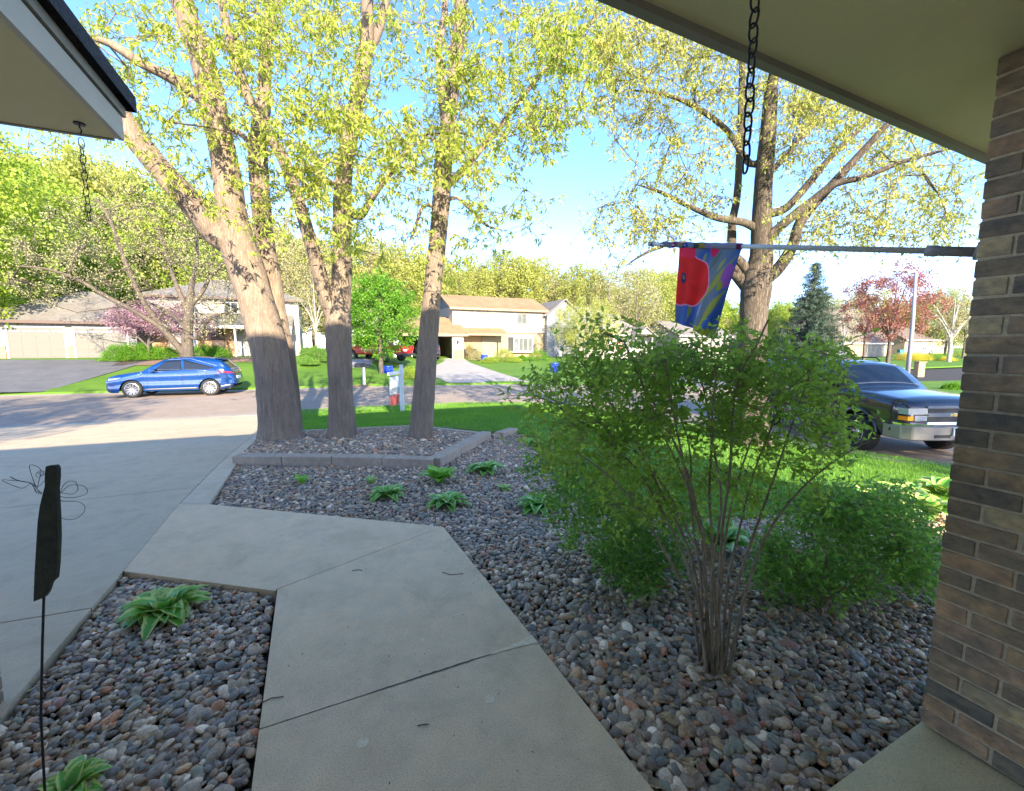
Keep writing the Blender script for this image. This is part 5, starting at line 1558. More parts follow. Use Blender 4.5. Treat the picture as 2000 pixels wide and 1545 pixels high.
# leaf litter among the pebbles and small specks on the paving: nobody could count these
def litter(name, polys, n, size, mat, lift, label, cat, flatness=.25, seed=3):
    rs = np.random.RandomState(seed); P = []
    for poly, k in polys:
        xs = [p[0] for p in poly]; ys = [p[1] for p in poly]
        q = np.column_stack([rs.uniform(min(xs), max(xs), k * 6), rs.uniform(min(ys), max(ys), k * 6)]); q = q[inside(q, poly)][:k]; P.append(q)
    P = np.vstack(P); k = len(P); z = hgt(P) + lift
    a = rs.uniform(0, 6.28, k); L = size * rs.uniform(.5, 1.4, k); W = L * rs.uniform(.3, .55, k)
    d = np.column_stack([np.cos(a), np.sin(a), rs.normal(0, flatness, k)]); s_ = np.column_stack([-np.sin(a), np.cos(a), rs.normal(0, flatness, k)])
    c = np.column_stack([P, z])
    V = np.stack([c - d * L[:, None] / 2, c + s_ * W[:, None] / 2, c + d * L[:, None] / 2, c - s_ * W[:, None] / 2], 1).reshape(-1, 3)
    V[:, 2] = np.maximum(V[:, 2], np.repeat(z, 4) - .001)
    o = obj(name, mesh_np(name, V, np.arange(4 * k).reshape(-1, 4), mat)); tag(o, label, cat, kind='stuff')
litter('leaf_litter', [(inner, 260), (rb, 420), (lb, 60)], 0, .035, M['dryleaf'], -.008, 'scraps of dry leaf scattered over the pebble beds', 'leaf litter')
litter('walk_specks', [(w1, 26), (w2, 34), (w3, 40), (drive_poly, 300)], 0, .011, M['twig'], .002, 'tiny dark seed husks scattered on the paving', 'husks', flatness=.05, seed=5)
# ------------------------------------------------------------------ houses across the street
def siding(name, c, pitch=0.20, c2=None, dark=0.55):
    m, nt, b = new_mat(name)
    tc = N(nt, 'ShaderNodeTexCoord'); sp = N(nt, 'ShaderNodeSeparateXYZ'); nt.links.new(tc.outputs['Object'], sp.inputs[0])
    dv = N(nt, 'ShaderNodeMath', operation='DIVIDE'); dv.inputs[1].default_value = pitch; nt.links.new(sp.outputs['Z'], dv.inputs[0])
    fr = N(nt, 'ShaderNodeMath', operation='FRACT'); nt.links.new(dv.outputs[0], fr.inputs[0])
    nz = N(nt, 'ShaderNodeTexNoise', Scale=1.5, Detail=4.0); nt.links.new(tc.outputs['Object'], nz.inputs['Vector'])
    r2 = ramp(nt, [(0.3, [x * 0.92 for x in c]), (0.7, [min(1, x * 1.04) for x in c])]); nt.links.new(nz.outputs['Fac'], r2.inputs[0])
    nt.links.new(r2.outputs[0], b.inputs['Base Color']); b.inputs['Roughness'].default_value = 0.7
    bp = N(nt, 'ShaderNodeBump', Strength=0.9, Distance=0.03); bp.invert = True
    nt.links.new(fr.outputs[0], bp.inputs['Height']); nt.links.new(bp.outputs[0], b.inputs['Normal'])
    return m
def roofing(name, c):
    m, nt, b = new_mat(name)
    tc = N(nt, 'ShaderNodeTexCoord')
    br = N(nt, 'ShaderNodeTexBrick'); br.inputs['Scale'].default_value = 3.0; br.inputs['Mortar Size'].default_value = 0.01
    br.inputs['Color1'].default_value = (*[x * 0.85 for x in c], 1); br.inputs['Color2'].default_value = (*[min(1, x * 1.1) for x in c], 1); br.inputs['Mortar'].default_value = (*[x * 0.5 for x in c], 1)
    nt.links.new(tc.outputs['Object'], br.inputs['Vector'])
    nz = N(nt, 'ShaderNodeTexNoise', Scale=0.8, Detail=6.0); nt.links.new(tc.outputs['Object'], nz.inputs['Vector'])
    r = ramp(nt, [(0.3, [0.8] * 3), (0.7, [1.1] * 3)]); nt.links.new(nz.outputs['Fac'], r.inputs[0])
    mx = N(nt, 'ShaderNodeMixRGB', blend_type='MULTIPLY'); mx.inputs[0].default_value = 1
    nt.links.new(br.outputs[0], mx.inputs[1]); nt.links.new(r.outputs[0], mx.inputs[2]); nt.links.new(mx.outputs[0], b.inputs['Base Color']); b.inputs['Roughness'].default_value = 0.9
    return m
M['sid_w'] = siding('white_siding', (0.36, 0.325, 0.28)); M['sid_g'] = siding('grey_siding', (0.19, 0.20, 0.22)); M['sid_c'] = siding('cream_siding', (0.34, 0.265, 0.16))
M['sid_gar'] = siding('garage_front_siding', (0.215, 0.20, 0.185)); M['sid_t'] = siding('tan_siding', (0.34, 0.25, 0.16)); M['sid_v'] = siding('brown_siding', (0.30, 0.23, 0.17))
M['roof_g'] = roofing('grey_roof', (0.19, 0.17, 0.145)); M['roof_t'] = roofing('tan_roof', (0.29, 0.18, 0.09)); M['roof_n'] = roofing('neutral_roof', (0.20, 0.18, 0.16)); M['roof_b'] = roofing('brown_roof', (0.16, 0.125, 0.10))
M['trimw'] = flat('white_trim', (0.55, 0.53, 0.49), rough=0.5); M['trimb'] = flat('brown_trim', (0.10, 0.06, 0.045), rough=0.6); M['trimt'] = flat('tan_trim', (0.33, 0.22, 0.13), rough=0.6)
def glass_mat(name, c=(0.03, 0.04, 0.05)):
    m, nt, b = new_mat(name)
    b.inputs['Base Color'].default_value = (*c, 1); b.inputs['Roughness'].default_value = 0.06; b.inputs['Specular IOR Level'].default_value = 0.9
    return m
M['pane'] = glass_mat('window_pane'); M['pane_l'] = glass_mat('pale_window_pane', (0.10, 0.11, 0.11)); M['dark'] = flat('dark_inside', (0.05, 0.035, 0.03), rough=0.9)
M['gdoor'] = flat('grey_garage_door', (0.135, 0.122, 0.10), rough=0.55, noise=0.04); M['brick_o'] = flat('orange_brick_veneer', (0.42, 0.24, 0.13), rough=0.9, noise=0.35, nscale=9)
M['red'] = flat('red_paint_wood', (0.35, 0.03, 0.03), rough=0.6)

def window(h, x, z, w, hh, y=0.0, panes=2, frame=None, pane=None, fr=0.07, grid=False):
    """front window at local x (left), z (bottom)"""
    mb = MB(); mb.box(x, x + w, y - 0.06, y - 0.002, z, z + fr).box(x, x + w, y - 0.06, y - 0.002, z + hh - fr, z + hh)
    mb.box(x, x + fr, y - 0.06, y - 0.002, z + fr + .001, z + hh - fr - .001).box(x + w - fr, x + w, y - 0.06, y - 0.002, z + fr + .001, z + hh - fr - .001)
    pw = (w - 2 * fr) / panes
    for i in range(1, panes): mb.box(x + fr + pw * i - .03, x + fr + pw * i + .03, y - .055, y - .002, z + fr + .001, z + hh - fr - .001)
    f = mb.build('window', frame or M['trimw'], h)
    for i in range(panes):
        a = x + fr + pw * i + (0.031 if i else 0); b_ = x + fr + pw * (i + 1) - (0.031 if i < panes - 1 else 0)
        MB().box(a, b_, y - 0.03, y - 0.004, z + fr + .001, z + hh - fr - .001).build('pane', pane or M['pane'], f)
    return f
def gable_roof(h, x0, x1, y0, y1, z, rise, mat, over=0.35, axis='x', th=0.14, trim=None, wallmat=None, name='roof'):
    """axis: direction of the ridge. closed slab roof with fascia"""
    mb = MB(); a0_, a1_, b0_, b1_ = x0 - over, x1 + over, y0 - over, y1 + over
    if axis == 'x':
        ym = (y0 + y1) / 2; dz = rise * (over / ((y1 - y0) / 2))
        pts = [(b0_, z - dz), (ym, z + rise), (b1_, z - dz), (b1_, z - dz - th), (ym, z + rise - th), (b0_, z - dz - th)]
        mb.v += [(a0_, p[0], p[1]) for p in pts] + [(a1_, p[0], p[1]) for p in pts]
        wall = [(y0, z), (ym, z + rise - .16), (y1, z)]
    else:
        xm = (x0 + x1) / 2; dz = rise * (over / ((x1 - x0) / 2))
        pts = [(a0_, z - dz), (xm, z + rise), (a1_, z - dz), (a1_, z - dz - th), (xm, z + rise - th), (a0_, z - dz - th)]
        mb.v += [(p[0], b0_, p[1]) for p in pts] + [(p[0], b1_, p[1]) for p in pts]
        wall = [(x0, z), (xm, z + rise - .16), (x1, z)]
    mb.f += [(0, 1, 7, 6), (1, 2, 8, 7), (2, 3, 9, 8), (3, 4, 10, 9), (4, 5, 11, 10), (5, 0, 6, 11), (0, 5, 4, 1), (1, 4, 3, 2), (6, 7, 10, 11), (7, 8, 9, 10)]
    r_ = mb.build(name, mat, h)
    if wallmat is not None:
        if axis == 'x':
            for xx in (x0, x1 - 0.1): MB().prism([(xx, p[0], p[1] - .001) for p in wall], (0.1, 0, 0)).build('gable', wallmat, h)
        else:
            for yy in (y0, y1 - 0.1): MB().prism([(p[0], yy, p[1] - .001) for p in wall], (0, 0.1, 0)).build('gable', wallmat, h)
    if trim is not None:
        g = MB()
        if axis == 'x':
            for yy, s in ((b0_, -1), (b1_, 1)): g.box(a0_, a1_, yy + (-.04 if s < 0 else 0.002), yy + (-.002 if s < 0 else .04), z - dz - th - .06, z - dz + .02)
        else:
            for xx, s in ((a0_, -1), (a1_, 1)): g.box(xx + (-.04 if s < 0 else 0.002), xx + (-.002 if s < 0 else .04), b0_, b1_, z - dz - th - .06, z - dz + .02)
        g.build('eave_board', trim, h)
    return r_
def hip_roof(h, x0, x1, y0, y1, z, rise, mat, over=0.45, trim=None, hipl=None, name='roof'):
    a0_, a1_, b0_, b1_ = x0 - over, x1 + over, y0 - over, y1 + over
    hl = (b1_ - b0_) / 2 if hipl is None else hipl; ym = (b0_ + b1_) / 2
    P = [(a0_, b0_, z), (a1_, b0_, z), (a1_, b1_, z), (a0_, b1_, z)]; Q = [(a0_ + hl, ym, z + rise), (a1_ - hl, ym, z + rise)]
    mb = MB(); mb.poly([P[0], P[1], Q[1], Q[0]]).poly([P[2], P[3], Q[0], Q[1]]).poly([P[1], P[2], Q[1]]).poly([P[3], P[0], Q[0]]).poly([(p[0], p[1], z - .02) for p in P[::-1]])
    for i in range(4):
        a, b_ = P[i], P[(i + 1) % 4]; mb.quad(a, b_, (b_[0], b_[1], z - .02), (a[0], a[1], z - .02))
    mb.build(name, mat, h)
    if trim is not None:
        g = MB(); g.box(a0_, a1_, b0_ - .03, b0_ + .02, z - .2, z - .021).box(a0_, a0_ + .02, b0_ + .021, b1_, z - .2, z - .021).box(a1_ - .02, a1_, b0_ + .021, b1_, z - .2, z - .021)
        g.build('eave_board', trim, h)
def garage_door(h, x, z, w, hh, y=0.0, rows=4, cols=4, mat=None, glass_row=True, arch=0.0):
    mb = MB(); mb.box(x - .12, x - .002, y - .06, y - .001, z, z + hh + .12).box(x + w + .002, x + w + .12, y - .06, y - .001, z, z + hh + .12).box(x - .001, x + w + .001, y - .06, y - .001, z + hh, z + hh + .12)
    d = MB().box(x, x + w, y - .02, y - .001, z, z + hh).build('garage_door', mat or M['gdoor'], h)
    mb.build('door_frame', M['trimw'], h)
    rh = hh / rows; cw = w / cols
    for r_ in range(rows):
        for c_ in range(cols):
            gl = glass_row and r_ == rows - 1
            hh_ = rh * (0.5 if gl else 1)
            o = MB().box(x + cw * c_ + .05, x + cw * (c_ + 1) - .05, y - (.028 if gl else .034), y - .0205, z + rh * r_ + .05 + (rh * .3 if gl else 0), z + rh * r_ + hh_ - .05 + (rh * .3 if gl else 0)).build('pane' if gl else 'panel', M['pane'] if gl else (mat or M['gdoor']), d)
    return d
def lantern(h, x, z, y=0.0):
    MB().box(x - .03, x + .03, y - .05, y - .001, z, z + .1).box(x - .09, x + .09, y - .2, y - .051, z + .05, z + .32).prism([(x - .1, y - .22, z + .32), (x + .1, y - .22, z + .32), (x, y - .125, z + .45)], (0, .19, 0)).build('wall_lantern', M['blackmetal'], h)

# --- house 1, left: double garage and two-storey part
p = at(78, 703, 31.0); z1 = STREET + 1.38
def hz_at(x, y): return h1(x, y)
o1 = Vector((p.x, p.y, 0)) - EB * 3.3
zb1 = min(h1(*(o1.xy)), h1(*((o1 + EB * 10).xy)))
H1 = thing('suburban_house', 'pale grey house on the left with two grey garage doors and a grey hipped roof', 'house', (o1.x, o1.y, zb1), YAW)
MB().box(0, 8.9, 0, 7.5, -.6, 2.62).build('garage_wall', M['sid_gar'], H1)
garage_door(H1, 1.8, 0.0, 2.95, 2.15); garage_door(H1, 5.35, 0.0, 2.95, 2.15)
for (x0, x1) in ((0.02, 1.62), (4.90, 5.20), (8.45, 8.88)): MB().box(x0, x1, -.07, -.001, -.1, 0.85).build('brick_veneer', M['brick_o'], H1)
hip_roof(H1, 0, 9.6, 0, 8, 2.64, 2.55, M['roof_g'], trim=M['trimb'], over=0.5, hipl=5.0)
lantern(H1, 1.15, 1.35); lantern(H1, 8.72, 1.4)
MB().box(8.92, 20.0, 2.6, 11, -.6, 5.0).build('wall', M['sid_w'], H1)
hip_roof(H1, 8.92, 20.0, 2.6, 11, 5.02, 2.0, M['roof_g'], trim=M['trimb'], over=0.5, name='upper_roof')
# porch roof in front of the two-storey part
mb = MB(); mb.prism([(8.95, 0.2, 2.55), (8.95, 2.59, 3.65), (8.95, 2.59, 3.5), (8.95, 0.2, 2.40)], (10.6, 0, 0)); mb.build('porch_roof', M['roof_g'], H1)
MB().box(8.95, 19.5, 0.17, 0.21, 2.30, 2.56).build('eave_board', M['trimw'], H1)
for xx in (12.4, 15.2, 19.3): MB().box(xx, xx + .14, 0.25, 0.39, -.1, 2.40).build('porch_post', M['trimw'], H1)
MB().box(9.2, 15.0, 2.5, 2.59, -.1, 2.5).build('brick_veneer', M['brick_o'], H1)
MB().box(13.2, 14.15, 2.42, 2.49, 0, 2.1).build('front_door', M['trimb'], H1)
window(H1, 16.0, 0.7, 2.6, 1.4, y=2.6, panes=3); window(H1, 10.2, 0.6, 2.0, 1.4, y=2.49, panes=2)
window(H1, 11.2, 3.65, 1.1, 1.0, y=2.6, panes=2); window(H1, 14.2, 3.65, 1.1, 1.0, y=2.6, panes=2); window(H1, 17.6, 3.6, 1.0, 1.05, y=2.6, panes=2)
mb = MB()
for i in range(13): mb.box(15.3 + i * .30, 15.34 + i * .30, .30, .34, 0.0, 0.75)
mb.box(15.3, 19.2, .295, .345, .751, .80); mb.build('porch_railing', M['trimw'], H1)

# --- house 2, tan roof, centre
p = at(885, 690, 46.0); o2 = Vector((p.x, p.y, 0)); zb2 = h1(p.x, p.y) - 0.02
H2 = thing('suburban_house', 'two-storey white and tan house with a tan roof in the centre', 'house', (o2.x, o2.y, zb2), YAW)
W2 = 10.9
MB().box(0.05, W2 - .05, 0.15, 7.2, -.6, 2.74).build('lower_wall', M['sid_c'], H2)
MB().box(0, W2, 0, 7.2, 2.75, 5.45).build('upper_wall', M['sid_w'], H2)
gable_roof(H2, 0, W2, 0, 7.2, 5.46, 1.55, M['roof_t'], trim=M['trimt'], wallmat=M['sid_g'], over=0.4)
window(H2, 2.75, 3.75, 1.35, 1.15, panes=2, frame=M['trimt'], pane=M['pane_l']); window(H2, 7.4, 3.75, 1.2, 1.15, panes=2, frame=M['trimt'], pane=M['pane_l'])
# skirt roof
mb = MB(); mb.prism([(0.3, -1.5, 2.55), (0.3, -.002, 3.25), (0.3, -.002, 3.1), (0.3, -1.5, 2.42)], (5.4, 0, 0)); mb.build('skirt_roof', M['roof_t'], H2)
MB().box(0.3, 5.7, -1.55, -1.502, 2.38, 2.56).build('eave_board', M['trimt'], H2)
# recessed entry with a door, bay window, brick base
MB().box(0.5, 3.2, 0.10, 0.148, -.1, 2.4).build('brick_veneer', M['brick_o'], H2)
MB().box(3.25, 4.6, 0.05, 0.148, 0, 2.35).build('entry_panel', M['sid_t'], H2)
MB().box(4.95, 5.1, -1.4, -1.25, 0, 2.40).build('porch_post', M['trimt'], H2)
MB().box(6.2, W2 - .06, -.10, 0.148, -.1, 0.55).build('brick_base', M['brick_o'], H2)
bay = [(6.3, 0.14), (6.75, -.55), (9.15, -.55), (9.6, 0.14)]
mb = MB(); mb.prism([(x, y, 0.56) for x, y in bay], (0, 0, .16)).prism([(x, y, 2.25) for x, y in bay], (0, 0, .14)); mb.build('bay_window', M['trimw'], H2)
bayw = window(H2, 6.78, .73, 2.34, 1.5, y=-.5, panes=4, pane=M['pane_l'])
mb = MB(); mb.prism([(6.4, .13, .73), (6.78, -.48, .73), (6.84, -.44, .73), (6.46, .13, .73)], (0, 0, 1.51)).prism([(9.5, .13, .73), (9.12, -.48, .73), (9.06, -.44, .73), (9.44, .13, .73)], (0, 0, 1.51)); mb.build('bay_side', M['pane_l'], H2)
# garage wing with its open door, standing forward
g0 = -6.4
mb = MB(); mb.box(-.65, 0.55, -2.0, -1.85, -.6, 2.6).box(g0, g0 + .6, -2.0, -1.85, -.6, 2.6).box(g0 + .6, -.65, -2.0, -1.85, 2.2, 2.6).box(.4, .55, -1.85, 0.1, -.6, 2.6).box(g0, g0 + .15, -1.85, 5.5, -.6, 2.6).box(g0 + .15, 0.4, 5.35, 5.5, -.6, 2.6)
mb.build('garage_wall', M['trimw'], H2)
MB().box(g0 + .16, 0.39, -1.84, 5.34, -.05, 0.0).build('garage_floor', M['driveway2'], H2)
MB().box(g0 + .16, .39, 5.25, 5.34, 0, 2.6).build('garage_back_wall', flat('brown_garage_inside', (0.22, 0.13, 0.11), rough=.9), H2)
gable_roof(H2, g0, 0.6, -2.0, 5.5, 2.62, 1.75, M['roof_t'], trim=M['trimt'], wallmat=M['sid_w'], over=0.35)
MB().box(-.6, .5, -2.08, -2.001, -.1, .95).build('brick_veneer', M['brick_o'], H2)
lantern(H2, -.1, 1.45, y=-2.0)

# --- house 3, grey and white, to the right of it
p = at(1068, 693, 50.0); o3 = Vector((p.x, p.y, 0)); zb3 = h1(p.x, p.y)
H3 = thing('suburban_house', 'grey and white house with a long sloping grey roof behind the pale tree', 'house', (o3.x, o3.y, zb3), YAW)
MB().box(0, 4.4, 0.0, 8, -.6, 5.0).build('wall', M['sid_g'], H3)
MB().box(4.41, 15.5, 1.0, 8, -.6, 2.6).build('wall', M['sid_w'], H3)
mb = MB()
for i in range(14): mb.box(-.035, -.002, 0.05, 7.9, 0.3 * i, 0.3 * i + 0.17)
for i in range(11): mb.box(1.6, 4.39, -.035, -.002, 0.3 * i, 0.3 * i + 0.17)
mb.build('white_siding_board', M['sid_w'], H3)
gable_roof(H3, 0, 4.4, 0, 8, 5.01, 1.6, M['roof_n'], wallmat=M['sid_g'], over=0.35, axis='y', trim=M['trimw'])
# long slope to the right: ridge from the tall part, falling at the right end
R0 = [(3.6, 0.4, 2.75), (15.9, 0.4, 2.62), (15.9, 8.5, 2.62), (3.6, 8.5, 2.75)]; RR = [(3.6, 4.4, 6.3), (9.4, 4.4, 6.2)]
mb = MB(); mb.poly([R0[0], R0[1], RR[1], RR[0]]).poly([R0[1], R0[2], RR[1]]).poly([R0[2], R0[3], RR[0], RR[1]]).poly([R0[3], R0[0], RR[0]]).poly([(a, b_, c - .05) for a, b_, c in R0[::-1]]); mb.build('long_roof', M['roof_n'], H3)
MB().box(3.6, 15.9, .35, .395, 2.45, 2.70).build('eave_board', M['trimw'], H3)
MB().box(8.6, 10.9, 1.2, 4.0, 3.3, 4.75).build('dormer_wall', M['sid_w'], H3)
mb = MB(); mb.prism([(8.3, 0.9, 4.75), (11.2, 0.9, 4.75), (11.2, 4.1, 5.35), (8.3, 4.1, 5.35)], (0, 0, 0.16)); mb.build('dormer_roof', M['roof_n'], H3)
window(H3, 8.9, 3.65, .8, .95, y=1.2, panes=1)
gable_roof(H3, 12.2, 15.2, -.6, 3.0, 2.7, .95, M['roof_n'], over=.25, axis='y', wallmat=M['sid_w'], trim=M['trimw'], name='porch_gable')
window(H3, 11.6, .8, 2.9, 1.45, y=1.0, panes=3, pane=M['pane_l']); window(H3, 7.6, .8, 1.6, 1.3, y=1.0, panes=2)
for xx in (12.3, 14.9): MB().box(xx, xx + .15, -.5, -.35, 0, 2.55).build('porch_post', M['trimw'], H3)
# small flag hanging on its wall
fl3 = thing('house_flag', 'small striped flag hanging by the door of the grey and white house', 'flag', tuple(o3 + EB * 10.55 + EA * 0.7 + Vector((0, 0, zb3 + .7))), YAW)
for i in range(7): MB().box(0.0 if i > 0 else 0, 0.62, -.01, .01, i * .26, i * .26 + .13).build('stripe', M['red'], fl3)
for i in range(6): MB().box(0.0, .62, -.01, .01, i * .26 + .1305, i * .26 + .2595).build('stripe', M['trimw'], fl3)
MB().box(0.0, .30, -.018, -.0105, 1.05, 1.75).build('canton', flat('flag_blue', (.03, .05, .20)), fl3)
MB().tube([(-.02, 0, 1.75), (.66, 0, 1.75)], .02, 8).build('pole', M['trimw'], fl3)

# --- more distant houses on the right
def simple_house(label, u, v, dep, w, dd, wh, rise, wall, roof, axis='x', yaw=YAW, wins=((1.2, .9, 1.5, 1.2), (4.5, .9, 1.5, 1.2)), gd=None, trim=None, over=.4):
    p = at(u, v, dep); zb = h1(p.x, p.y) - .02
    h = thing('suburban_house', label, 'house', (p.x, p.y, zb), yaw)
    MB().box(0, w, 0, dd, -.6, wh).build('wall', wall, h)
    gable_roof(h, 0, w, 0, dd, wh + .01, rise, roof, over=over, axis=axis, wallmat=wall, trim=trim or M['trimw'])
    for (x, z, ww, hh) in wins: window(h, x, z, ww, hh, panes=2)
    if gd: garage_door(h, gd[0], 0, gd[1], 2.15, glass_row=False)
    return h
simple_house('low pale house half hidden behind the poppy flag', 1325, 694, 62, 10, 9, 3.6, 2.1, M['sid_w'], M['roof_n'])
simple_house('grey gabled house half hidden behind the spruce', 1530, 690, 62, 11, 9, 3.0, 4.0, M['sid_g'], M['roof_n'], axis='y')
simple_house('broad house with a large brown roof behind the red leafed tree', 1625, 694, 66, 15, 10, 2.7, 5.4, M['sid_t'], M['roof_b'], wins=((1.0, .9, 1.4, 1.2),), gd=(9.0, 4.8))
simple_house('tan house at the far right beyond the white parked car', 1765, 694, 80, 18, 10, 3.0, 3.0, M['sid_t'], M['roof_b'], wins=((2, .9, 1.4, 1.2), (6, .9, 1.6, 1.3), (13, .9, 1.6, 1.3)))
simple_house('pale shed-like house seen between the middle trunk and the red pickup', 655, 697, 50, 6.0, 7, 2.9, 1.6, M['sid_g'], M['roof_g'], wins=((3.4, .8, 1.2, 1.2),), gd=(0.7, 2.5))

# ------------------------------------------------------------------ vehicles
def paint(name, c, rough=0.22, metal=0.35):
    return flat(name, c, rough=rough, metal=metal, spec=0.5, coat=1.0)
M['tyre'] = flat('tyre_rubber', (0.022, 0.021, 0.020), rough=0.85); M['rim'] = flat('alloy_rim', (0.62, 0.62, 0.62), rough=0.25, metal=0.9); M['chrome'] = flat('chrome', (0.80, 0.80, 0.80), rough=0.08, metal=1.0)
M['carglass'] = glass_mat('car_glass', (0.012, 0.015, 0.018)); M['blackp'] = flat('black_plastic', (0.02, 0.02, 0.021), rough=0.55); M['tail'] = flat('tail_lamp_red', (0.45, 0.01, 0.012), rough=0.15, coat=1)
M['headl'] = flat('head_lamp_lens', (0.65, 0.67, 0.68), rough=0.08, metal=0.6, coat=1); M['amber'] = flat('amber_lens', (0.85, 0.25, 0.01), rough=0.15, coat=1); M['plate'] = flat('plate_white', (0.75, 0.77, 0.80), rough=0.5); M['plateb'] = flat('plate_blue', (0.05, 0.16, 0.42), rough=0.5)
M['trimsil'] = flat('silver_trim', (0.27, 0.25, 0.225), rough=0.35, metal=0.5)

class CarBody:
    """shell built from a side outline: top(x), bottom(x) with wheel arches, plan(x) half width, tumblehome above the belt"""
    def __init__(s, L, W, top, belt, bot, wheels, R_arch, ends=(0.5, 0.4), tumble=0.22, roof_crown=0.03):
        s.L, s.W = L, W; s.top = top; s.belt = belt; s.bot = bot; s.wheels = wheels; s.Ra = R_arch; s.ends = ends; s.tumble = tumble; s.crown = roof_crown
    def ip(s, tab, x):
        return float(np.interp(x, [t[0] for t in tab], [t[1] for t in tab]))
    def plan(s, x):
        w = s.W / 2; f, r_ = s.ends
        if x < f: w *= (1 - 0.22 * (1 - x / f) ** 2.2)
        if x > s.L - r_: w *= (1 - 0.16 * (1 - (s.L - x) / r_) ** 2.2)
        return w
    def y(s, x, z):
        b = s.ip(s.belt, x); w = s.plan(x); lo = s.ip(s.bot, x)
        if z <= b:
            t = (z - lo) / max(b - lo, .01); return w * (0.955 + 0.045 * math.sin(min(1, max(0, t) * 1.15) * math.pi * 0.80 + 0.25) + 0.012 * math.sin(t * 9))
        return w * (0.955 + 0.045 * math.sin(1.15 * math.pi * .8 + .25 if False else 2.763)) - (z - b) * s.tumble * 1.0 - 0.012
    def botz(s, x):
        z = s.ip(s.bot, x)
        for wx, wz in s.wheels:
            d = abs(x - wx)
            if d < s.Ra: z = max(z, wz + math.sqrt(s.Ra ** 2 - d * d))
        return z
    def build(s, mat, parent, rows=14):
        xs = set(np.linspace(0, s.L, 70).round(4))
        for wx, _ in s.wheels:
            for k in range(25): xs.add(round(wx + s.Ra * math.cos(math.pi * k / 24), 4))
        xs = sorted(x for x in xs if 0 <= x <= s.L)
        V = []; Fq = []; nc = 2 * rows + 8
        for x in xs:
            lo, hi = s.botz(x), s.ip(s.top, x); b = min(s.ip(s.belt, x), hi)
            zs = [lo + (b - lo) * t for t in np.linspace(0, 1, rows - 4)] + [b + (hi - .03 - b) * t for t in np.linspace(0.2, 1, 4)] if hi - b > 0.06 else list(np.linspace(lo, hi - .03 if hi - lo > .05 else hi, rows))
            side = [(s.y(x, z), z) for z in zs]
            yt = side[-1][0]
            top = [(yt * (1 - 2 * k / 9.0), hi - 0.03 + 0.03 * (1 - abs(1 - 2 * k / 9.0) ** 3) + s.crown * (1 - (1 - 2 * k / 9.0) ** 2)) for k in range(1, 9)]
            ring = side + top + [(-a, b_) for a, b_ in side[::-1]]
            V += [(x, a, b_) for a, b_ in ring]
        n = 2 * rows + 8; m = len(xs)
        for i in range(m - 1):
            for j in range(n - 1):
                a = i * n + j; Fq.append((a, a + n, a + n + 1, a + 1))
        # nose and tail
        for i in (0, m - 1):
            for j in range(rows - 1):
                a = i * n + j; b_ = i * n + (n - 1 - j)
                q = (a, a + 1, b_ - 1, b_); Fq.append(q if i == 0 else q[::-1])
            a = i * n + rows - 1
            Fq.append(tuple(range(a, a + 10)) if i == 0 else tuple(range(a + 9, a - 1, -1)))
        me = bpy.data.meshes.new('body'); me.from_pydata(V, [], Fq)
        bm = bmesh.new(); bm.from_mesh(me); bmesh.ops.remove_doubles(bm, verts=bm.verts, dist=1e-5); bmesh.ops.recalc_face_normals(bm, faces=bm.faces)
        bm.to_mesh(me); bm.free()
        me.polygons.foreach_set('use_smooth', np.ones(len(me.polygons), dtype=bool)); me.materials.append(mat)
        o = obj('body', me, parent)
        # underside
        MB().box(0.15, s.L - .15, -s.W / 2 + .12, s.W / 2 - .12, s.ip(s.bot, s.L / 2) + .02, s.ip(s.bot, s.L / 2) + .10).build('underbody', M['blackp'], parent)
        return o
    def patch(s, name, quad, mat, parent, side=1, off=0.006, nx=12, nz=5, th=0.004):
        """panel on the side skin from 4 (x,z) corners"""
        V = []
        (x0, z0), (x1, z1), (x2, z2), (x3, z3) = quad   # bl, br, tr, tl
        for j in range(nz + 1):
            t = j / nz
            for i in range(nx + 1):
                u = i / nx
                x = (x0 * (1 - u) + x1 * u) * (1 - t) + (x3 * (1 - u) + x2 * u) * t; z = (z0 * (1 - u) + z1 * u) * (1 - t) + (z3 * (1 - u) + z2 * u) * t
                V.append((x, side * (s.y(x, z) + off), z))
        Fq = [(j * (nx + 1) + i, j * (nx + 1) + i + 1, (j + 1) * (nx + 1) + i + 1, (j + 1) * (nx + 1) + i) for j in range(nz) for i in range(nx)]
        if side > 0: Fq = [f[::-1] for f in Fq]
        me = bpy.data.meshes.new(name); me.from_pydata(V, [], Fq); me.polygons.foreach_set('use_smooth', np.ones(len(me.polygons), dtype=bool)); me.materials.append(mat)
        o = obj(name, me, parent); md = o.modifiers.new('thickness', 'SOLIDIFY'); md.thickness = th; md.offset = 0
        return o
    def toppatch(s, name, x0, x1, wfrac, mat, parent, off=0.006, nx=10, ny=10):
        V = []
        for i in range(nx + 1):
            x = x0 + (x1 - x0) * i / nx; hi = s.ip(s.top, x); yt = s.y(x, hi - .03)
            wf = wfrac[0] + (wfrac[1] - wfrac[0]) * i / nx
            for j in range(ny + 1):
                q = (2 * j / ny - 1) * wf
                V.append((x, yt * q, hi - .03 + .03 * (1 - abs(q) ** 3) + s.crown * (1 - q * q) + off))
        Fq = [(i * (ny + 1) + j, (i + 1) * (ny + 1) + j, (i + 1) * (ny + 1) + j + 1, i * (ny + 1) + j + 1) for i in range(nx) for j in range(ny)]
        me = bpy.data.meshes.new(name); me.from_pydata(V, [], Fq); me.polygons.foreach_set('use_smooth', np.ones(len(me.polygons), dtype=bool)); me.materials.append(mat)
        o = obj(name, me, parent); md = o.modifiers.new('thickness', 'SOLIDIFY'); md.thickness = .004; md.offset = 0
        return o

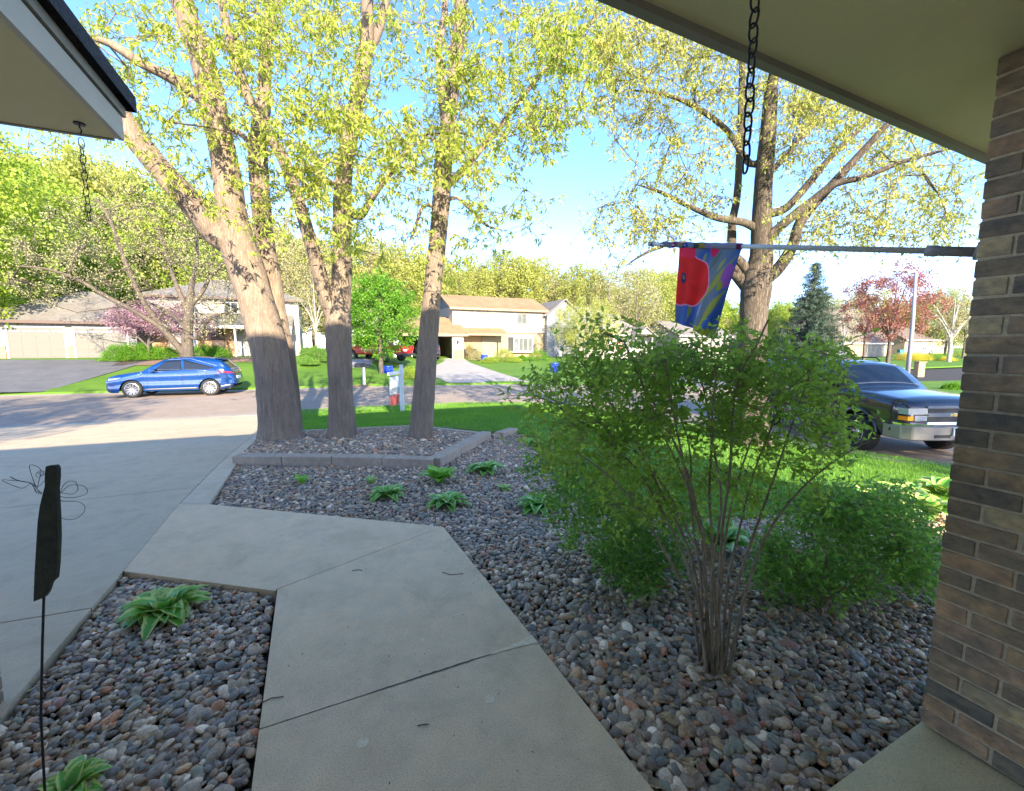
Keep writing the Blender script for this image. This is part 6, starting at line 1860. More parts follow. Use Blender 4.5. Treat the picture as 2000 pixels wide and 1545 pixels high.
def wheel(parent, x, y, r, w, spokes=10, double=True, steer=0.0, rimr=0.72, side=1, rimmat=None):
    """tyre (part) with rim (sub-part)"""
    prof = [(r * rimr, -w / 2 + .01), (r * 0.90, -w / 2), (r * 0.985, -w / 2 + .025), (r, -w / 2 + .05), (r, w / 2 - .05), (r * .985, w / 2 - .025), (r * .90, w / 2), (r * rimr, w / 2 - .01), (r * rimr, w / 2 - .04), (r * rimr, -w / 2 + .01)]
    ty = MB().lathe(prof, axis='y', sides=40).build('wheel', M['tyre'], parent, smooth=True); ty.location = (x, y, r); ty.rotation_euler = (0, 0, steer)
    face = side * (w / 2 - 0.03)
    mb = MB().lathe([(r * rimr, face + side * .015), (r * (rimr - .05), face + side * .02), (r * (rimr - .06), face - side * .02), (r * (rimr - .03), -face), (r * rimr, -face)], axis='y', sides=40)
    n = spokes
    for k in range(n):
        a = 2 * math.pi * k / n
        for da in ((-.10, .10) if double else (0,)):
            ai, ao = a + da * 0.4, a + da * 1.3
            wi, wo = r * (.030 if double else .08), r * (.022 if double else .06)
            def pt(rr_, an, off): return (rr_ * math.cos(an) - off * math.sin(an), rr_ * math.sin(an) + off * math.cos(an))
            i0 = pt(r * .13, ai, -wi); i1 = pt(r * .13, ai, wi); o0_ = pt(r * (rimr - .04), ao, -wo); o1_ = pt(r * (rimr - .04), ao, wo)
            mb.prism([(i0[0], face - side * .004, i0[1]), (i1[0], face - side * .004, i1[1]), (o1_[0], face + side * .008, o1_[1]), (o0_[0], face + side * .008, o0_[1])], (0, -side * .02, 0))
    mb.lathe([(0, face + side * .006), (r * .13, face + side * .004), (r * .16, face - side * .01), (r * .16, face - side * .03)], axis='y', sides=20)
    mb.build('rim', rimmat or M['rim'], ty)
    MB().lathe([(0, face - side * .05), (r * (rimr - .06), face - side * .05)], axis='y', sides=24).build('brake_shade', M['blackp'], ty)
    return ty

def suv_crossover(label, loc, rz, mat, group=None, name='parked_car', detail=True):
    t = thing(name, label, 'car', loc, rz, group)
    L, W = 4.72, 1.90
    top = [(0, .72), (.06, .88), (.35, .97), (.9, 1.06), (1.30, 1.12), (1.72, 1.40), (2.1, 1.62), (2.55, 1.70), (3.2, 1.715), (3.8, 1.67), (4.22, 1.57), (4.42, 1.36), (4.62, 1.14), (4.68, 1.0), (4.72, .75)]
    belt = [(0, .72), (1.3, 1.07), (2.0, 1.07), (3.2, 1.10), (4.1, 1.16), (4.4, 1.18), (4.72, .75)]
    bot = [(0, .30), (.15, .22), (.6, .22), (1.3, .27), (3.4, .27), (4.3, .30), (4.6, .36), (4.72, .48)]
    c = CarBody(L, W, top, belt, bot, ((.95, .36), (3.80, .36)), .42, ends=(.75, .6), tumble=.34)
    c.build(mat, t)
    for sd in (1, -1):
        c.patch('front_window', [(1.72, 1.12), (2.78, 1.12), (2.72, 1.60), (2.20, 1.56)], M['carglass'], t, sd)
        c.patch('rear_window', [(2.86, 1.12), (3.78, 1.15), (3.98, 1.27), (2.82, 1.61)], M['carglass'], t, sd)
        c.patch('window_trim', [(1.66, 1.085), (3.80, 1.115), (3.80, 1.14), (1.66, 1.105)], M['chrome'], t, sd, off=.010, nz=1)
        c.patch('roof_trim', [(2.2, 1.595), (3.1, 1.648), (3.1, 1.665), (2.2, 1.615)], M['chrome'], t, sd, off=.006, nz=1)
        c.patch('roof_trim', [(3.1, 1.635), (4.12, 1.31), (4.13, 1.34), (3.1, 1.665)], M['chrome'], t, sd, off=.008, nz=1)
        c.patch('sill_trim', [(1.42, .33), (3.34, .33), (3.34, .40), (1.42, .37)], M['trimsil'], t, sd, off=.012, nz=1)
        c.patch('door_seam', [(2.80, .42), (2.808, .42), (2.818, 1.10), (2.81, 1.10)], M['blackp'], t, sd, off=.004, nx=1)
        c.patch('door_seam', [(1.52, .42), (1.528, .42), (1.538, 1.06), (1.53, 1.06)], M['blackp'], t, sd, off=.004, nx=1)
        c.patch('door_handle', [(2.50, .955), (2.70, .96), (2.70, .985), (2.50, .98)], M['chrome'], t, sd, off=.02, nz=1, th=.02)
        c.patch('door_handle', [(3.48, .985), (3.68, .99), (3.68, 1.015), (3.48, 1.01)], M['chrome'], t, sd, off=.02, nz=1, th=.02)
        c.patch('tail_lamp', [(4.20, 1.02), (4.63, .98), (4.66, 1.05), (4.14, 1.10)], M['tail'], t, sd, off=.008, nz=2)
        c.patch('headlamp', [(.10, .74), (.48, .80), (.62, .88), (.10, .82)], M['headl'], t, sd, off=.006, nz=2)
        c.patch('arch_trim', [(4.22, .37), (4.60, .42), (4.60, .50), (4.22, .44)], M['trimsil'], t, sd, off=.010, nz=1)
        wheel(t, .95, sd * (W / 2 - .12), .365, .235, spokes=10, double=True, side=sd)
        wheel(t, 3.80, sd * (W / 2 - .12), .365, .235, spokes=10, double=True, side=sd)
        mr = MB().prism([(1.66, sd * .93, 1.10), (1.86, sd * .93, 1.10), (1.88, sd * .93, 1.22), (1.70, sd * .93, 1.24)], (0, sd * .20, 0)).build('mirror', mat, t, smooth=False, bevel=.02)
        # flank crease
    c.toppatch('windscreen', 1.42, 2.22, (.80, .90), M['carglass'], t)
    c.toppatch('rear_screen', 4.24, 4.56, (.86, .84), M['carglass'], t)
    MB().box(-.012, .03, -.55, .55, .36, .70).build('grille', M['blackp'], t)
    MB().box(4.71, 4.735, -.26, .26, .72, .84).build('number_plate', M['plate'], t)
    MB().box(4.65, 4.70, -.7, .7, .98, 1.02).build('light_bar', M['tail'], t)
    MB().prism([(3.95, -.62, 1.66), (4.36, -.58, 1.60), (4.36, .58, 1.60), (3.95, .62, 1.66)], (0, 0, .02)).build('roof_spoiler', mat, t)
    return t
M['paint_blue'] = paint('deep_blue_paint', (0.001, 0.045, 0.19)); M['paint_dark'] = paint('dark_blue_grey_paint', (0.018, 0.02, 0.028), metal=.5)
M['paint_red'] = paint('red_paint', (0.42, 0.012, 0.02), metal=.1); M['paint_white'] = paint('white_paint', (0.72, 0.73, 0.74), metal=0); M['paint_blk'] = paint('black_paint', (0.02, 0.02, 0.024))
def ray_street(u, v): return at_z(u, v, STREET)
wf = ray_street(261, 777); wr = ray_street(411, 772.5)
dv = (wr - wf); ang = math.atan2(dv.y, dv.x); mid = (wf + wr) / 2
# car x axis runs from nose to tail; near side is -y
ax = Vector((math.cos(ang), math.sin(ang), 0)); ay = Vector((-math.sin(ang), math.cos(ang), 0))
orig = mid - ax * 2.375 + ay * (.95 - .06)
suv_crossover('shiny deep blue crossover parked at the far kerb on the left', (orig.x, orig.y, STREET), ang, M['paint_blue'])

def big_suv(label, loc, rz, mat, name='parked_suv', steer=0.0):
    t = thing(name, label, 'suv', loc, rz)
    L, W = 5.05, 2.00
    top = [(0, 1.02), (.05, 1.10), (.25, 1.17), (.9, 1.23), (1.42, 1.26), (1.66, 1.48), (1.98, 1.73), (2.25, 1.80), (3.2, 1.83), (4.5, 1.81), (4.82, 1.76), (4.95, 1.5), (5.03, 1.15), (5.05, 1.0)]
    belt = [(0, 1.02), (.25, 1.10), (1.42, 1.20), (5.0, 1.22), (5.05, 1.0)]
    bot = [(0, .42), (.6, .42), (1.5, .44), (3.5, .44), (4.6, .48), (5.05, .52)]
    c = CarBody(L, W, top, belt, bot, ((.98, .39), (3.93, .39)), .47, ends=(.25, .25), tumble=.20, roof_crown=.045)
    c.build(mat, t)
    for sd in (1, -1):
        c.patch('front_window', [(1.78, 1.25), (2.72, 1.25), (2.72, 1.66), (2.12, 1.64)], M['carglass'], t, sd)
        c.patch('middle_window', [(2.84, 1.25), (3.62, 1.25), (3.62, 1.67), (2.84, 1.67)], M['carglass'], t, sd)
        c.patch('rear_window', [(3.76, 1.25), (4.70, 1.25), (4.66, 1.66), (3.76, 1.67)], M['carglass'], t, sd)
        c.patch('cladding', [(1.55, .45), (3.38, .45), (3.38, .66), (1.55, .66)], M['trimsil'], t, sd, off=.018, nz=2)
        c.patch('door_seam', [(1.60, .55), (1.61, .55), (1.61, 1.24), (1.60, 1.24)], M['blackp'], t, sd, off=.003, nx=1)
        c.patch('door_seam', [(2.78, .55), (2.79, .55), (2.79, 1.24), (2.78, 1.24)], M['blackp'], t, sd, off=.003, nx=1)
        c.patch('door_handle', [(2.50, 1.09), (2.68, 1.09), (2.68, 1.13), (2.50, 1.13)], M['blackp'], t, sd, off=.02, nz=1, th=.03)
        # flared arch lip
        for wx in (.98, 3.93):
            pts = [(wx + .485 * math.cos(math.pi * k / 16), sd * (c.y(wx, .8) + .012), .39 + .485 * math.sin(math.pi * k / 16)) for k in range(17)]
            MB().tube(pts, .035, 8).build('arch_flare', mat, t, smooth=True)
        wheel(t, .98, sd * (W / 2 - .14), .39, .27, spokes=6, double=True, side=sd, steer=steer, rimr=.60, rimmat=M['chrome'])
        wheel(t, 3.93, sd * (W / 2 - .14), .39, .27, spokes=6, double=True, side=sd, rimr=.60, rimmat=M['chrome'])
        MB().prism([(1.86, sd * .98, 1.24), (2.02, sd * .98, 1.24), (2.04, sd * .98, 1.46), (1.90, sd * .98, 1.46)], (0, sd * .24, 0)).build('mirror', M['blackp'], t, bevel=.025)
        # head lamps wrap round the corner: upper clear, lower amber and clear
        MB().prism([(-.015, sd * .52, .90), (-.015, sd * .90, .90), (.16, sd * .955, .90), (.30, sd * .985, .90), (.25, sd * .9, .90), (.06, sd * .52, .90)], (0, 0, .115)).build('headlamp', M['headl'], t)
        MB().prism([(-.015, sd * .52, .775), (-.015, sd * .76, .775), (.06, sd * .76, .775), (.06, sd * .52, .775)], (0, 0, .10)).build('lower_lamp', M['headl'], t)
        MB().prism([(-.015, sd * .79, .785), (-.015, sd * .90, .785), (.20, sd * .965, .785), (.18, sd * .9, .785), (.06, sd * .79, .785)], (0, 0, .075)).build('indicator', M['amber'], t)
    c.toppatch('windscreen', 1.49, 1.97, (.90, .93), M['carglass'], t)
    # face: grille, chrome bar with plain bow badge, bumper, intake, plate
    MB().box(-.012, .05, -.50, .50, .76, 1.03).build('grille', M['blackp'], t)
    g_ = MB().box(-.035, .02, -.52, .52, .855, .930); g_.build('grille_bar', M['chrome'], t)
    MB().box(-.03, .02, -.54, .54, 1.012, 1.06).build('grille_edge', M['chrome'], t)
    MB().box(-.03, .02, -.52, .52, .735, .757).build('grille_edge', M['chrome'], t)
    bow = MB(); bow.prism([(-.05, -.11, .878), (-.05, -.035, .878), (-.05, -.035, .862), (-.05, .035, .862), (-.05, .035, .878), (-.05, .11, .878), (-.05, .09, .905), (-.05, .035, .905), (-.05, .035, .920), (-.05, -.035, .920), (-.05, -.035, .905), (-.05, -.13, .905)], (.014, 0, 0)); bow.build('badge', flat('gold_badge', (.65, .50, .18), rough=.25, metal=.9), t)
    for k in range(5): 
        for zz in (.79, .83, .945, .985): 
            if k == 0: MB().box(-.02, -.0125, -.49, .49, zz, zz + .008).build('grille_slat', M['blackp'], t)
    out = [(-.10, -.86), (-.14, -.5), (-.155, 0), (-.14, .5), (-.10, .86), (.02, .98), (.38, 1.01), (.38, .93), (.05, .9), (.05, -.9), (.38, -.93), (.38, -1.01), (.02, -.98)]
    MB().prism([(x, y, .42) for x, y in out], (0, 0, .27)).build('bumper', M['trimsil'], t, bevel=.02)
    MB().prism([(x + .012, y * .985, .695) for x, y in out], (0, 0, .035)).build('bumper_top', M['chrome'], t)
    for sd in (1, -1):
        MB().box(-.150, -.10, sd * .15 if sd > 0 else -.48, .48 if sd > 0 else -.15, .475, .535).build('intake', M['blackp'], t)
    pl = MB().box(-.185, -.162, -.155, .155, .52, .675).build('number_plate', M['plate'], t)
    MB().box(-.188, -.1855, -.15, .15, .64, .67).build('plate_band', M['plateb'], pl)
    # plate characters as raised strokes
    ch = MB()
    strokes = {'S': [(0, 0, 1, 0), (1, 0, 1, .5), (1, .5, 0, .5), (0, .5, 0, 1), (0, 1, 1, 1)], 'W': [(0, 1, .2, 0), (.2, 0, .5, .6), (.5, .6, .8, 0), (.8, 0, 1, 1)], 'V': [(0, 1, .5, 0), (.5, 0, 1, 1)], 'A': [(0, 0, .5, 1), (.5, 1, 1, 0), (.2, .4, .8, .4)], 'J': [(1, 1, 1, .1), (1, .1, .2, 0)], 'Y': [(0, 1, .5, .5), (1, 1, .5, .5), (.5, .5, .5, 0)], '7': [(0, 1, 1, 1), (1, 1, .4, 0)], '-': [(.2, .5, .8, .5)]}
    x = .125
    for cch in 'SWY-JA7':
        for (a, b_, c2, d2) in strokes[cch]:
            p0 = Vector((-.187, x - a * .026, .545 + b_ * .075)); p1 = Vector((-.187, x - c2 * .026, .545 + d2 * .075)); ch.tube([p0, p1], .0035, 4)
        x -= .037
    ch.build('plate_lettering', M['plateb'], pl)
    for sd in (1, -1):
        MB().box(4.99, 5.06, sd * .80 if sd > 0 else -.97, .97 if sd > 0 else -.80, .95, 1.45).build('tail_lamp', M['tail'], t)
        MB().tube([(2.3, sd * .62, 1.83), (2.4, sd * .62, 1.90), (4.3, sd * .62, 1.905), (4.45, sd * .62, 1.84)], .015, 8).build('roof_rail', M['blackp'], t)
    MB().tube([(1.55, -.75, 1.30), (1.62, -.1, 1.41)], .010, 5).build('wiper', M['blackp'], t); MB().tube([(1.55, -.02, 1.30), (1.62, .62, 1.40)], .010, 5).build('wiper', M['blackp'], t)
    return t
cw = ray_street(1698, 878)
hd = Vector((0.05, -1.0, 0)).normalized()          # heading
axx = -hd; ang = math.atan2(axx.y, axx.x)             # nose to tail
ayy = Vector((-axx.y, axx.x, 0))                       # local +y
# near side wheel on the side that faces the camera
sgn = 1 if ayy.x < 0 else -1
orig = Vector((cw.x - .30, cw.y, 0)) - axx * .98 - ayy * sgn * (1.0 - .02)
big_suv('large dark blue-grey SUV with a chrome grille, parked behind the tall shrub', (orig.x, orig.y, STREET), ang, M['paint_dark'], steer=math.radians(-12))

def pickup(label, loc, rz, mat):
    t = thing('pickup_truck', label, 'pickup', loc, rz)
    L, W = 5.8, 2.0
    top = [(0, 1.0), (.1, 1.12), (1.3, 1.2), (1.75, 1.55), (2.1, 1.82), (2.6, 1.88), (3.45, 1.86), (3.7, 1.80), (3.72, 1.28), (5.75, 1.26), (5.8, 1.24)]
    belt = [(0, 1.0), (1.3, 1.15), (3.7, 1.20), (3.72, 1.25), (5.8, 1.22)]
    bot = [(0, .5), (5.8, .58)]
    c = CarBody(L, W, top, belt, bot, ((1.0, .42), (4.6, .42)), .52, ends=(.3, .05), tumble=.2)
    c.build(mat, t)
    for sd in (1, -1):
        c.patch('front_window', [(2.0, 1.24), (2.75, 1.24), (2.75, 1.72), (2.3, 1.70)], M['carglass'], t, sd); c.patch('rear_window', [(2.85, 1.24), (3.55, 1.24), (3.5, 1.72), (2.85, 1.72)], M['carglass'], t, sd)
        wheel(t, 1.0, sd * (W / 2 - .14), .42, .28, spokes=6, side=sd, rimr=.58); wheel(t, 4.6, sd * (W / 2 - .14), .42, .28, spokes=6, side=sd, rimr=.58)
        MB().box(5.78, 5.83, sd * .84 if sd > 0 else -.97, .97 if sd > 0 else -.84, .85, 1.20).build('tail_lamp', M['tail'], t)
    c.toppatch('windscreen', 1.40, 2.05, (.9, .92), M['carglass'], t)
    MB().box(5.80, 5.84, -.8, .8, .72, 1.22).build('tailgate', mat, t); MB().box(5.80, 6.02, -.98, .98, .50, .64).build('bumper', M['blackp'], t)
    pl = MB().box(5.842, 5.85, -.2, .2, .80, .95).build('number_plate', M['plate'], t)
    MB().box(5.70, 5.95, -.3, .3, .36, .49).build('tow_hitch', M['blackp'], t)
    return t
# pickup on the pad left of the tan house: the tail faces us and to the right
rw = G(726, 716); rr_ = G(790, 721)
q = Vector((rr_.x - .2, rr_.y + 1.0, 0))
ang = math.atan2(-.50, .87)
pk = Vector((math.cos(ang), math.sin(ang), 0))
orig = q - pk * 5.8
pickup('bright red pickup on the pale drive, tail towards the street, behind the green tree', (orig.x, orig.y, h1(orig.x + pk.x * 3, orig.y + pk.y * 3) + .035), ang, M['paint_red'])
# dark car inside the open garage, dark car on the drive
def simple_car(label, u, v, dep, rz, mat, dz=.035, pos=None):
    p = at(u, v, dep) if pos is None else pos
    return suv_crossover(label, (p.x, p.y, h1(p.x, p.y) + dz), rz, mat)
pg = o2 + EB * (-2.9) + EA * 3.9
suv_crossover('dark purple-black car inside the open garage of the tan house', (pg.x, pg.y, zb2 + .005), YAW - math.pi / 2, paint('dark_plum_paint', (.05, .02, .04)))
pgg = at(822, 700, 41.0)
suv_crossover('dark car on the pale drive, mostly hidden by the right large trunk', (pgg.x - .6, pgg.y + 2.5, h1(pgg.x, pgg.y) + .04), YAW - math.pi / 2, M['paint_blk'])
simple_car('white car far off at the right edge beyond the yellow shrubs', 1772, 697, 84, math.radians(4), M['paint_white'])
simple_car('white car behind the roof of the dark parked car', 1565, 701, 46, math.radians(8), M['paint_white'])
simple_car('red car behind the tall shrub, left of the white one', 1520, 698, 52, math.radians(5), M['paint_red'])
# ------------------------------------------------------------------ trees of the neighbourhood
def proto_tree(seed, H, rx, rz_, bark_m, leaf_m, ntar=140, per=26, ln=.20, wd=.13, spread=.75, trunk_r=.22, base_frac=.3, fork=3, shell=0.35, tip=.012, subtw=1, lean=0.0, droop=.2, shape='oval', lname='crown'):
    """a whole tree at the origin, returned as list of (name, mesh)"""
    rs = np.random.RandomState(seed)
    sk = Skel(9000)
    hc = H - rz_
    tz = H * base_frac
    q = [(0, 0, -.3), (lean * .2 + rs.normal(0, .04), rs.normal(0, .04), tz * .5), (lean * .5, rs.normal(0, .1), tz), (lean, rs.normal(0, .2), tz + (H - tz) * .35), (lean * 1.2 + rs.normal(0, .3), rs.normal(0, .3), H * .86)]
    ids = sk.limb(q, [trunk_r * 1.15, trunk_r, trunk_r * .85, trunk_r * .5, trunk_r * .12], 'trunk', n=5)
    for f in range(fork):
        a = 2 * math.pi * (f + rs.rand() * .6) / fork; s0 = ids[int(len(ids) * (.42 + .2 * rs.rand()))]
        e = np.array([math.cos(a) * rx * .62 + lean, math.sin(a) * rx * .62, hc + rs.uniform(-.1, .45) * rz_])
        p0 = sk.p[s0]; m_ = p0 * .55 + e * .45 + np.array([0, 0, .25])
        sk.limb([p0, m_, e], [trunk_r * .5, trunk_r * .34, trunk_r * .12], 'limb', par=s0, n=4)
    T = []
    lump = rs.normal(0, 1, (6, 3)); lump /= np.linalg.norm(lump, axis=1, keepdims=True)
    while len(T) < ntar:
        d = rs.normal(0, 1, 3); d /= np.linalg.norm(d)
        rad = (rs.rand() * (1 - shell) + shell) ** .7 * (.80 + .32 * max(lump @ d))
        if shape == 'cone':
            z = rs.rand() ** 1.4; w = rx * (1 - z) * (0.55 + .5 * rs.rand()); a = rs.uniform(0, 6.28)
            T.append((w * math.cos(a), w * math.sin(a), tz * .5 + z * (H - tz * .5))); continue
        p = np.array([d[0] * rx * rad + lean, d[1] * rx * rad, hc + d[2] * rz_ * rad])
        if p[2] > tz * .55: T.append(p)
    ends = sk.grow(np.array(T), step=.8, jit=.09, rise=.08, rr=rs)
    sk.radii(tip, .46)
    out = []; first = True
    for nm, idl in sk.paths:
        out.append((nm, big_limb_mesh(nm, sk.p[idl], sk.r[idl], bark_m, sides=9, flare=.35 if first else 0, seed=seed))); first = False
    if subtw:
        for e in ends:
            for _ in range(subtw):
                dd = rs.normal(0, 1, 3); dd /= np.linalg.norm(dd); sk.add(sk.p[e] + dd * spread * .9, e)
        sk.r = np.concatenate([sk.r, np.full(sk.n - len(sk.r), tip * .6)]); sk.load = np.concatenate([sk.load, np.ones(sk.n - len(sk.load))])
    V, Fc = tubes_np(sk.twig_chains(), sk.p, sk.r, 3)
    out.append(('branches', mesh_np('branches', V, Fc, bark_m)))
    if per:
        V, Fc = leaves_np(sk.p[ends], per, spread, ln, wd, droop, rr=rs)
        out.append((lname, mesh_np(lname, V, Fc, leaf_m)))
    return out
def spruce_proto(seed, H=9.5, rx=3.7):
    rs = np.random.RandomState(seed); V = []; Fq = []
    out = [('trunk', big_limb_mesh('trunk', [(0, 0, -.3), (0, 0, H * .5), (0, 0, H * .98)], [.17, .10, .02], M['barkd'], sides=8, seed=seed))]
    cen = []; ch = []; P = []; off = 0
    z = .9
    while z < H - .2:
        nb = 7 if z < H * .7 else 5; Lb = rx * (1 - z / H) ** .85 + .12
        for k in range(nb):
            a = 2 * math.pi * (k + rs.rand()) / nb; L = Lb * rs.uniform(.75, 1.12)
            pts = []
            for s_ in range(6):
                t = s_ / 5; pts.append((L * t * math.cos(a), L * t * math.sin(a), z - .32 * L * t * (1.35 - t) + .06 * L * t * t))
            ch.append(list(range(off, off + 6))); P += pts; off += 6
            for t in np.linspace(.15, 1, max(4, int(L * 7))):
                for _ in range(3): cen.append((L * t * math.cos(a) + rs.normal(0, .10 * L * .5), L * t * math.sin(a) + rs.normal(0, .10 * L * .5), z - .32 * L * t * (1.35 - t) - rs.uniform(0, .14)))
        z += .30
    V, Fc = tubes_np(ch, np.array(P), np.full(off, .014), 3); out.append(('branches', mesh_np('branches', V, Fc, M['barkd'])))
    V, Fc = leaves_np(np.array(cen), 9, .15, .22, .035, .5, rr=rs); out.append(('crown', mesh_np('crown', V, Fc, M['needle'])))
    return out
def place_tree(parts, name, label, xy, rz=0.0, s=(1, 1, 1), cat='tree', group=None, dz=0.0, top=None):
    z = h1(*xy)
    t = thing(name, label, cat, (xy[0], xy[1], z + dz), rz, group); t.scale = s
    for nm, me in parts: obj(nm, me, t)
    return t
PT = {
 'oak_a': proto_tree(1, 13, 5.0, 5.6, M['barkd'], M['leaf_b'], ntar=420, per=56, fork=4, ln=.24, wd=.16),
 'oak_b': proto_tree(2, 12, 4.6, 5.0, M['barkd'], M['leaf_bg'], ntar=420, per=60, fork=3, ln=.24, wd=.16),
 'ash_c': proto_tree(3, 14, 4.4, 6.4, M['barkd'], M['leaf_o'], ntar=380, per=36, fork=4, ln=.2),
 'oak_d': proto_tree(4, 12.5, 5.4, 4.8, M['barkd'], M['leaf_b'], ntar=420, per=46, fork=5, ln=.22),
 'bare_e': proto_tree(5, 12, 4.4, 5.4, M['barkd'], M['leaf_o'], ntar=380, per=14, fork=5, ln=.16),
}
kinds = {'oak_a': 'full yellow-green tree', 'oak_b': 'dense fresh green tree', 'ash_c': 'thin tan-leaved tree', 'oak_d': 'broad pale green tree', 'bare_e': 'nearly bare tree'}
# (kind, pixel column, depth, crown top pixel row)
back = [('oak_b', -60, 30, 235, 'at the far left edge above the garage roof'), ('oak_b', 60, 46, 270, 'behind the left garage, leftmost but one'), ('oak_a', 150, 52, 285, 'behind the left garage between two yellower trees'), ('oak_a', 235, 50, 300, 'behind the peak of the left garage roof'),
        ('oak_d', 320, 58, 330, 'behind the two-storey part of the left house'), ('oak_b', 400, 54, 350, 'left of the leaning trunk, behind the left house'), ('oak_a', 470, 60, 400, 'straight behind the leaning trunk'), ('ash_c', 560, 62, 395, 'between the leaning trunk and the knotty trunk'),
        ('bare_e', 615, 55, 430, 'behind the birch clump'), ('oak_d', 690, 66, 440, 'above the left edge of the round green tree'), ('ash_c', 750, 64, 445, 'above the round green tree'), ('oak_a', 805, 62, 470, 'just left of the straight slender trunk'),
        ('oak_d', 900, 72, 500, 'behind the left end of the tan roof'), ('ash_c', 950, 76, 490, 'behind the tan roof, left of its middle'), ('oak_a', 1000, 74, 482, 'behind the middle of the tan roof'), ('oak_d', 1045, 78, 492, 'behind the right end of the tan roof'),
        ('ash_c', 1095, 72, 520, 'between the tan roof and the grey and white house'), ('oak_a', 1140, 70, 505, 'behind the gable of the grey and white house'), ('bare_e', 1185, 66, 500, 'behind the ridge of the grey and white house'), ('bare_e', 1240, 64, 500, 'behind the dormer of the grey and white house'),
        ('oak_d', 1285, 74, 520, 'behind the right end of the grey and white house'), ('oak_a', 1340, 90, 590, 'behind the low house by the flag'), ('ash_c', 1400, 95, 600, 'just right of the poppy flag, far off'), ('bare_e', 1600, 82, 560, 'behind the spruce'), ('ash_c', 1660, 85, 545, 'above the large brown roof'),
        ('oak_d', 1700, 92, 560, 'between the brown roof and the street lamp'), ('oak_b', 1830, 95, 560, 'far behind the white car at the right'), ('ash_c', 1880, 60, 545, 'nearest the brick column, beyond the side street'), ('oak_b', 20, 60, 330, 'in the second row behind the left garage'), ('oak_b', 120, 42, 330, 'leaning over the left garage roof'),
        ('oak_a', 200, 66, 310, 'in the second row above the garage peak'), ('oak_a', 520, 75, 430, 'in the second row between the leaning trunk and its second stem'), ('oak_b', 850, 80, 520, 'in the second row behind the straight slender trunk')]
P_H = {'oak_a': 13, 'oak_b': 12, 'ash_c': 14, 'oak_d': 12.5, 'bare_e': 12}
for i, (k, u, dep, vt, where) in enumerate(back):
    g = at(u, 700, dep); z = h1(g.x, g.y)
    zt = at(u, vt, dep).z; sc = (zt - z) / P_H[k] * .97
    sx = sc * rnd.uniform(.8, 1.0)
    place_tree(PT[k], 'deciduous_tree', f'{kinds[k]} {where}', (g.x, g.y), rnd.uniform(0, 6.28), (sx, sx, sc), group='trees behind the houses')

MARKS = ['beyond the far left edge', 'above the left garage door', 'above the second garage door', 'over the garage peak', 'left of the low bare tree', 'right of the low bare tree', 'behind the leaning trunk', 'behind its second stem', 'over the birch clump', 'behind the knotty trunk',
         'over the round green tree', 'left of the slender trunk', 'over the left tan roof end', 'over the centre of the tan roof', 'over the right tan roof end', 'over the grey gable', 'over the feathery tree', 'over the dormer', 'left of the poppy flag', 'behind the poppy flag', 'left of the spruce', 'behind the spruce tip', 'over the brown roof', 'left of the street lamp', 'right of the street lamp', 'against the brick column']
for i, wh in enumerate(MARKS):
    u = -60 + i * 78; dep = rnd.uniform(88, 112); vt = (395 if u < 300 else 440 if u < 600 else 500 if u < 900 else 540 if u < 1350 else 598) + rnd.uniform(-18, 22)
    k = ['oak_d', 'oak_a', 'oak_b', 'oak_b', 'oak_a'][rnd.randrange(5)]
    g = at(u, 700, dep); z = h1(g.x, g.y); zt = at(u, vt, dep).z; sc = (zt - z) / P_H[k]
    place_tree(PT[k], 'woodland_tree', f'hazy tree of the distant row, {wh}', (g.x, g.y), rnd.uniform(0, 6.28), (sc * 1.7, sc * 1.5, sc), group='distant row of trees')

# tree in front of house 1: low forking, nearly bare
def limb_tree(name, label, base_px, dep, trunk, limbs, regs, dmin, dmax, leaf, bk, per, ln, wd, spread, subtw=2, tip=.008, cat='tree', seed=1, group=None, stl=.5, step=.6, leafname='crown'):
    b = atp(*base_px, dep); b[2] = h1(b[0], b[1])
    t = thing(name, label, cat, tuple(b), 0, group)
    sk = Skel(); pts = []; rad = []
    for k, (u, v, w) in enumerate(trunk):
        p = atp(u, v, dep)
        if k == 0: p = b - np.array([0, 0, .15])
        pts.append(p); rad.append(px_r(w, dep))
    tid = sk.limb(pts, rad, 'trunk')
    for (frac, lp) in limbs:
        pid = tid[min(int(frac * len(tid)), len(tid) - 1)]
        q = [sk.p[pid]] + [atp(u, v, dep + dd) for (u, v, w, dd) in lp]
        sk.limb(q, [px_r(lp[0][2] * 1.1, dep)] + [px_r(w, dep) for (u, v, w, dd) in lp], 'limb', par=pid)
    tg = region_targets(regs, dmin, dmax)
    ends = sk.grow(tg, step=step, jit=.09, rise=.04, lo=tid[int(len(tid) * .4)])
    finish_tree(t, sk, b, bk, leaf, ends, per, spread, ln, wd, droop=.2, sides=3, tip=tip, expo=.46, subtw=subtw, stl=stl, seed=seed, sides_big=12, flare=.3, leafname=leafname)
    return t
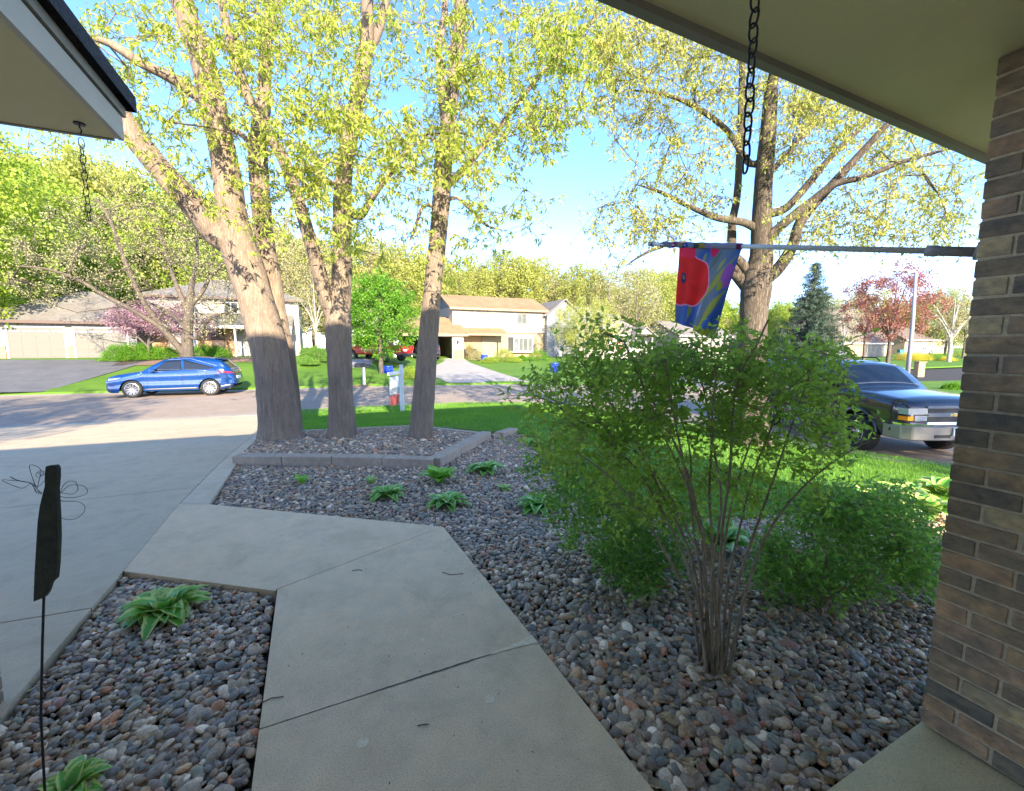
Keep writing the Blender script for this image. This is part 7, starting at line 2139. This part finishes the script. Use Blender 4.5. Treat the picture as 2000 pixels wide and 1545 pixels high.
limb_tree('crabapple_tree', 'low wide nearly bare tree in front of the left house, behind the blue car', (366, 703), 26.0,
    [(366, 703, 21), (366, 670, 19), (367, 640, 17), (370, 600, 15), (374, 560, 9), (385, 500, 6), (380, 420, 4)],
    [(.12, [(340, 668, 12, 0), (305, 625, 11, -.3), (275, 580, 9, -.6), (240, 500, 7, -1), (215, 430, 5, -1.2), (190, 390, 3, -1.4)]), (.10, [(325, 650, 10, -.5), (270, 612, 8, -1.2), (210, 580, 7, -1.8), (150, 545, 5, -2.2), (90, 525, 3.5, -2.6), (40, 520, 2.5, -2.8)]),
     (.25, [(385, 660, 6, -.4), (410, 622, 5, -.8), (450, 610, 4, -1), (500, 590, 3, -1.2)]), (.45, [(350, 570, 8, .3), (335, 530, 7, .5), (320, 480, 5, .6), (300, 420, 3.5, .8)]), (.5, [(395, 570, 7, .2), (415, 535, 5, .3), (450, 500, 3.5, .5), (470, 460, 2.5, .5)]), (.3, [(330, 610, 6, 1), (280, 590, 4, 1.6), (230, 600, 3, 2.2), (150, 610, 2, 2.6)])],
    [(200, 430, 120, 80, 70), (330, 420, 110, 90, 90), (430, 470, 90, 80, 70), (120, 540, 110, 50, 56), (260, 520, 130, 60, 70), (440, 570, 70, 60, 50), (90, 470, 90, 60, 40), (400, 620, 90, 30, 30)],
    23, 29, M['leaf_o'], M['barkn'], 5, .10, .06, .3, seed=21, tip=.016, stl=.8)
limb_tree('redbud_tree', 'small purple-pink flowering tree in front of the garage corner of the left house', (292, 700), 29.0,
    [(292, 700, 6), (290, 672, 5), (296, 650, 4), (300, 620, 2)], [(.3, [(265, 655, 3, 0), (240, 640, 2, 0)]), (.35, [(330, 650, 3, 0), (360, 640, 2, 0)])],
    [(260, 625, 55, 24, 90), (330, 625, 60, 22, 80), (300, 600, 60, 18, 40), (400, 640, 24, 12, 16)], 28, 31, M['leaf_p'], M['barkd'], 8, .10, .08, .35, seed=22, tip=.007, step=.4)
place_tree(proto_tree(31, 6.4, 2.55, 2.5, M['barkd'], M['leaf_g'], ntar=330, per=60, ln=.13, wd=.10, spread=.40, trunk_r=.16, base_frac=.32, fork=5, tip=.008), 'maple_tree', 'round dense bright green tree on the lawn in front of the red pickup', g2(745, 733), 1.0, (.93, .93, 1.0))
gb_ = g2(620, 702)
wt = proto_tree(33, 8.5, 2.3, 3.6, M['barkw'], M['leaf_b'], ntar=170, per=9, ln=.10, wd=.07, spread=.45, trunk_r=.10, base_frac=.25, fork=6, tip=.008)
place_tree(wt, 'birch_tree', 'pale barked multi-stemmed birch clump between the leaning and the knotty trunk', gb_, .3, (.9, .9, .80))
place_tree(wt, 'birch_tree', 'slimmer pale birch standing right behind the birch clump', (gb_[0] + 2.4, gb_[1] + 5), 2.3, (.8, .8, .85))
place_tree(proto_tree(35, 6.2, 4.6, 2.9, M['barkd'], M['leaf_b'], ntar=330, per=60, ln=.15, wd=.08, spread=.5, trunk_r=.12, base_frac=.3, fork=6, tip=.009, droop=.3), 'honeylocust_tree', 'wide feathery pale yellow-green tree in front of the grey and white house', g2(1145, 702), .5, (.74, .74, .98))
p = at(1580, 698, 44); place_tree(spruce_proto(41), 'spruce_tree', 'grey-green spruce with drooping layered boughs right of the dark tree trunk', (p.x, p.y), 0, (1.0, 1.0, 1.12))
wil = proto_tree(42, 7.5, 1.8, 3.6, M['barkd'], M['leaf_bg'], ntar=200, per=60, ln=.24, wd=.05, spread=.5, trunk_r=.12, base_frac=.2, fork=4, tip=.008, droop=1.2)
p = at(1512, 698, 50); place_tree(wil, 'willow_tree', 'bright lime weeping tree between the dark trunk and the spruce', (p.x, p.y), 0, (1, 1, 1.0))
p = at(1733, 712, 42); place_tree(proto_tree(43, 9.6, 3.9, 3.5, M['barkd'], M['leaf_r'], ntar=300, per=40, ln=.17, wd=.11, spread=.5, trunk_r=.17, base_frac=.28, fork=7, tip=.012), 'plum_tree', 'red leafed tree with many upright limbs left of the street lamp', (p.x, p.y), .7, (1, 1, 1.0))
p = at(1853, 706, 50); place_tree(proto_tree(44, 9.5, 3.6, 3.8, M['barkw'], M['leaf_o'], ntar=200, per=10, ln=.15, wd=.1, spread=.5, trunk_r=.20, base_frac=.28, fork=7, tip=.012), 'ash_tree', 'pale barked tree with spreading limbs beside the brick column edge', (p.x, p.y), 2.0, (1, 1, 1.0))
p = at(1845, 697, 62); place_tree(proto_tree(45, 8.5, 2.6, 3.2, M['barkd'], M['leaf_r'], ntar=170, per=16, ln=.16, wd=.1, spread=.5, trunk_r=.14, base_frac=.3, fork=5, tip=.012), 'plum_tree', 'second smaller red leafed tree behind the pale barked one', (p.x, p.y), 1.0, (1, 1, 1))
p = at(1686, 708, 46); place_tree(proto_tree(46, 7.5, 1.7, 2.4, M['barkd'], M['leaf_o'], ntar=90, per=4, ln=.12, wd=.08, spread=.4, trunk_r=.12, base_frac=.4, fork=3, tip=.012), 'sapling_tree', 'slim dark-stemmed bare tree between the spruce and the red leafed tree', (p.x, p.y), 0, (1, 1, 1))
p = at(1645, 700, 52); place_tree(proto_tree(47, 8.0, 2.6, 3.0, M['barkw'], M['leaf_b'], ntar=150, per=8, ln=.14, wd=.08, spread=.45, trunk_r=.12, base_frac=.25, fork=5, tip=.012), 'pear_tree', 'pale thin tree in front of the large brown roof', (p.x, p.y), 0, (1, 1, 1))
place_tree(PT['oak_d'], 'yard_tree', 'yard tree behind our garage, outside the picture', (-9.0, -9.5), .4, (.95, .95, .95), group='trees of our side yard')
# trees on our side, right of the house: their crowns dapple the corner lawn, the road and the parked car
for (x, y, s, lb2) in ((17.0, -10.0, 1.0, 'nearer yard tree standing right of our house, outside the picture'), (24.5, -16.0, 1.15, 'farther yard tree standing right of our house, outside the picture')):
    place_tree(PT['ash_c'], 'yard_tree', lb2, (x, y), 1.3 * s, (s, s, s), group='trees of our side yard')

# ------------------------------------------------------------------ low shrubs
def ball_shrub(label, xy, w, h, leaf, n=420, ln=.06, wd=.035, name='shrub', cat='shrub', group=None, seed=1, dark=None, fl=.25, dz=0):
    rs = np.random.RandomState(seed)
    z = h1(*xy) + dz
    t = thing(name, label, cat, (xy[0], xy[1], z), rs.uniform(0, 6), group)
    d = rs.normal(0, 1, (n, 3)); d /= np.linalg.norm(d, axis=1, keepdims=True); d[:, 2] = np.abs(d[:, 2]) * 1.0 - .12
    rr2 = rs.uniform(.72, 1.04, (n, 1)) * (1 + .12 * np.sin(d[:, :1] * 5 + seed) * np.cos(d[:, 1:2] * 6))
    c = d * rr2 * np.array([w / 2, w / 2, h]) ; c[:, 2] = np.maximum(c[:, 2], .02)
    V, Fc = leaves_np(c, 16, .10 * max(w, .6), ln, wd, .05, rr=rs, flat=fl)
    V[:, 2] = np.maximum(V[:, 2], 0.0)
    obj('foliage', mesh_np('foliage', V, Fc, leaf), t)
    ch = []; P = []; off = 0
    for k in range(14):
        e = c[rs.randint(n)] * .85; P += [(rs.normal(0, .04), rs.normal(0, .04), 0), tuple(e * .5 + np.array([0, 0, .05 * h])), tuple(e)]; ch.append([off, off + 1, off + 2]); off += 3
    V, Fc = tubes_np(ch, np.array(P), np.full(off, .012), 4); obj('branches', mesh_np('branches', V, Fc, M['barkd']), t)
    return t
hedge = [(232, 704, 1.9, 1.15, 'leftmost green bush in front of the left garage'), (262, 704, 2.0, 1.3, 'second bush from the left in front of the left garage'), (292, 703, 1.8, 1.1, 'third bush from the left, right in front of the redbud'), (322, 702, 1.7, 1.0, 'low bush just left of the bare tree trunk'), (398, 699, 1.8, 1.15, 'bush just right of the bare tree trunk'), (424, 698, 1.7, 1.0, 'rightmost green bush before the porch railing')]
for i, (u, v, w, h, lb3) in enumerate(hedge): ball_shrub(lb3, at(u, v, 28.5 + .4 * i).xy, w, h, M['leaf_g'], group='bushes in front of the left house', seed=60 + i, n=520)
ball_shrub('round clipped dark topiary ball left of the birch stem', g2(602, 706), 1.3, 1.4, M['leaf_d'], seed=70); ball_shrub('round clipped dark topiary ball right of the birch stem', g2(622, 705), 1.5, 1.3, M['leaf_d'], seed=71); ball_shrub('low dark bush under the topiary balls', g2(605, 712), 1.2, .5, M['leaf_d'], seed=72)
for (u, v, dep, w, h, lf, lb3) in ((932, 697, 43, 1.7, 1.15, 'leaf_o', 'grey-tan bush by the entry of the tan house'), (985, 702, 42, 2.3, 1.35, 'leaf_bg', 'round yellow-green bush under the bay window, left one'), (1051, 703, 43, 2.2, 1.3, 'leaf_g', 'round darker green bush right of the bay window'),
                                   (918, 692, 46.5, 1.2, 1.6, 'leaf_o', 'upright thin shrub in front of the entry panel'), (1020, 706, 42.5, .9, .6, 'leaf_g', 'small bush between the two round bushes'), (955, 710, 40, 1.6, .5, 'leaf_bg', 'low lime ground cover along the pale drive'), (1005, 710, 41, 1.5, .4, 'leaf_bg', 'low lime ground cover under the yellow-green bush'),
                                   (1775, 708, 55, 3.0, 1.0, 'leaf_yel', 'bright yellow shrub right of the red leafed tree'), (1798, 706, 55, 2.4, .9, 'leaf_yel', 'second yellow shrub, just right of the first'), (1762, 704, 56, 1.6, 1.1, 'leaf_o', 'small orange-tan shrub behind the yellow ones'), (1828, 706, 55, 3.4, .9, 'leaf_g', 'green mounded shrub right of the yellow ones'), (1850, 709, 53, 1.6, .5, 'leaf_yel', 'small yellow shrub farthest right'),
                                   (1870, 692, 66, 3, 1.9, 'leaf_bg', 'lime bush next to the brick column edge'), (1290, 697, 46, 3.2, 1.5, 'leaf_o', 'tan bush before the porch of the grey and white house'), (800, 733, 27.3, 1.5, .75, 'leaf_bg', 'low flowering bush between the white post and the straight trunk'),
                                   (1866, 722, 21.5, 1.0, .4, 'leaf_g', 'small green bush on the corner lawn beside the brick column')):
    p = at(u, v, dep); ball_shrub(lb3, (p.x, p.y), w, h, M[lf], seed=int(u), n=380)
for (u, v, r_, lb3) in ((745, 735, 1.2, 'ring of brown mulch under the round green tree'), (690, 750, .8, 'patch of brown mulch by the black mailbox')):
    g = g2(u, v); pl = [(g[0] + r_ * 1.5 * math.cos(a) * rnd.uniform(.9, 1.1), g[1] + r_ * math.sin(a) * rnd.uniform(.9, 1.1)) for a in np.linspace(0, 2 * math.pi, 20)[:-1]]
    drape('mulch_bed', pl, .03, M['mulch'], cell=1.0, kind='structure', label=lb3)
g0_ = [g2(u, v) for u, v in ((215, 716), (300, 714), (420, 709), (520, 707), (570, 709), (570, 702), (400, 699), (250, 701))]
drape('mulch_bed', g0_, .03, M['mulch'], cell=1.0, kind='structure', label='bed of brown mulch below the bushes of the left house')

# ------------------------------------------------------------------ street furniture
M['white_wood'] = flat('white_painted_wood', (0.62, 0.66, 0.68), rough=.5); M['signred'] = flat('sign_red', (0.36, 0.06, 0.05), rough=.5); M['signgrey'] = flat('sign_grey', (.30, .33, .36), rough=.5)
g = G(786, 803)
sp = thing('sign_post', 'white wooden yard sign post with hanging panel and red rider', 'sign post', g, 0)
MB().box(-.055, .055, -.055, .055, -.1, 1.42).prism([(-.055, -.055, 1.421), (.055, -.055, 1.421), (.055, .055, 1.421), (-.055, .055, 1.421)], (0, 0, .05)).build('post', M['white_wood'], sp, bevel=.006)
armd = Vector((-.10, -1.0, 0)).normalized()
def obox(name, p0, p1, w, z0, z1, mat, par):
    d = (p1 - p0).normalized(); n_ = Vector((-d.y, d.x, 0)) * w / 2
    mb = MB(); mb.prism([(p0 - n_) + Vector((0, 0, z0)), (p1 - n_) + Vector((0, 0, z0)), (p1 + n_) + Vector((0, 0, z0)), (p0 + n_) + Vector((0, 0, z0))], (0, 0, z1 - z0)); return mb.build(name, mat, par)
obox('arm', -armd * .16, armd * 1.05, .07, 1.20, 1.29, M['white_wood'], sp)
obox('sign_panel', armd * .22, armd * .98, .02, .62, 1.15, M['signgrey'], sp); obox('sign_face', armd * .24, armd * .96, .026, .80, 1.13, M['white_wood'], sp)
obox('rider', armd * .30, armd * .94, .02, .28, .58, M['signred'], sp)
for k in (.3, .9): MB().tube([armd * k + Vector((0, 0, 1.2)), armd * k + Vector((0, 0, 1.14))], .006, 5).build('hanger', M['blackmetal'], sp)
g = G(711, 751); mbx = thing('mailbox', 'black mailbox on a pale post at the far kerb', 'mailbox', g, YAW + .3)
MB().box(-.06, .06, -.06, .06, -.1, .95).build('post', M['trimw'], mbx); 
MB().prism([(-.45, -.10, .96), (.15, -.10, .96), (.15, .10, .96), (-.45, .10, .96)], (0, 0, .12)).prism([(-.45, -.10, 1.081), (-.45, .10, 1.081), (-.45, .06, 1.17), (-.45, -.06, 1.17)], (.60, 0, 0)).build('box', M['blackmetal'], mbx)
MB().box(.2, .42, -.07, .07, 1.0, 1.12).tube([(0, 0, .95), (0, 0, 1.45), (.02, 0, 1.47)], .015, 6).build('newspaper_tube', M['blackmetal'], mbx)
M['potblue'] = flat('glazed_blue_pot', (.01, .04, .55), rough=.15, coat=1)
def pot(label, pos, s=1.0):
    t = thing('flower_pot', label, 'pot', pos, 0, 'blue glazed pots')
    o = MB().lathe([(0, 0), (.20 * s, 0), (.27 * s, .12 * s), (.30 * s, .35 * s), (.27 * s, .50 * s), (.30 * s, .55 * s), (.26 * s, .56 * s), (.24 * s, .46 * s), (0, .45 * s)], sides=24).build('pot_body', M['potblue'], t, smooth=True)
    MB().lathe([(0, .44 * s), (.24 * s, .462 * s)], sides=16).build('pot_soil', M['soil'], t)
pot('blue glazed pot beside the trunk of the round green tree', G(759, 732), 1.05); pot('blue glazed pot by the pale drive of the tan house', G(946, 707), 1.2); pot('blue glazed pot behind the left top of the tall shrub', G(1083, 727), 1.2)
pp = o1 + EB * 17.3 + EA * .3
pot('blue glazed pot at the porch of the left house', (pp.x - .2, pp.y - .6, h1(pp.x, pp.y)), 1.0)
g = G(1772, 736)
lp = thing('street_lamp', 'tall grey street lamp pole with a short arm, beyond the dark parked car', 'street lamp', g, 0)
dep = g.y; hgt_l = at(1769, 530, dep).z - g.z
MB().tube([(0, 0, -.1), (0, 0, hgt_l * .5), (-.12, 0, hgt_l)], [.13, .11, .08], 12).build('pole', flat('grey_lamp_pole', (.30, .29, .33), rough=.5), lp, smooth=True)
MB().tube([(-.12, 0, hgt_l - .05), (-.6, 0, hgt_l + .08), (-1.05, 0, hgt_l + .06)], .035, 8).build('arm', M['pole'], lp, smooth=True)
MB().lathe([(0, -.06), (.10, -.04), (.15, .02), (.10, .08), (0, .10)], c=(0, 0, 0), sides=14).build('lamp_head', flat('pale_lamp_head', (.6, .55, .5), rough=.4), lp, smooth=True, loc=(-1.35, 0, hgt_l + .05)).scale = (2.4, 1, 1)
ub = thing('utility_box', 'small tan utility box at the foot of the street lamp', 'utility box', (g.x + .45, g.y - .3, g.z), 0)
MB().box(-.22, .22, -.18, .18, 0, .95).build('cabinet', M['trimt'], ub, bevel=.02); MB().prism([(-.25, -.22, .951), (.25, -.22, .951), (.25, .22, .951), (-.25, .22, .951)], (0, 0, .05)).build('lid', M['trimt'], ub)
# fence and gate behind the birch, chairs on the porch of the tan house
p = at(648, 700, 44); fn = thing('garden_fence', 'thin black fence beside the topiary balls, left of the knotty trunk', 'fence', (p.x - 1.3, p.y, h1(p.x, p.y)), YAW)
for i in range(10): MB().box(i * .32, i * .32 + .03, -.015, .015, 0, 1.2).build('picket', M['blackmetal'], fn)
MB().box(0, 2.95, -.012, .012, 1.05, 1.08).box(0, 2.95, -.012, .012, .15, .18).build('rail', M['blackmetal'], fn)
def patio_chair(label, pos, rz):
    t = thing('patio_chair', label, 'chair', pos, rz, 'dark patio chairs at the entry of the tan house')
    MB().box(-.28, .28, -.28, .28, .40, .46).build('seat', M['blackmetal'], t); MB().box(-.28, .28, .25, .30, .47, .98).build('backrest', M['blackmetal'], t)
    for x in (-.26, .22):
        for y in (-.27, .23): MB().box(x, x + .04, y, y + .04, 0, .399).build('leg', M['blackmetal'], t)
    for x in (-.30, .26): MB().box(x, x + .04, -.25, .249, .62, .66).build('armrest', M['blackmetal'], t)
for i, (bx, lb3) in enumerate(((1.0, 'dark patio chair at the entry of the tan house, next to the garage'), (2.3, 'dark patio chair at the entry of the tan house, next to the upright shrub'))):
    q = o2 + EB * bx - EA * .7; patio_chair(lb3, (q.x, q.y, zb2), YAW + .2)
p = at(1758, 698, 72); bn = thing('recycling_bin', 'teal wheeled bin beside the far white car', 'bin', (p.x, p.y, h1(p.x, p.y)), 0)
MB().prism([(-.3, -.3, 0), (.3, -.3, 0), (.38, -.3, 1.0), (-.38, -.3, 1.0)], (0, .6, 0)).build('bin_body', flat('teal_plastic', (.03, .25, .25)), bn); MB().box(-.42, .42, -.36, .36, 1.001, 1.08).build('lid', flat('teal_lid', (.03, .2, .2)), bn)
